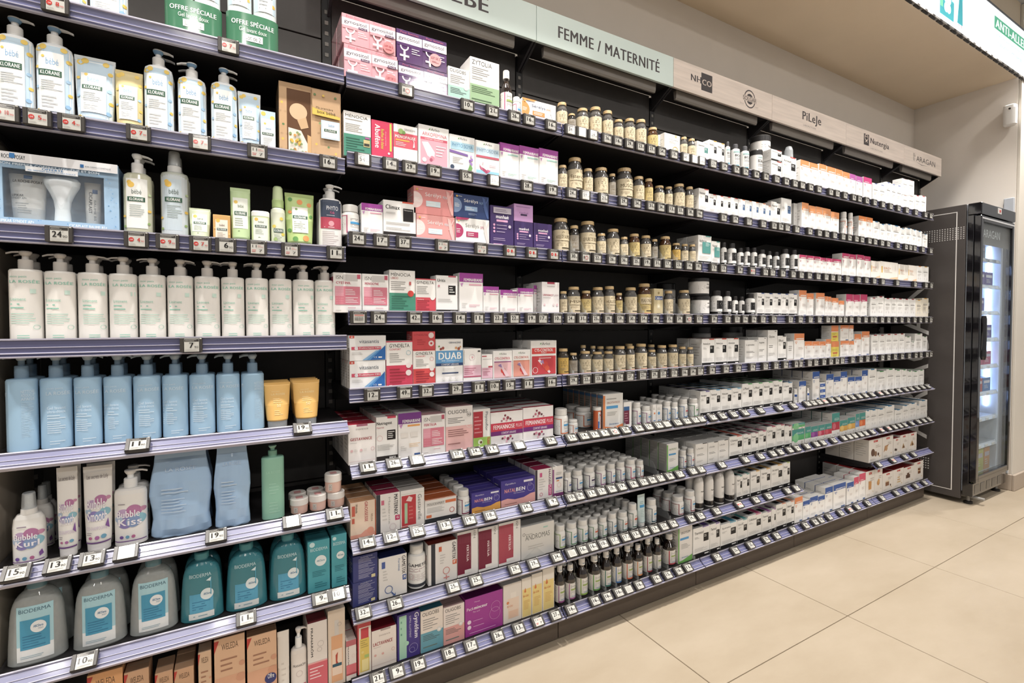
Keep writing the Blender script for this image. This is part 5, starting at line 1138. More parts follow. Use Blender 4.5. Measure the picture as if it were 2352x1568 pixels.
boxes(BLU, '1844-1859.5:1152 1860-1878:1143 1878.5-1894:1141 1895-1912.5:1121 1914-1942:1114.7:PHYTO 1945-1960.5:1109.6')
NROW[0] = 2; boxes(pj('d84a6c', 'raspberry', .72), '1961-1972:1097 1973-1987.5:1089'); NROW[0] = 1
wf = ['c .46 .42 .17 c9904c;c .5 .50 .14 d8a25c;p c9904c .3 .3 .62 .3 .64 .6 .3 .62', 'c .46 .46 .18 c9904c;c .5 .52 .14 d8a25c', 'r .26 .30 .6 .56 8a5a38;r .26 .50 .6 .56 e3d0b0;c .74 .3 .05 5a3a28', 'r .36 .28 .7 .34 d8b478;r .38 .40 .66 .46 c9a068;r .40 .52 .62 .58 d8b478', 'r .2 .36 .6 .56 5a3f30;r .3 .5 .5 .66 6a4c3a', 'r .4 .36 .7 .66 7a4c2c;r .4 .50 .7 .54 e0c8a0']
for (x0, x1, y), p in zip(((1988.5, 2008.5, 1084), (2009, 2026.5, 1078), (2027, 2051, 1088), (2051.5, 2075, 1080), (2075.5, 2099, 1075), (2099.5, 2120, 1062.6)), wf): cookie(x0, x1, y, p, .075, 3)
flush()
# clear acrylic dividers clipped to the rails between the jars and bottles
def divider_mesh():
    m = MB()
    pts = [(-.004, .001), (.09, .001), (.09, .055), (.05, .055), (.02, .048), (.004, .022), (-.004, .010)]
    m.prism(pts, -.0006, .0006, C('W'))
    m.box(-.0035, .0035, -.008, -.002, .001, .012, 'W', .0012)
    m.box(-.0022, .0022, -.008, -.003, .012, .018, 'W', .001)
    return m.mesh('divider', 'clear')
DIV = divider_mesh()
for r in range(3, 10):
    t = SHELVES[(3, r)]
    for X, g in GAPS.get(r, []):
        if g > .0018 and not (r == 6 and X < 1.16) and abs(X - t.location.x) < .34: put('divider', DIV, t, (X - t.location.x, YF - t.location.y - .004, .0005))
# ---------------------------------------------------------------- first bay: baby care
KL = 'r .03 .04 .97 .95 bfd9eb;c .12 .90 .10 ecc94a;c .24 .93 .10 ecc94a;c .80 .92 .09 ecc94a;c .92 .78 .07 ecc94a;c .90 .52 .06 9fc6e4;c .94 .34 .06 ecc94a;c .88 .18 .07 8fbde2;c .10 .08 .09 ecc94a;c .07 .40 .05 9fc6e4;c .07 .66 .05 ecc94a;r .11 .09 .80 .86 eef0ef;t .32 .70 .66 .78 7ab0dc bébé;c .24 .80 .045 ecc94a;r .11 .55 .74 .63 2f5c46;T .16 .565 .70 .615 f1f3f0 KLORANE;l .18 .36 .78 .50 5 a3aaae;l .18 .13 .78 .30 4 c2c8cb;o .20 .38 .05 .01 b5c4b8'
def kl_pump(ang, dsl=KL, k=.62, body='eef1f2', bf=.80, head='f2f3f2', under='6f9cc4', mat='plastic'):
    def f(o, a, h):
        oval_bottle(o, a, h * bf, k, 2.4, body, dsl, .30, .10, mat=mat)
        pump(o, h * bf, a * .42, 'f0f1f0', head, ang, h * (1 - bf) / .038, under)
    return f
def twin(o, a, h):
    for s in (-1, 1):
        m = MB(); m.loft([(0, a * .46, a * .46, 'd9e2e3'), (h * .9, a * .46, a * .46, 'd9e2e3'), (h * .97, a * .38, a * .38, 'd9e2e3'), (h, a * .16, a * .16, 'd9e2e3')], 24, cx=s * a * .48)
        part(o, 'bottle_body', m, 'gloss')
        pf = [(0, a * .462, a * .462, 'W'), (h, a * .462, a * .462, 'W')]
        q = MB(); lf = loft_face(pf, 2 * a * .46, h)
        paint(q, 'r .06 .42 .94 .92 c3d9e6;c .2 .86 .12 ecc94a;c .84 .5 .08 e8b83c;c .86 .74 .08 ecc94a;c .1 .6 .07 7fb3da;r .20 .42 .80 .88 eef0ef;t .36 .70 .64 .76 7ab0dc bébé;r .20 .56 .80 .62 2f5c46;T .25 .57 .75 .61 f1f3f0 KLORANE;l .25 .44 .75 .54 3 a3aaae', lambda x, v, k: tuple(p + (s * a * .48 if i == 0 else 0) for i, p in enumerate(lf(x, v, k))), True, a, h)
        part(o, 'label', q, 'gloss')
    m = MB(); pf = [(h * .03, a, a * .50, '3f7d5c'), (h * .36, a, a * .50, '3f7d5c')]
    m.loft(pf, 40, 3.2)
    paint(m, 'T .10 .245 .90 .30 f2f5f2 OFFRE SPÉCIALE;t .24 .185 .76 .225 e3ece6 Gel lavant doux;r .32 .10 .68 .165 eef0ee;t .36 .112 .64 .153 6a6e6a Lot de 2', loft_face([(0, a, a * .5, 'W'), (h, a, a * .5, 'W')], 2 * a, h, 3.2), True, 2 * a, h)
    part(o, 'sleeve', m, 'gloss')
row(1, 1)
R(130, 200, -70, 'white patterned bottle cut by the top edge', kl_pump(0), 'pump_bottle', ratio=.62)
R(206, 293, -90, 'wider white patterned bottle cut by the top edge', kl_pump(0), 'pump_bottle', ratio=.62)
R(376, 508, -135, 'twin pack of bottles with green sleeve', twin, 'twin_pack', 'bottle', ratio=.5)
R(517, 637, -105, 'twin pack of bottles with green sleeve', twin, 'twin_pack', 'bottle', ratio=.5)
row(1, 2)
R(-10, 79, 41, 'large blue and yellow patterned pump bottle', kl_pump(-.1), 'pump_bottle', ratio=.62)
R(81, 167, 63, 'large blue and yellow patterned pump bottle', kl_pump(0), 'pump_bottle', ratio=.62)
KT = KL.replace('.11 .09 .80 .86', '.14 .16 .82 .74').replace('.32 .70 .66 .78', '.32 .62 .62 .69').replace('.24 .80 .045', '.28 .72 .05').replace('.11 .55 .74 .63', '.18 .50 .72 .56').replace('.16 .565 .70 .615', '.23 .508 .68 .55').replace('.18 .36 .78 .50', '.22 .32 .76 .46').replace('.18 .13 .78 .30', '.22 .2 .7 .3')
R(176, 262, 134, 'patterned squeeze tube standing on its cap', lambda o, a, h: squeeze_tube(o, a, h, 'e3edf2', KT, caph=.07), 'squeeze_tube', 'tube', ratio=.62)
R(266, 328, 165, 'yellow patterned squeeze tube', lambda o, a, h: squeeze_tube(o, a, h, 'd9c78a', KT.replace('bfd9eb', 'd8c88c'), 'e0cf9a', caph=.05, top=1.04), 'squeeze_tube', 'tube', ratio=.6)
R(329, 396, 115.6, 'patterned pump bottle beside the yellow tube', kl_pump(0), 'pump_bottle', ratio=.62, n=2)
R(408, 473, 146, 'slim patterned pump bottle', kl_pump(math.pi * .95), 'pump_bottle', ratio=.62, n=2)
R(484, 544, 158, 'slim patterned pump bottle', kl_pump(0), 'pump_bottle', ratio=.62, n=2)
R(549, 596, 214, 'small patterned squeeze tube', lambda o, a, h: squeeze_tube(o, a, h, 'e3edf2', KT, caph=.07), 'squeeze_tube', 'tube', ratio=.62)
B(598, 633, 252, 'dfe8ee', 'r 0 .6 1 1 bcd8ec;c .2 .92 .16 ecc94a;c .8 .84 .16 ecc94a;r .06 0 .92 .80 eef0ef;c .3 .68 .08 ecc94a;t .35 .54 .7 .60 7ab0dc bébé;r .1 .40 .86 .46 2f5c46;T .16 .41 .8 .45 f1f3f0 KLORANE;l .16 .1 .8 .36 6 b5bcc0', 'small white and blue carton', .045, 1)
gift = 'r .12 .02 .50 .92 6b4a32;p c9a47c .36 .92 .5 .92 .5 1 .3 1;c .30 .62 .14 d9b992;p d3ae82 .28 .50 .42 .56 .46 .42 .34 .38;p ece6d6 .14 .02 .14 .38 .34 .36 .46 .16 .44 .02;p d8ad74 .44 .04 .44 .32 .50 .30 .50 .04;' + ''.join('c %.2f %.2f .022 %s;' % (.16 + random.random() * .26, .04 + random.random() * .3, random.choice(['e3b83c', '8aa06a', 'd89a4c'])) for i in range(26)) + 'p e3c04a .52 .62 .98 .60 .98 .98 .52 .98;p c9a47c .52 .72 .98 .64 .98 .98 .52 .98;t .58 .70 .86 .74 6a5a3c Ma première;t .60 .65 .90 .69 6a5a3c box bébé;r .66 .30 .97 .56 c9dcea;r .69 .32 .94 .54 eef0ef;r .71 .40 .92 .44 2f5c46;t .73 .405 .90 .435 f1f3f0 KLORANE;t .78 .48 .88 .52 7ab0dc bébé' + ''.join(';c %.2f %.2f .02 %s' % (q[0], q[1], q[2]) for q in [(.56, .9, '6a8a5a'), (.9, .9, '6a8a5a'), (.04, .7, 'e3c04a'), (.06, .4, '6a8a5a'), (.05, .2, 'e3c04a'), (.58, .2, 'e3c04a'), (.78, .18, '6a8a5a'), (.9, .1, 'e3c04a'), (.64, .5, '8aa06a'), (.7, .9, 'e3c04a')])
B(640, 783, 184, 'cfa97e', gift, 'kraft gift box with window and baby cloth', .10, 1, side='c39c70', name='gift_box', mat='gloss')
row(1, 3)
def coffret(w, d, h):
    m = MB()
    bl = 'a3c8e8'
    x0, x1, z0, z1 = -w * .45, w * .37, h * .13, h * .80           # window opening
    m.box(-w / 2, x0, 0, .004, 0, h, bl); m.box(x1, w / 2, 0, .004, 0, h, bl); m.box(x0, x1, 0, .004, 0, z0, bl); m.box(x0, x1, 0, .004, z1, h, bl)
    m.box(-w / 2, w / 2, d - .002, d, 0, h, 'c3dcf0'); m.box(-w / 2, -w / 2 + .002, .004, d, 0, h, bl); m.box(w / 2 - .002, w / 2, .004, d, 0, h, '7fa8d0'); m.box(-w / 2, w / 2, .004, d, 0, .002, bl); m.box(-w / 2, w / 2, .004, d, h - .002, h, 'e3e6ea')
    rnd = random.Random(3); dots = ''
    for i in range(150):
        x, y = rnd.random(), rnd.random() * .86
        if .04 < x < .88 and .12 < y < .81: continue
        dots += 'c %.3f %.3f .006 %s;' % (x, y, rnd.choice(['6fa6d8', '86b6e0']))
    paint(m, dots + 'r 0 .87 1 1 e6e7ea;T .02 .91 .24 .965 3a3f48 LA ROCHE-POSAY;r .12 .92 .16 .985 2f7fc4;t .03 .83 .84 .866 dce9f5 MON PREMIER COFFRET HYGIÈNE ET SOIN;r .24 .765 .66 .835 eef2f6;T .37 .80 .54 .828 3f8fd0 OFFERTE;t .26 .775 .64 .797 5fa0d8 MA PREMIÈRE BROSSE ULTRA-DOUCE;r .68 .90 .71 .945 2f6fb0;t .72 .905 .94 .935 55606e SOIN DERMO-COSMÉTIQUE;T .03 .055 .30 .095 e8f2fa LIPIKAR SYNDET AP+;T .58 .05 .90 .09 e8f2fa CICAPLAST BAUME B5+;t .66 .02 .92 .042 dcebf6 ULTRA-RÉPARATEUR', front_face(w, h), w=w, h=h)
    me = m.mesh('gift_box', 'gloss'); me.transform(Matrix.Translation((0, -d / 2, 0))); return me
def coffret_fill(o, w, d, h):
    def inner(nm, cx, prof, col, dsl, W):
        m = MB(); m.loft(prof, 28, 2.2, cx, -d * .06)
        if dsl: 
            lf = loft_face(prof, W, h); paint(m, dsl, lambda x, v, k: (lf(x, v, k)[0] + cx, lf(x, v, k)[1] - d * .06, lf(x, v, k)[2]), True, W, h)
        part(o, nm, m, 'plastic')
    a = w * .155
    inner('cream_tube', -w * .30, [(h * .14, a * .80, .012, 'eeeeec'), (h * .3, a * .85, .016, 'eeeeec'), (h * .78, a, .003, 'eeeeec')], 'W', 'T .12 .66 .88 .70 3a3f48 LA ROCHE-POSAY;r .4 .72 .62 .77 2f7fc4;T .1 .46 .42 .49 55606e LIPIKAR;t .08 .42 .5 .45 7a8894 SYNDET AP+;l .1 .22 .8 .38 5 b5bcc0', 2 * a)
    a = w * .075
    inner('balm_tube', w * .24, [(h * .14, a * .85, .011, 'eeeeec'), (h * .34, a * .9, .013, 'eeeeec'), (h * .76, a, .003, 'eeeeec')], 'W', 'V .3 .3 .5 .62 55606e CICAPLAST;r .5 .60 .8 .66 2f6fb0;v .6 .2 .72 .5 7a8894 BAUME B5', 2 * a)
    c = 'e9f2f8'
    m = MB(); m.loft([(h * .10, w * .055, .010, c), (h * .14, w * .07, .012, c), (h * .30, w * .062, .012, c), (h * .42, w * .072, .013, c), (h * .52, w * .10, .014, c), (h * .64, w * .145, .015, c), (h * .71, w * .155, .014, c), (h * .755, w * .13, .010, c), (h * .77, w * .06, .004, c)], 36, 2.4, w * .0, -d * .30)
    part(o, 'hair_brush', m, 'plastic')
    m = MB(); m.box(-w * .45, w * .37, -d / 2 + .0045, -d / 2 + .005, h * .13, h * .80, 'W'); part(o, 'window_film', m, 'film_clear')
B(-12, 272, 346, 'a3c8e8', '', 'pale blue gift box with window showing a brush', .085, 1, name='gift_box')
ROW[-1]['build'] = coffret; ROW[-1]['fill'] = coffret_fill
CL = 'r .13 .12 .86 .90 eceeea;c .30 .80 .12 ecc040;c .24 .84 .08 ecc040;t .32 .66 .66 .73 6a7a74 bébé;r .17 .54 .78 .61 2f5c46;T .24 .553 .72 .597 f1f3f0 KLORANE;l .24 .30 .78 .50 6 9aa8a4;c .92 .40 .06 ecc040;c .90 .20 .05 8fae62;c .06 .3 .05 ecc040;c .08 .14 .05 8fae62;c .94 .66 .05 b9cfa0'
R(282, 349, 354, 'clear pump bottle with white label', kl_pump(.2, CL, .62, 'c3c4aa', .76, 'eceeec', 'e3e5e3', 'gloss'), 'pump_bottle', ratio=.62, n=3)
CS = CL.replace('r .13 .12 .86 .90 eceeea', 'r .05 .05 .95 .95 c9d3d8;r .10 .12 .76 .88 c3d3dc')
def spraycap(o, a, h, bf, col='e9ebea', clear=True):
    m = MB(); r = a * .52
    m.loft([(h * bf, r, r, col), (h * (bf + .07), r * .96, r * .96, col), (h * (bf + .09), r * .6, r * .6, col)], 20); part(o, 'collar', m, 'plastic')
    m = MB(); m.loft([(h * (bf + .091), r * .55, r * .55, col), (h * .97, r * .5, r * .5, col)], 16); part(o, 'nozzle', m, 'plastic')
    m = MB(); m.loft([(h * (bf + .08), r * .9, r * .9, 'W'), (h * .985, r * .78, r * .78, 'W'), (h, r * .7, r * .7, 'W')], 20); part(o, 'clear_cap', m, 'clearcap')
R(368, 433, 350, 'clear spray bottle with pale blue label', lambda o, a, h: (oval_bottle(o, a, h * .76, .8, 2.2, 'b7bdb0', CS, .4, .06, 'gloss'), spraycap(o, a, h, .76)), 'spray_bottle', ratio=.8, n=3)
GT = 'r .10 .26 .88 .82 e9efe4;c .26 .74 .10 e8c24a;t .36 .64 .66 .70 6a7a5c bébé;r .18 .50 .82 .57 2f5c46;T .24 .51 .76 .56 f1f3f0 KLORANE;l .2 .3 .8 .46 4 a3b09c;p a9c98a .05 .10 .4 .22 .9 .12 .95 .04'
R(437, 481, 479, 'small pale green squeeze tube', lambda o, a, h: squeeze_tube(o, a, h, 'cfdcb8', GT, 'dfe6d8', caph=.09), 'squeeze_tube', 'tube', ratio=.6, n=2)
B(489, 537, 491.6, 'd9a85c', 'r .14 .06 .84 .82 efe6d6;c .28 .78 .12 e8c24a;t .36 .58 .66 .66 6a5a4c bébé;r .22 .42 .80 .50 2f5c46;T .26 .43 .76 .49 f1f3f0 KLORANE;l .24 .14 .7 .36 4 b0a490;c .1 .5 .05 ecc870;c .92 .3 .05 ecc870', 'small orange soap carton', .05, 2)
R(530, 574, 432.7, 'tall green squeeze tube', lambda o, a, h: squeeze_tube(o, a, h, 'b9d49a', GT, 'dfe6d8', caph=.07, top=1.05), 'squeeze_tube', 'tube', ratio=.6)
R(575, 617, 486, 'round-topped pale green tin', lambda o, a, h: (lambda m, q: (m.loft([(0, a * .96, a * .6, 'cfdca8'), (h * .03, a, a * .62, 'cfdca8'), (h * .84, a, a * .62, 'cfdca8')], 32, 2.6), part(o, 'body', m, 'plastic'), q.loft([(h * .842, a * 1.01, a * .63, 'eceeea'), (h * .97, a, a * .62, 'eceeea'), (h, a * .9, a * .54, 'eceeea')], 32, 2.6), part(o, 'lid', q, 'plastic'), (lambda g: (paint(g, GT.replace('.26 .88 .82', '.1 .9 .8'), loft_face([(0, a, a * .62, 'W'), (h, a, a * .62, 'W')], 2 * a, h, 2.6), True, 2 * a, h), part(o, 'label', g, 'card')))(MB())))(MB(), MB()), 'powder_tin', 'tin', ratio=.62)
R(619, 653, 429, 'slim green spray bottle with tall cap', lambda o, a, h: (oval_bottle(o, a, h * .64, 1, 2, 'e0e6cf', 'c .2 .5 .12 e8d24a;c .8 .3 .12 e8d24a;c .3 .16 .14 a9c96a;r .18 .34 .82 .44 2f5c46;T .22 .355 .78 .425 f1f3f0 KLORANE;l .2 .1 .8 .3 4 a3b09c;c .7 .7 .12 e8d24a', .4, .14), (lambda m: (m.loft([(h * .642, a * .8, a * .8, 'b3cf86'), (h * .76, a * .82, a * .82, 'b3cf86'), (h * .78, a * .74, a * .74, 'c9dca8'), (h * .97, a * .66, a * .66, 'c9dca8'), (h, a * .5, a * .5, 'c9dca8')], 20), part(o, 'cap', m, 'plastic')))(MB())), 'spray_bottle')
R(656, 716, 445.6, 'squeeze tube with peaches on green', lambda o, a, h: squeeze_tube(o, a, h, 'b4cf7c', 'c .5 .84 .11 e8944a;c .86 .80 .09 e8944a;c .14 .88 .08 5f9a4a;c .12 .64 .07 e8944a;c .92 .58 .07 5f9a4a;c .70 .16 .12 e8944a;c .30 .14 .10 5f9a4a;c .1 .3 .07 5f9a4a;r .20 .26 .80 .74 efeee2;c .36 .70 .05 7a9a5a;r .22 .52 .78 .58 2f5c46;T .28 .528 .72 .57 f1f3f0 KLORANE;l .26 .3 .74 .48 5 a3b09c', 'e9ece4', caph=.07), 'squeeze_tube', 'tube', ratio=.6)
PH = 'r .06 .62 .94 .96 3f4a60;t .30 .76 .80 .84 e9ebee PHYTO;t .46 .69 .64 .74 d85a8a Kids;l .3 .64 .8 .68 1 b0b6c4;r .06 .40 .94 .62 c0435c;c .5 .50 .12 e0a0ac;l .2 .41 .8 .45 1 f0d0d6;l .12 .06 .88 .36 8 b8a8a8;r .06 .04 .94 .055 b8506a'
R(731, 784, 424.6, 'white pump bottle with navy and crimson label', kl_pump(0, PH, .62, 'f0efec', .78, 'e9e9e8', 'e3e3e2'), 'pump_bottle', ratio=.62, n=2)
row(1, 4)
teal = '8fd0bb'
def liniment(off, ang):
    t = 'T %.2f .80 %.2f .85 %s LA ROSÉE;t %.2f .865 %.2f .90 %s mon petit;r %.2f .66 %.2f .72 c9e6da;t %.2f .56 %.2f .60 %s Liniment;l %.2f .44 %.2f .54 2 %s;l %.2f .24 %.2f .40 5 b5dccd;o %.2f .20 .09 .012 %s;l %.2f .04 %.2f .10 2 %s'
    a = lambda v: v + off
    return t % (a(.08), min(.97, a(.95)), teal, a(.10), a(.62), teal, a(.7), min(.95, a(.86)), a(.10), a(.58), teal, a(.1), a(.6), teal, a(.1), min(.95, a(.85)), min(.88, a(.86)), teal, a(.3), min(.95, a(.74)), teal)
LIN = [liniment(o, 0) for o in (0, .0, .12, .10, -.02)]
xs = [17.7, 99.7, 175, 245.6, 313, 377, 438.8, 499, 554, 608, 661.6, 712, 760]
tops = [576 + (610 - 576) * (i / 11) ** .7 for i in range(12)]
for i in range(12):
    R(xs[i] + .8, xs[i + 1] - .8, tops[i], 'white pump bottle with pale green lettering', (lambda d, g: lambda o, a, h: (oval_bottle(o, a, h * .80, .74, 2.15, 'ece9e3', d, .42, .035), pump(o, h * .80, a * .45, 'cfcac4', 'c9c4be', g, h * .20 / .038)))(LIN[[0, 1, 2, 3, 4, 0, 1, 1, 0, 1, 2, 0][i]], [math.pi, math.pi * .97, .0, math.pi, math.pi * 1.05, .1, 0, math.pi, math.pi, math.pi, math.pi, math.pi][i]), 'pump_bottle', ratio=.74, n=3, gap=.004)
row(1, 5)
LB = 'cfe3f2'
def gel(off): 
    a = lambda v: v + off
    return 't %.2f .76 %.2f .82 %s LA ROSÉE;t %.2f .835 %.2f .865 %s mon petit;t %.2f .56 %.2f .60 %s Gel lavant;t %.2f .51 %.2f .55 %s ultra-doux;l %.2f .42 %.2f .49 2 %s;l %.2f .22 %.2f .40 6 %s;l .35 .06 .9 .13 2 %s' % (a(.08), min(.96, a(.9)), LB, a(.1), a(.6), LB, a(.1), a(.66), LB, a(.1), a(.66), LB, a(.1), a(.75), LB, a(.1), a(.8), LB, LB)
BK = 't .56 .80 .94 .84 cfe3f2 NETTOIE;t .56 .75 .94 .79 cfe3f2 ADOUCIT;t .56 .70 .94 .74 cfe3f2 APAISE;l .56 .2 .94 .68 22 b3d3ea;t .02 .76 .12 .81 cfe3f2 E'
sp = [(11, 87.5), (89, 165), (166.5, 232), (233, 298.5), (300, 364), (365, 424.5), (425, 484.5), (485.5, 540.5), (541, 594)]
for i, (x0, x1) in enumerate(sp):
    d = BK if i in (0, 8) else gel([0, .18, .02, -.08, .12, -.06, .05, .08, 0][i])
    R(x0, x1, 812, 'sky blue pump bottle with white lettering' if i not in (0, 8) else 'sky blue pump bottle showing its back text', (lambda d: lambda o, a, h: (oval_bottle(o, a, h * .75, .74, 2.15, '9cc4e2', d, .42, .035), pump(o, h * .75, a * .45, '7492ab', '9fb0bd', random.choice([0, math.pi]), h * .25 / .038)))(d), 'pump_bottle', ratio=.74, n=2, gap=.012)
YT = 't .22 .72 .84 .77 f2dca0 LA ROSÉE;t .24 .785 .6 .81 f2dca0 mon petit;t .46 .46 .64 .52 f5e3b0 50;l .3 .54 .8 .66 3 efcf8a;l .34 .28 .74 .40 3 f0d490'
for x0, x1, y in ((611, 662, 877.6), (677, 729, 872.4)):
    R(x0, x1, y, 'amber yellow squeeze tube on a clear cap', lambda o, a, h: squeeze_tube(o, a, h, 'e6b458', YT, 'c9c3b4', caph=.15, top=1.2, capmat='clearcap'), 'squeeze_tube', 'tube', ratio=.6, n=3)
row(1, 6)
bub = lambda t2, c=1.0: 'c .30 .56 .20 c3a5cc;c .62 .60 .24 bd7aa8;c .78 .46 .20 8cc3d4;c .36 .42 .24 8f83c0;c .60 .42 .22 86a0cc;c .90 .62 .09 cd8fb0;c .16 .48 .12 aec4de;T .10 .50 .80 .62 f6f2f8 Bubble;T .14 .36 .86 .48 f6f2f8 %s;' % t2
def spray(o, a, h):
    oval_bottle(o, a, h * .70, .62, 2.4, 'f2f1ee', bub('Kurl').replace('.5', '.4', 0) + 'c .2 .12 .07 7a5aa8;c .42 .12 .07 6aa8c8;c .64 .12 .07 c06a98;r .03 .05 .97 .065 7a4a94;l .2 .74 .7 .8 1 9a8a9c;p 8a5aa8 .84 .2 .92 .26 .96 .16 .86 .12', .45, .26)
    spraycap(o, a, h, .70, 'efeeeb')
R(27, 106, 1130, 'white spray bottle with purple bubbles', spray, 'spray_bottle', ratio=.62)
R(72, 124, 1113, 'white spray bottle half hidden behind another', spray, 'spray_bottle', ratio=.62, n=2, dy=.085)
BT = bub('Smooth') + 't .1 .26 .86 .30 d8c8e0 CO-SHAMPOOING;t .1 .84 .9 .90 6a6068 Les secrets de Loly;c .24 .17 .07 c06a98;c .50 .17 .09 b06aa8;c .74 .18 .10 6aa8c8;p 8a5aa8 .8 .3 .9 .38 .94 .26;r .0 .105 1 .12 7a4a94;l .1 .2 .4 .24 2 9a9098'
R(131, 178, 1072, 'white squeeze tube with purple bubbles, turned aside', lambda o, a, h: squeeze_tube(o, a, h, 'f0ede8', BT, 'f2f0ec', caph=.10, top=1.05), 'squeeze_tube', 'tube', ratio=.62, n=2, gap=.006)
R(194, 256, 1068.7, 'white squeeze tube with purple bubbles, facing front', lambda o, a, h: squeeze_tube(o, a, h, 'f0ede8', BT, 'f2f0ec', caph=.10, top=1.1), 'squeeze_tube', 'tube', ratio=.62, n=2)
R(262, 338, 1076, 'white pump bottle with purple bubbles', kl_pump(0, bub('Kiss') + 'c .24 .16 .06 7a5aa8;c .42 .16 .06 6aa8c8;c .6 .16 .06 c06a98;r .02 .08 .98 .095 7a4a94;l .15 .72 .5 .76 1 9a9098', .64, 'f2f0ec', .76, 'eceae6', 'e6e4e0'), 'pump_bottle', ratio=.64, n=2)
def pouch(seed):
    def f(o, a, h):
        rnd = random.Random(seed); m = MB(); n = 40
        hs = [0, .02, .10, .22, .36, .5, .64, .78, .88, .93, 1.0]
        wv = [.90, .96, .95, .90, .93, 1.0, .98, .90, .84, .82, .80]
        dv = [.30, .34, .40, .42, .40, .34, .28, .18, .10, .03, .02]
        rings = []
        for k in range(len(hs)):
            ring = []
            for i in range(n):
                an = 2 * math.pi * (i + .5) / n; c, s = math.cos(an), math.sin(an)
                wr = 1 + .16 * math.sin(5 * an + 9 * hs[k] + seed) * math.sin(7 * hs[k] + seed)
                ring.append((a * wv[k] * c * (1 + .015 * rnd.uniform(-1, 1)), a * dv[k] * s * wr * (1 + .16 * rnd.uniform(-1, 1)), h * hs[k]))
            rings.append(ring)
        for k in range(len(hs) - 1): m.add(rings[k] + rings[k + 1], [(i, (i + 1) % n, n + (i + 1) % n, n + i) for i in range(n)], C('a8ccf0'), True)
        m.add(rings[0], [tuple(range(n))[::-1]], C('a8ccf0')); m.add(rings[-1], [tuple(range(n))], C('a8ccf0'))
        ob = part(o, 'bag', m, 'gloss')
        q = MB(); pf = [(h * hs[k], a * wv[k], a * dv[k] * 1.30, 'W') for k in range(len(hs))]
        paint(q, 't .26 .78 .74 .83 c3d9f0 LA ROSÉE;l .2 .52 .74 .60 2 c6dcf2;l .2 .3 .6 .48 5 bad4ef', loft_face(pf, 2 * a, h), True, 2 * a, h); part(o, 'print', q, 'gloss')
    return f
R(338, 484, 1036, 'large sky blue refill pouch', pouch(2), 'refill_pouch', 'pouch', ratio=.42, n=2, gap=.02)
R(490, 575, 1026, 'narrower sky blue refill pouch', pouch(5), 'refill_pouch', 'pouch', ratio=.42, n=2, gap=.02)
R(600, 652, 1020.6, 'mint green pump bottle', lambda o, a, h: (oval_bottle(o, a, h * .85, .7, 2.6, '8fc9b0', 't .2 .74 .8 .79 a8dcc6 LA ROSÉE;l .3 .4 .8 .6 4 a0d4be;l .3 .1 .8 .3 4 a0d4be', .42, .03), pump(o, h * .85, a * .4, '86bfa6', '9fd0ba', math.pi / 2, h * .15 / .038)), 'pump_bottle', ratio=.7)
def pot(o, a, h):
    m = MB(); m.loft([(0, a * .86, a * .86, 'e3b8a8'), (h * .06, a * .95, a * .95, 'e3b8a8'), (h * .58, a, a, 'e3b8a8')], 28); part(o, 'body', m, 'gloss')
    m = MB(); m.loft([(h * .585, a * 1.03, a * 1.03, 'e9e4de'), (h * .95, a * 1.03, a * 1.03, 'e9e4de'), (h, a * .95, a * .95, 'e9e4de')], 28)
    paint(m, 'r .30 .25 .7 .7 e3a3a3', lambda x, v, k: ((x - .5) * 2 * a, (v - .5) * 2 * a, h + EPS * k), w=1, h=1); part(o, 'lid', m, 'plastic')
    m = MB(); paint(m, 'r .16 .15 .36 .5 d8d0c8;l .2 .18 .34 .46 6 3a3634', loft_face([(0, a * 1.0, a * 1.0, 'W'), (h, a * 1.0, a * 1.0, 'W')], 2 * a, h), True, 2 * a, h); part(o, 'barcode_label', m, 'card')
R(667, 708, 1141, 'small peach pot with white lid in front', pot, 'cream_pot', 'pot', n=2)
R(709, 748.5, 1132, 'small peach pot with white lid in front', pot, 'cream_pot', 'pot', n=2)
R(750, 790, 1126, 'small peach pot with white lid, lower of two', pot, 'cream_pot', 'pot', n=2)
R(746, 784.5, 1085, 'small peach pot with white lid, upper of two', pot, 'cream_pot', 'pot', on=True)
row(1, 7)
def flask(body, mat, cap, dsl, labcol):
    def f(o, a, h):
        k = .55
        pf = [(0, a * .94, a * k * .92, body), (h * .02, a, a * k, body), (h * .25, a * .97, a * k * .99, body), (h * .45, a * .93, a * k * .97, body), (h * .60, a * .89, a * k * .94, body), (h * .68, a * .85, a * k * .92, body), (h * .74, a * .79, a * k * .89, body), (h * .79, a * .71, a * k * .84, body), (h * .825, a * .62, a * k * .77, body), (h * .855, a * .51, a * k * .68, body), (h * .872, a * .42, a * k * .60, body), (h * .885, a * .33, a * .29, body), (h * .90, a * .31, a * .28, body)]
        m = MB(); m.loft(pf, 40, 2.5); part(o, 'body', m, mat)
        m = MB(); m.loft([(h * .902, a * .34, a * .32, cap), (h * .985, a * .34, a * .32, cap), (h, a * .30, a * .28, cap)], 24); part(o, 'cap', m, 'plastic')
        m = MB(); paint(m, dsl, loft_face(pf, 2 * a, h, 2.5), True, 2 * a, h); part(o, 'label', m, 'card')
    return f
BD = 'r .20 .06 .80 .72 a9d8e4;r .20 .06 .80 .24 e9eef0;t .24 .645 .76 .69 4f7388 BIODERMA;r .26 .20 .74 .56 3f9fc4;c .56 .46 .13 eef2f3;T .48 .455 .64 .485 3a7fb0 ABCDerm;t .56 .425 .64 .445 7a9ab0 H2O;l .3 .22 .72 .38 5 2f7fa8;l .26 .09 .74 .13 2 8fb0c0'
for x0, x1, y in ((14, 155, 1326), (166, 291, 1305), (296, 408, 1279)):
    R(x0, x1, y, 'clear bottle with pale blue label', flask('c9ccca', 'clearbottle', '5f8a98', BD, ''), 'micellar_bottle', ratio=.55, n=2, rz=.05, gap=.008)
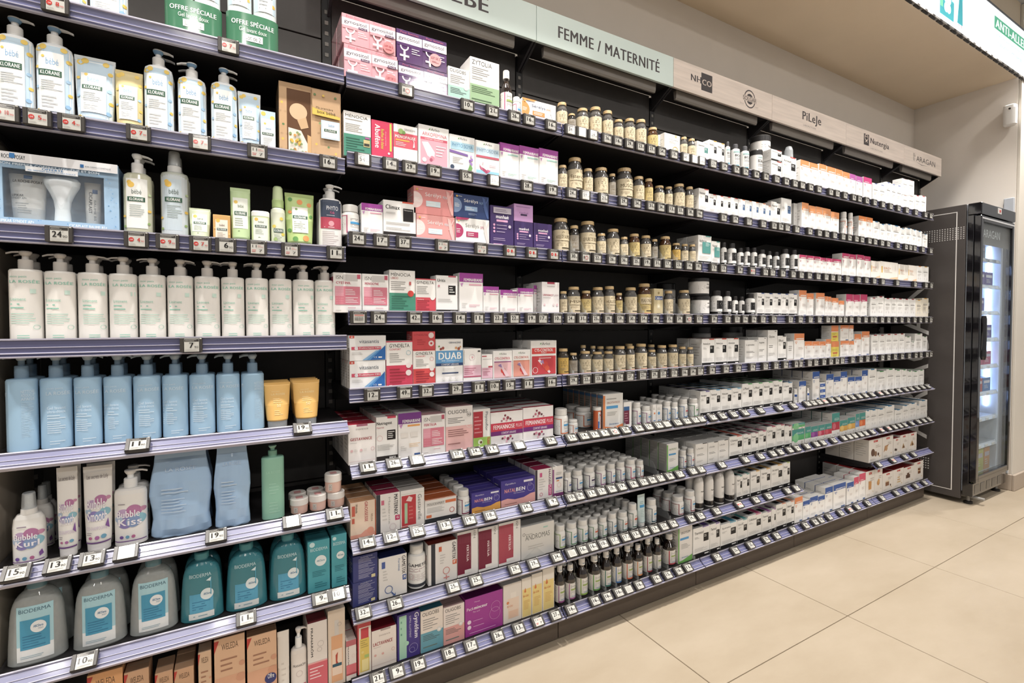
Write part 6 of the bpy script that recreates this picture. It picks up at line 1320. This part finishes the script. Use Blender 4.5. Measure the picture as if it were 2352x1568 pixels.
TD = 't .22 .66 .72 .71 c3e3ea BIODERMA;r .22 .14 .76 .42 4fa9cc;c .62 .40 .15 e3eef0;T .54 .39 .70 .42 3a7fb0 ABCDerm;l .28 .18 .7 .32 4 2f7fa8;r .20 .05 .78 .14 dfe6e6;l .3 .07 .7 .12 1 8fb0c0;r .70 .38 .72 .62 4fb0d0;p d8ecf0 .60 .60 .72 .64 .70 .58'
for x0, x1, y in ((413, 513, 1264), (517, 613, 1243), (617, 703, 1222)):
    R(x0, x1, y, 'teal bottle with white and blue label', flask('2f8391', 'gloss', '3f96a0', TD, ''), 'shower_gel_bottle', ratio=.55, n=2)
tb = 'c .2 .93 .12 c9e6e8;t .12 .80 .90 .86 c9e9ec BIODERMA;c .58 .60 .26 e6efef;T .40 .585 .76 .62 3a8fa8 ABCDerm;l .2 .3 .9 .42 4 1f7482;l .3 .08 .9 .2 3 1f7482'
B(705, 758, 1246, '3fa3b0', tb, 'turquoise carton with white disc', .055, 2, top='2f8f9c')
B(761, 797, 1230, '3fa3b0', tb, 'turquoise carton with white disc', .055, 2, top='2f8f9c')
row(1, 8)
wel = 'r 0 .0 1 .55 dfa884;t .24 .86 .78 .93 6a5038 WELEDA;l .2 .6 .8 .78 3 a8785c;p c0392f 0 .98 .16 .98 0 .84;c .86 .5 .16 d59a78;c .9 .66 .10 d59a78;c .16 .2 .06 6aa04a;l .1 .1 .6 .14 1 8a6048'
B(200, 283, 1553, 'e3a468', wel, 'orange carton cut by the bottom edge', .06, 1)
B(285, 343, 1547, 'cfa27c', wel, 'tan carton cut by the bottom edge', .06, 1)
B(356, 398, 1548, 'cfa27c', wel, 'tan carton cut by the bottom edge', .06, 1)
B(400, 446, 1540, 'cfa27c', wel, 'tan carton cut by the bottom edge', .06, 2)
B(455, 486, 1500, 'd9b592', wel, 'narrow peach carton', .05, 2)
B(491.5, 563, 1471, 'e0b48e', wel, 'wide peach carton with red corner', .05, 3, top='b98a64')
B(567, 636, 1464, 'e0b48e', wel + ';c .78 .40 .2 3a3f78;t .68 .40 .9 .46 W Offre;t .7 .22 .95 .3 6a5038 DUO', 'wide peach carton with navy offer seal', .05, 3, top='b98a64')
R(637, 664, 1448, 'plain white squeeze tube', lambda o, a, h: squeeze_tube(o, a, h, 'e3dcd2', 'l .3 .3 .7 .6 4 d3cabf', 'dcd5ca', caph=.1, top=1.0), 'squeeze_tube', 'tube', ratio=.6)
R(667, 704, 1439, 'white and pink pump bottle', kl_pump(.1, 't .12 .64 .88 .70 5a5654 PRANARÔM;o .5 .5 .2 .02 c5b3b0;r .1 .06 .9 .28 c85a70;l .2 .1 .8 .24 3 f0d3d8', .7, 'e6ded6', .72, 'e3dcd4', 'ddd6ce'), 'pump_bottle', ratio=.7)
B(706, 752, 1434, 'e3dad2', 'V .16 .52 .30 .93 4a4644 PRANARÔM;o .66 .68 .16 .015 b5aaa4;o .6 .6 .12 .015 b5aaa4;r 0 .0 1 .42 d8606c;l .1 .2 .8 .38 4 f2d3d6;r 0 .42 1 .44 e9a3a0', 'white and coral carton with sideways lettering', .05, 2, top='8f3a40')
B(753, 793, 1404.5, 'dcc9b4', 'r .18 .05 .84 .66 e3a878;r .38 .66 .62 .86 d3ccc4;r .22 .14 .80 .48 ead0b8;p b8432c .42 .40 .56 .44 .52 .32 .60 .28 .44 .28;r .24 .25 .78 .29 2f5a6c;o .66 .80 .12 .015 a8a09a', 'beige carton with spray bottle print', .05, 2)
B(795, 819, 1473, 'e0d5cd', 'V .14 .40 .30 .86 5a5452 PRANARÔM;r 0 .86 1 1 c0656c;r 0 .14 1 .40 d86a72;r 0 .14 1 .18 b04450;o .7 .6 .16 .02 d8b3b0', 'small white and coral carton at the bay joint', .05, 2)
flush()
# ---------------------------------------------------------------- electronic price tags along the rails
price_tags(1, '130:r8 525:r7', True)
price_tags(2, '15:r10 90:r5 167:r4 320:r7 460:r7 591:db 753:16', True)
price_tags(3, '139:24 315:r4 386:r9 461:r7 519:6 590:db 667:db 769:11', True)
price_tags(4, '440:7', True)
price_tags(5, '317:11 695:19', True)
price_tags(6, '38:15 133:13 212:13 290:16 497:19 671:11 769:11', True)
price_tags(7, '195:10 566:11 737:9 776:10', True)
price_tags(1, '931:ic 1071:10 1128:21 1178:26 1212:16 1262:16 1305:34 1332:ic 1358:29 1390:36 1414.5:16 1441:29 1466:23 1491:23 1515:54 1543:15 1570:68 1590:73 1610:24 1633:21 1658.5:24 1686.5:29 1707:24 1732:28 1754:18 1779:21 1801:18 1821:19 1838:17 1857:14 1876:14 1903:22 1918:22 1936:18 1956:18 1969:18 1986:24 2004:24 2023:17 2041:15 2059:15 2078:15 2099:15 2121:19 2133:19')
price_tags(2, '832:54 895:14 939:29 995:19 1068:55 1131:36 1207:28 1264:19 1309:24 1340:59 1382:21 1427:29 1458:34 1490:31 1513:34 1537:13 1557:33 1580:28 1601:16 1657:23 1683.5:19 1715:17 1748:21 1772.6:20 1788:20 1803:17 1825:17 1855:14 1877:14 1893.6:12 1912:12 1931.5:12 1946:16 1962:16 1975:16 1992:19 2005:14 2021:14 2035:14 2057:14 2076:14 2086:15 2096:15 2114.7:15 2133:17')
price_tags(3, '815:24 874:17 925:37 1013:db 1102:db 1168:r1 1218:r1 1268:r1 1312.7:30 1340.6:ic 1367:22 1400.6:26 1428:36 1456:25 1480.6:19 1504:31 1528:17 1553:23 1577.5:14 1598:19 1634:13 1656:13 1694:28 1723:r4 1752.6:13 1769:12 1792.7:19 1816.6:19 1836:22 1854:19 1874:17 1892.5:17 1907.6:17 1922:12 1941:17 1967:15 1985:12 2003:12 2022.5:17 2056:17 2097:17 2122:17 2134:17')
price_tags(4, '818:bc 868:24 950:42 1000:16 1053:14 1095:11 1139:22 1177:22 1216:19 1242:17 1275:10 1305:24 1333:31 1363.6:25 1392:39 1419:59 1446:30 1473:54 1501:44 1532:35 1555:39 1576:ic 1600.5:32 1634.5:28 1666:22 1687.5:22 1706:16 1726:16 1747:22 1772:21 1810:22 1833:14 1856:17 1876.6:17 1896:25 1908:22 1924:22 1936:22 1950:15 1967:15 1983:15 1997.6:12 2008:12 2021:14 2035.5:14 2050.7:14 2066:14 2081:14 2096:14 2109:14 2122:14 2133:14')
price_tags(5, '853:12 927:49 977:32 1045:29 1096:11 1131:10 1166:15 1209:11 1262:16 1312:29 1342:22 1369:23 1395:16 1418:25 1442:27 1471:21 1497.6:29 1517.5:22 1543:13 1567:16 1586:34 1604:17 1630:14 1662:14 1690:14 1723:19 1752.6:12 1777:12 1799:15 1824:41 1839:12 1854:12 1868.6:12 1887:12 1903:19 1917:19 1929:12 1953:19 1971.6:19 1987:19 2002:19 2021.5:16 2035.6:16 2050.7:16 2067:16 2083:16 2098.4:16 2110:16 2124:16 2133:16')
price_tags(6, '845:11 905:26 958:23 1050:27 1091:24 1130:11 1192: 1264:29 1312:21 1340.6:14 1364:13 1387:5 1410:ic 1436:28 1466:26 1489:15 1511.5:11 1530: 1555:21 1576:13 1595:17 1618:17 1636:17 1658.5:20 1684:21 1710:19 1746:21 1789:17 1822:21 1851.4:17 1866.7:14 1880:14 1893:r9 1909.6:17 1925:17 1942:17 1956.5:14 1972:17 1986:17 2002:17 2018:r9 2034:17 2049:17 2063.7:17 2079:17 2092:17 2105.5:17 2118:17 2130:17')
price_tags(7, '844:14 898:12 959:25 1022:13 1078:19 1125:18 1208:34 1268:9 1303:10 1329.5:10 1357:11 1380:13 1404:20 1427:19 1453.5:18 1476.5:15 1496.7:26 1515.5:17 1537:28 1560:17 1590:17 1614:17 1657:27 1711:17 1746:22 1774:14 1791:14 1812.7:14 1830:14 1851.4:17 1874:17 1889:17 1913.7:18 1937:17 1950:17 1961.6:17 1975:17 1987:17 2002.4:17 2023:r9 2040:r9 2053.5:17 2065.7:17 2077:17 2093:17 2108.6:17 2121:17 2133:17')
price_tags(8, '835:32 908:26 1041:25 1093:25 1182:29 1225:29 1278:34 1312: 1337.6:16 1360.5:16 1384.6:10 1410:17 1436:17 1459:13 1480:25 1502.4:13 1523.5:22 1545:19 1586.6:24 1612:25 1645:22 1697:r9 1735:24 1764:24 1808:17 1828:17 2017.7:17 2050.4:r9 2078:17 2098:17')
price_tags(9, '868:21 912:9 961:19 1031:18 1081:17 1143:26 1191:13 1235:db 1275:27 1309:16 1366:16 1394:16 1420:16 1442: 1467:16 1507:16 1532.7:15 1558:16 1579:11 1646:17 1688:25 1723:25 1758.6:25 1783:35 1821:17 1849:20 1871:20 1884:20 1903.5:20 1930:20 1951:r9 1968:17 1992:20 2025:17 2057.6:17 2081:17 2102.4:17 2123:17')
# ---------------------------------------------------------------- glass-door fridge at the far end
FX0, FX1, FY0, FY1, FZ0, FZ1 = 3.83, 4.375, 1.165, 1.60, .075, 1.81
FRM = solid_mat('fridge_side_vinyl', '4b4644', .45, spec=.35, noise=.04, nscale=20)
GLB = solid_mat('gloss_black', '17161a', .10, spec=.6, coat=.6, noise=.03)
INW = solid_mat('fridge_liner', 'dbe5f2', .4, noise=.02)
fr = empty('display_fridge', ((FX0 + FX1) / 2, (FY0 + FY1) / 2, 0))
ox, oy = fr.location.x, fr.location.y
def fbox(nm, x0, x1, y0, y1, z0, z1, mat, bev=.002, col='K', parent=None):
    m = MB(); m.box(x0 - ox, x1 - ox, y0 - oy, y1 - oy, z0, z1, col, bev); return m.build(nm, mat, parent or fr)
sp = fbox('side_panel', FX0, FX0 + .02, 1.222, FY1, .03, FZ1, FRM)
m = MB()
dot = ''
sf = lambda x, v, k: (FX0 - ox - EPS * k, FY1 - x * (FY1 - 1.222) - oy, .03 + v * (FZ1 - .03))
fy = lambda y: (FY1 - y) / (FY1 - 1.222)
fz = lambda z: (z - .03) / (FZ1 - .03)
paint(m, 'r %.4f %.4f %.4f %.4f e3e1de;r %.4f %.4f %.4f %.4f e3e1de;r %.4f %.4f %.4f %.4f e3e1de' % (fy(1.267), fz(.072), fy(1.262), fz(1.772), fy(1.59), fz(1.768), fy(1.262), fz(1.772), fy(1.59), fz(.071), fy(1.262), fz(.075)), sf)
for i in range(24):
    for j in range(7):
        y, z = 1.228 + i * .0128, 1.606 + j * .0112
        if y < 1.55: paint(m, 'r %.4f %.4f %.4f %.4f e9e7e4' % (fy(y + .0058), fz(z), fy(y), fz(z + .0040)), sf)
for i in range(11):
    for j in range(5):
        y, z = 1.378 + i * .0128, .172 + j * .0155
        paint(m, 'r %.4f %.4f %.4f %.4f e9e7e4' % (fy(y + .0065), fz(z), fy(y), fz(z + .0065)), sf)
V_, F_ = text2d('ARAGAN', False)
m.add([(FX0 - ox - EPS * 2, 1.545 - oy - p[1] * .155, .36 + p[0] * 1.0) for p in [(q[0], 1 - q[1]) for q in V_]], F_, C('cfcdca'))
m.build('side_print', 'card', sp)
# body
fbox('back', FX0 + .02, FX1, FY1 - .03, FY1, FZ0, FZ1, FRM)
fbox('left_wall', FX0 + .0205, FX0 + .045, 1.215, FY1 - .031, FZ0, FZ1, INW)
fbox('right_wall', FX1 - .03, FX1, 1.205, FY1 - .031, FZ0, FZ1, INW)
fbox('floor_pan', FX0 + .046, FX1 - .031, 1.218, FY1 - .031, FZ0, .15, INW)
fbox('top_box', FX0 + .046, FX1 - .031, 1.215, FY1 - .031, 1.69, FZ1, GLB)
fbox('cabinet_edge', FX0 + .0005, FX0 + .045, 1.185, 1.2145, FZ0 + .02, FZ1 - .07, GLB)
cn = fbox('canopy', FX0, FX1, 1.150, 1.2145, FZ1 - .068, FZ1, GLB, .004)
fbox('display', 4.075, 4.125, 1.1465, 1.151, 1.765, 1.80, 'gloss', .002, 'd8d4d0', cn)
fbox('digits', 4.088, 4.112, 1.1455, 1.147, 1.775, 1.79, 'gloss', .001, 'c83a2c', cn)
gr = fbox('grille', FX0, FX1 - .01, 1.165, 1.2145, FZ0 - .02, .135, GLB, .003)
for k in range(5):
    fbox('grille_slot', 3.86 + k * .09, 3.925 + k * .09, 1.1635, 1.1655, .07, .122, 'metal', .001, '6f6a64', gr)
# door
dr = empty('door', (0, 0, 0)); dr.parent = fr
DX0, DX1, DZ0, DZ1 = FX0 + .004, FX1 - .004, .14, FZ1 - .075
def dbox(nm, x0, x1, z0, z1, mat, bev=.003, col='K', y0=1.152, y1=1.184):
    m = MB(); m.box(x0 - ox, x1 - ox, y0 - oy, y1 - oy, z0, z1, col, bev); return m.build(nm, mat, dr)
dbox('stile', DX0, DX0 + .035, DZ0, DZ1, GLB); dbox('stile', DX1 - .03, DX1, DZ0, DZ1, GLB)
dbox('door_rail', DX0 + .0355, DX1 - .0305, DZ0, DZ0 + .04, GLB); dbox('door_rail', DX0 + .0355, DX1 - .0305, DZ1 - .035, DZ1, GLB)
dbox('chrome_strip', DX0 + .01, DX1 - .01, DZ1 - .022, DZ1 - .012, 'gloss', .001, 'c9c9cb', 1.1495, 1.1518)
dbox('pane', DX0 + .0356, DX1 - .0306, DZ0 + .0405, DZ1 - .0355, M['pane'], 0, 'W', 1.165, 1.170)
bd = dbox('brand_strip', DX0 + .036, DX1 - .031, 1.57, DZ1 - .036, 'metal', 0, '6b655f', 1.1712, 1.1725)
m = MB(); paint(m, 't .12 .35 .68 .72 e3e1de ARAGAN', lambda x, v, k: (DX0 + .036 + x * .47 - ox, 1.1710 - EPS * k - oy, 1.57 + v * .13)); m.build('brand_lettering', 'card', dr)
hd = MB(); hd.loft([(.88, .010, .010, 'K'), (.90, .017, .014, 'K'), (1.12, .017, .014, 'K'), (1.14, .010, .010, 'K')], 16, 2, DX0 + .016 - ox, 1.148 - .012 - oy); hd.build('handle', GLB, dr)
# light strips, shelves
for x in (FX0 + .0495, FX1 - .0355):
    m = MB()
    m.box(x - .004 - ox, x + .004 - ox, 1.262 - oy, 1.266 - oy, .55, 1.60, 'b8cfff', .001); m.build('led_strip', 'led', fr)
SHZ = [1.50, 1.335, 1.17, 1.00, .83, .66, .50, .33, .152]
for k, z in enumerate(SHZ):
    if z > .16:
        s_ = fbox('shelf', FX0 + .048, FX1 - .034, 1.215, FY1 - .035, z - .008, z, 'metal', .001, 'b9c3ce')
    else: s_ = fr
    m = MB(); m.prism([(1.214 - oy, z + .004), (1.202 - oy, z - .020), (1.205 - oy, z - .022), (1.217 - oy, z + .002)], FX0 + .05 - ox, FX1 - .036 - ox, C('c5ccd6'))
    rl = m.build('price_strip', 'rail', s_)
    if s_ is not fr:
        for q in range(4):
            xq = FX0 + .10 + q * .11
            m = MB(); m.box(xq - .02 - ox, xq + .02 - ox, 1.198 - oy, 1.2015 - oy, z - .018, z - .001, 'e6e6e4', .0005); m.build('price_card', 'card', s_)
for sx, sy in ((FX0 + .05, 1.20), (FX1 - .05, 1.20), (FX0 + .05, FY1 - .06), (FX1 - .05, FY1 - .06)):
    m = MB(); m.loft([(.0, .022, .022, '1d1c1c'), (.012, .022, .022, '1d1c1c'), (.016, .008, .008, '8a8886'), (FZ0, .008, .008, '8a8886')], 16, 2, sx - ox, sy - oy); m.build('foot', 'metal', fr)
fbox('foot_bar', FX0 + .06, FX0 + .08, 1.13, 1.30, .03, .045, 'metal', .003, '9a9894')
tag(fr, 'tall black glass-door fridge beside the last shelving bay', 'fridge')
WORDS = {'5a4a9c': 'violet', 'c8386c': 'raspberry', 'c8463c': 'red', '2f7fc0': 'blue', '5aa04a': 'green', 'c9c84a': 'lime yellow', 'd8903c': 'orange', '8a9ab0': 'grey blue'}
FST = [(1.50, ['8a9ab0']), (1.335, ['5a4a9c', '5a4a9c']), (1.17, ['5a4a9c']), (1.00, ['5a4a9c', '5a4a9c']), (.83, ['c8386c', 'c8386c']), (.66, ['c8463c', '2f7fc0']), (.50, []), (.33, ['5aa04a']), (.152, ['c9c84a', 'd8903c'])]
SW = ['top', 'second', 'third', 'fourth', 'fifth', 'sixth', 'seventh', 'eighth', 'bottom']
for k, (z, cols) in enumerate(FST):
    x = FX0 + .19
    for i, c in enumerate(cols):
        w = .12 if k < 8 else (.165 if i < 1 else .09); h = .085 if k < 8 else .14
        if k == 7: w, h = .07, .07
        me = carton(w, .09, h, c, 'r .1 .6 .9 .8 %s;l .15 .2 .8 .5 3 e3e1dd' % ('e9e6e2' if k % 2 else 'd0c8d8'))
        o = put('carton', me, None, (x + w / 2, 1.268, z + .0006))
        tag(o, '%s carton inside the fridge, %s from left on its %s shelf' % (WORDS[c], ORD[i + 1], SW[k]), 'box', 'cartons inside the fridge')
        x += w + .012

# ---------------------------------------------------------------- backlit sign on the edge of the lowered ceiling
SX0, SX1, SZ0, SZ1 = 1.2, 5.4, 2.672, 2.955
sg = empty('lightbox_sign', ((SX0 + SX1) / 2, 1.158, SZ0))
sx = sg.location.x
m = MB(); m.box(SX0 - sx, SX1 - sx, -.018, -.002, 0, SZ1 - SZ0, 'fdfeff', .001)
fx = lambda X: (X - SX0) / (SX1 - SX0)
fv = lambda z: (z - SZ0) / (SZ1 - SZ0)
d = ''
X = 3.19
d += 'r %.4f %.4f %.4f %.4f 27a7b0;' % (fx(3.19), fv(2.70), fx(3.36), fv(2.95))
d += 'r %.4f %.4f %.4f %.4f 6fd6a6;' % (fx(3.195), fv(2.74), fx(3.225), fv(2.80))
for i in range(2):
    for j in range(4): d += 'c %.4f %.4f .006 f6fdfd;' % (fx(3.265 + i * .03), fv(2.75 + j * .045))
d += 'r %.4f %.4f %.4f %.4f fafeff;' % (fx(3.33), fv(2.80), fx(3.40), fv(2.95))
d += 'p 1f9aa4 %.4f %.4f %.4f %.4f %.4f %.4f %.4f %.4f;' % (fx(3.40), fv(2.71), fx(3.47), fv(2.71), fx(3.46), fv(2.86), fx(3.42), fv(2.86))
d += 'p 7fe0e6 %.4f %.4f %.4f %.4f %.4f %.4f;' % (fx(3.43), fv(2.86), fx(3.47), fv(2.84), fx(3.45), fv(2.94))
d += 'r %.4f %.4f %.4f %.4f b8909c;r %.4f %.4f %.4f %.4f b8909c;' % (fx(3.415), fv(2.695), fx(3.422), fv(2.71), fx(3.45), fv(2.692), fx(3.457), fv(2.71))
d += 'r %.4f %.4f %.4f %.4f 3f9c78;' % (fx(3.91), fv(2.832), fx(4.66), fv(2.905))
d += 'T %.4f %.4f %.4f %.4f f6fdfa ANTI-ALLERGIES;' % (fx(3.93), fv(2.844), fx(4.63), fv(2.893))
d += 't %.4f %.4f %.4f %.4f 6a98a8 Éloignez les allergènes de votre quotidien;' % (fx(3.88), fv(2.790), fx(4.62), fv(2.820))
d += 't %.4f %.4f %.4f %.4f 4f8498 et découvrez nos solutions anti-allergies pour une vie plus saine' % (fx(3.655), fv(2.742), fx(4.86), fv(2.772))
paint(m, d, lambda x, v, k: (SX0 + x * (SX1 - SX0) - sx, -.0181 - EPS * k, v * (SZ1 - SZ0)), w=SX1 - SX0, h=SZ1 - SZ0)
m.build('lit_face', 'sign', sg)
m = MB(); m.box(SX0 - sx, SX1 - sx, -.020, -.004, -.012, -.0005, '9a9896', .001); m.build('lower_frame', 'metal', sg)
m = MB(); m.box(SX0 - sx, SX1 - sx, -.020, -.004, SZ1 - SZ0 + .0005, SZ1 - SZ0 + .012, '6a6e76', .001); m.build('upper_frame', 'metal', sg)
cm = MB(); cm.box(-.03, .03, -.017, -.007, -.019, -.0125, '2a2726', .002); cm.box(-.012, .012, -.0215, -.0205, -.016, -.004, '3a3634', .0004)
clip = cm.mesh('clip', 'metal')
x = SX0 + .05
while x < SX1 - .03:
    put('clip', clip, sg, (x - sx, 0, 0)); x += .085
tag(sg, 'long white backlit sign reading ANTI-ALLERGIES under the ceiling', 'sign')

# ---------------------------------------------------------------- small white detector on the end wall
dt = empty('wall_detector', (4.42, 1.19, 2.37))
m = MB(); m.loft([(0, .012, .024, 'f0efec'), (.01, .022, .032, 'f0efec'), (.11, .030, .033, 'f0efec'), (.13, .026, .031, 'f0efec'), (.137, .012, .022, 'f0efec')], 28, 3.2, -.033, 0); m.build('housing', 'plastic', dt)
m = MB(); m.loft([(0, .006, .006, '1d1c1c'), (.003, .006, .006, '1d1c1c')], 16); o = m.build('lens', 'gloss', dt); o.location = (-.0625, -.005, .105); o.rotation_euler = (0, -math.pi / 2, 0)
tag(dt, 'small white wall detector near the ceiling corner', 'detector')
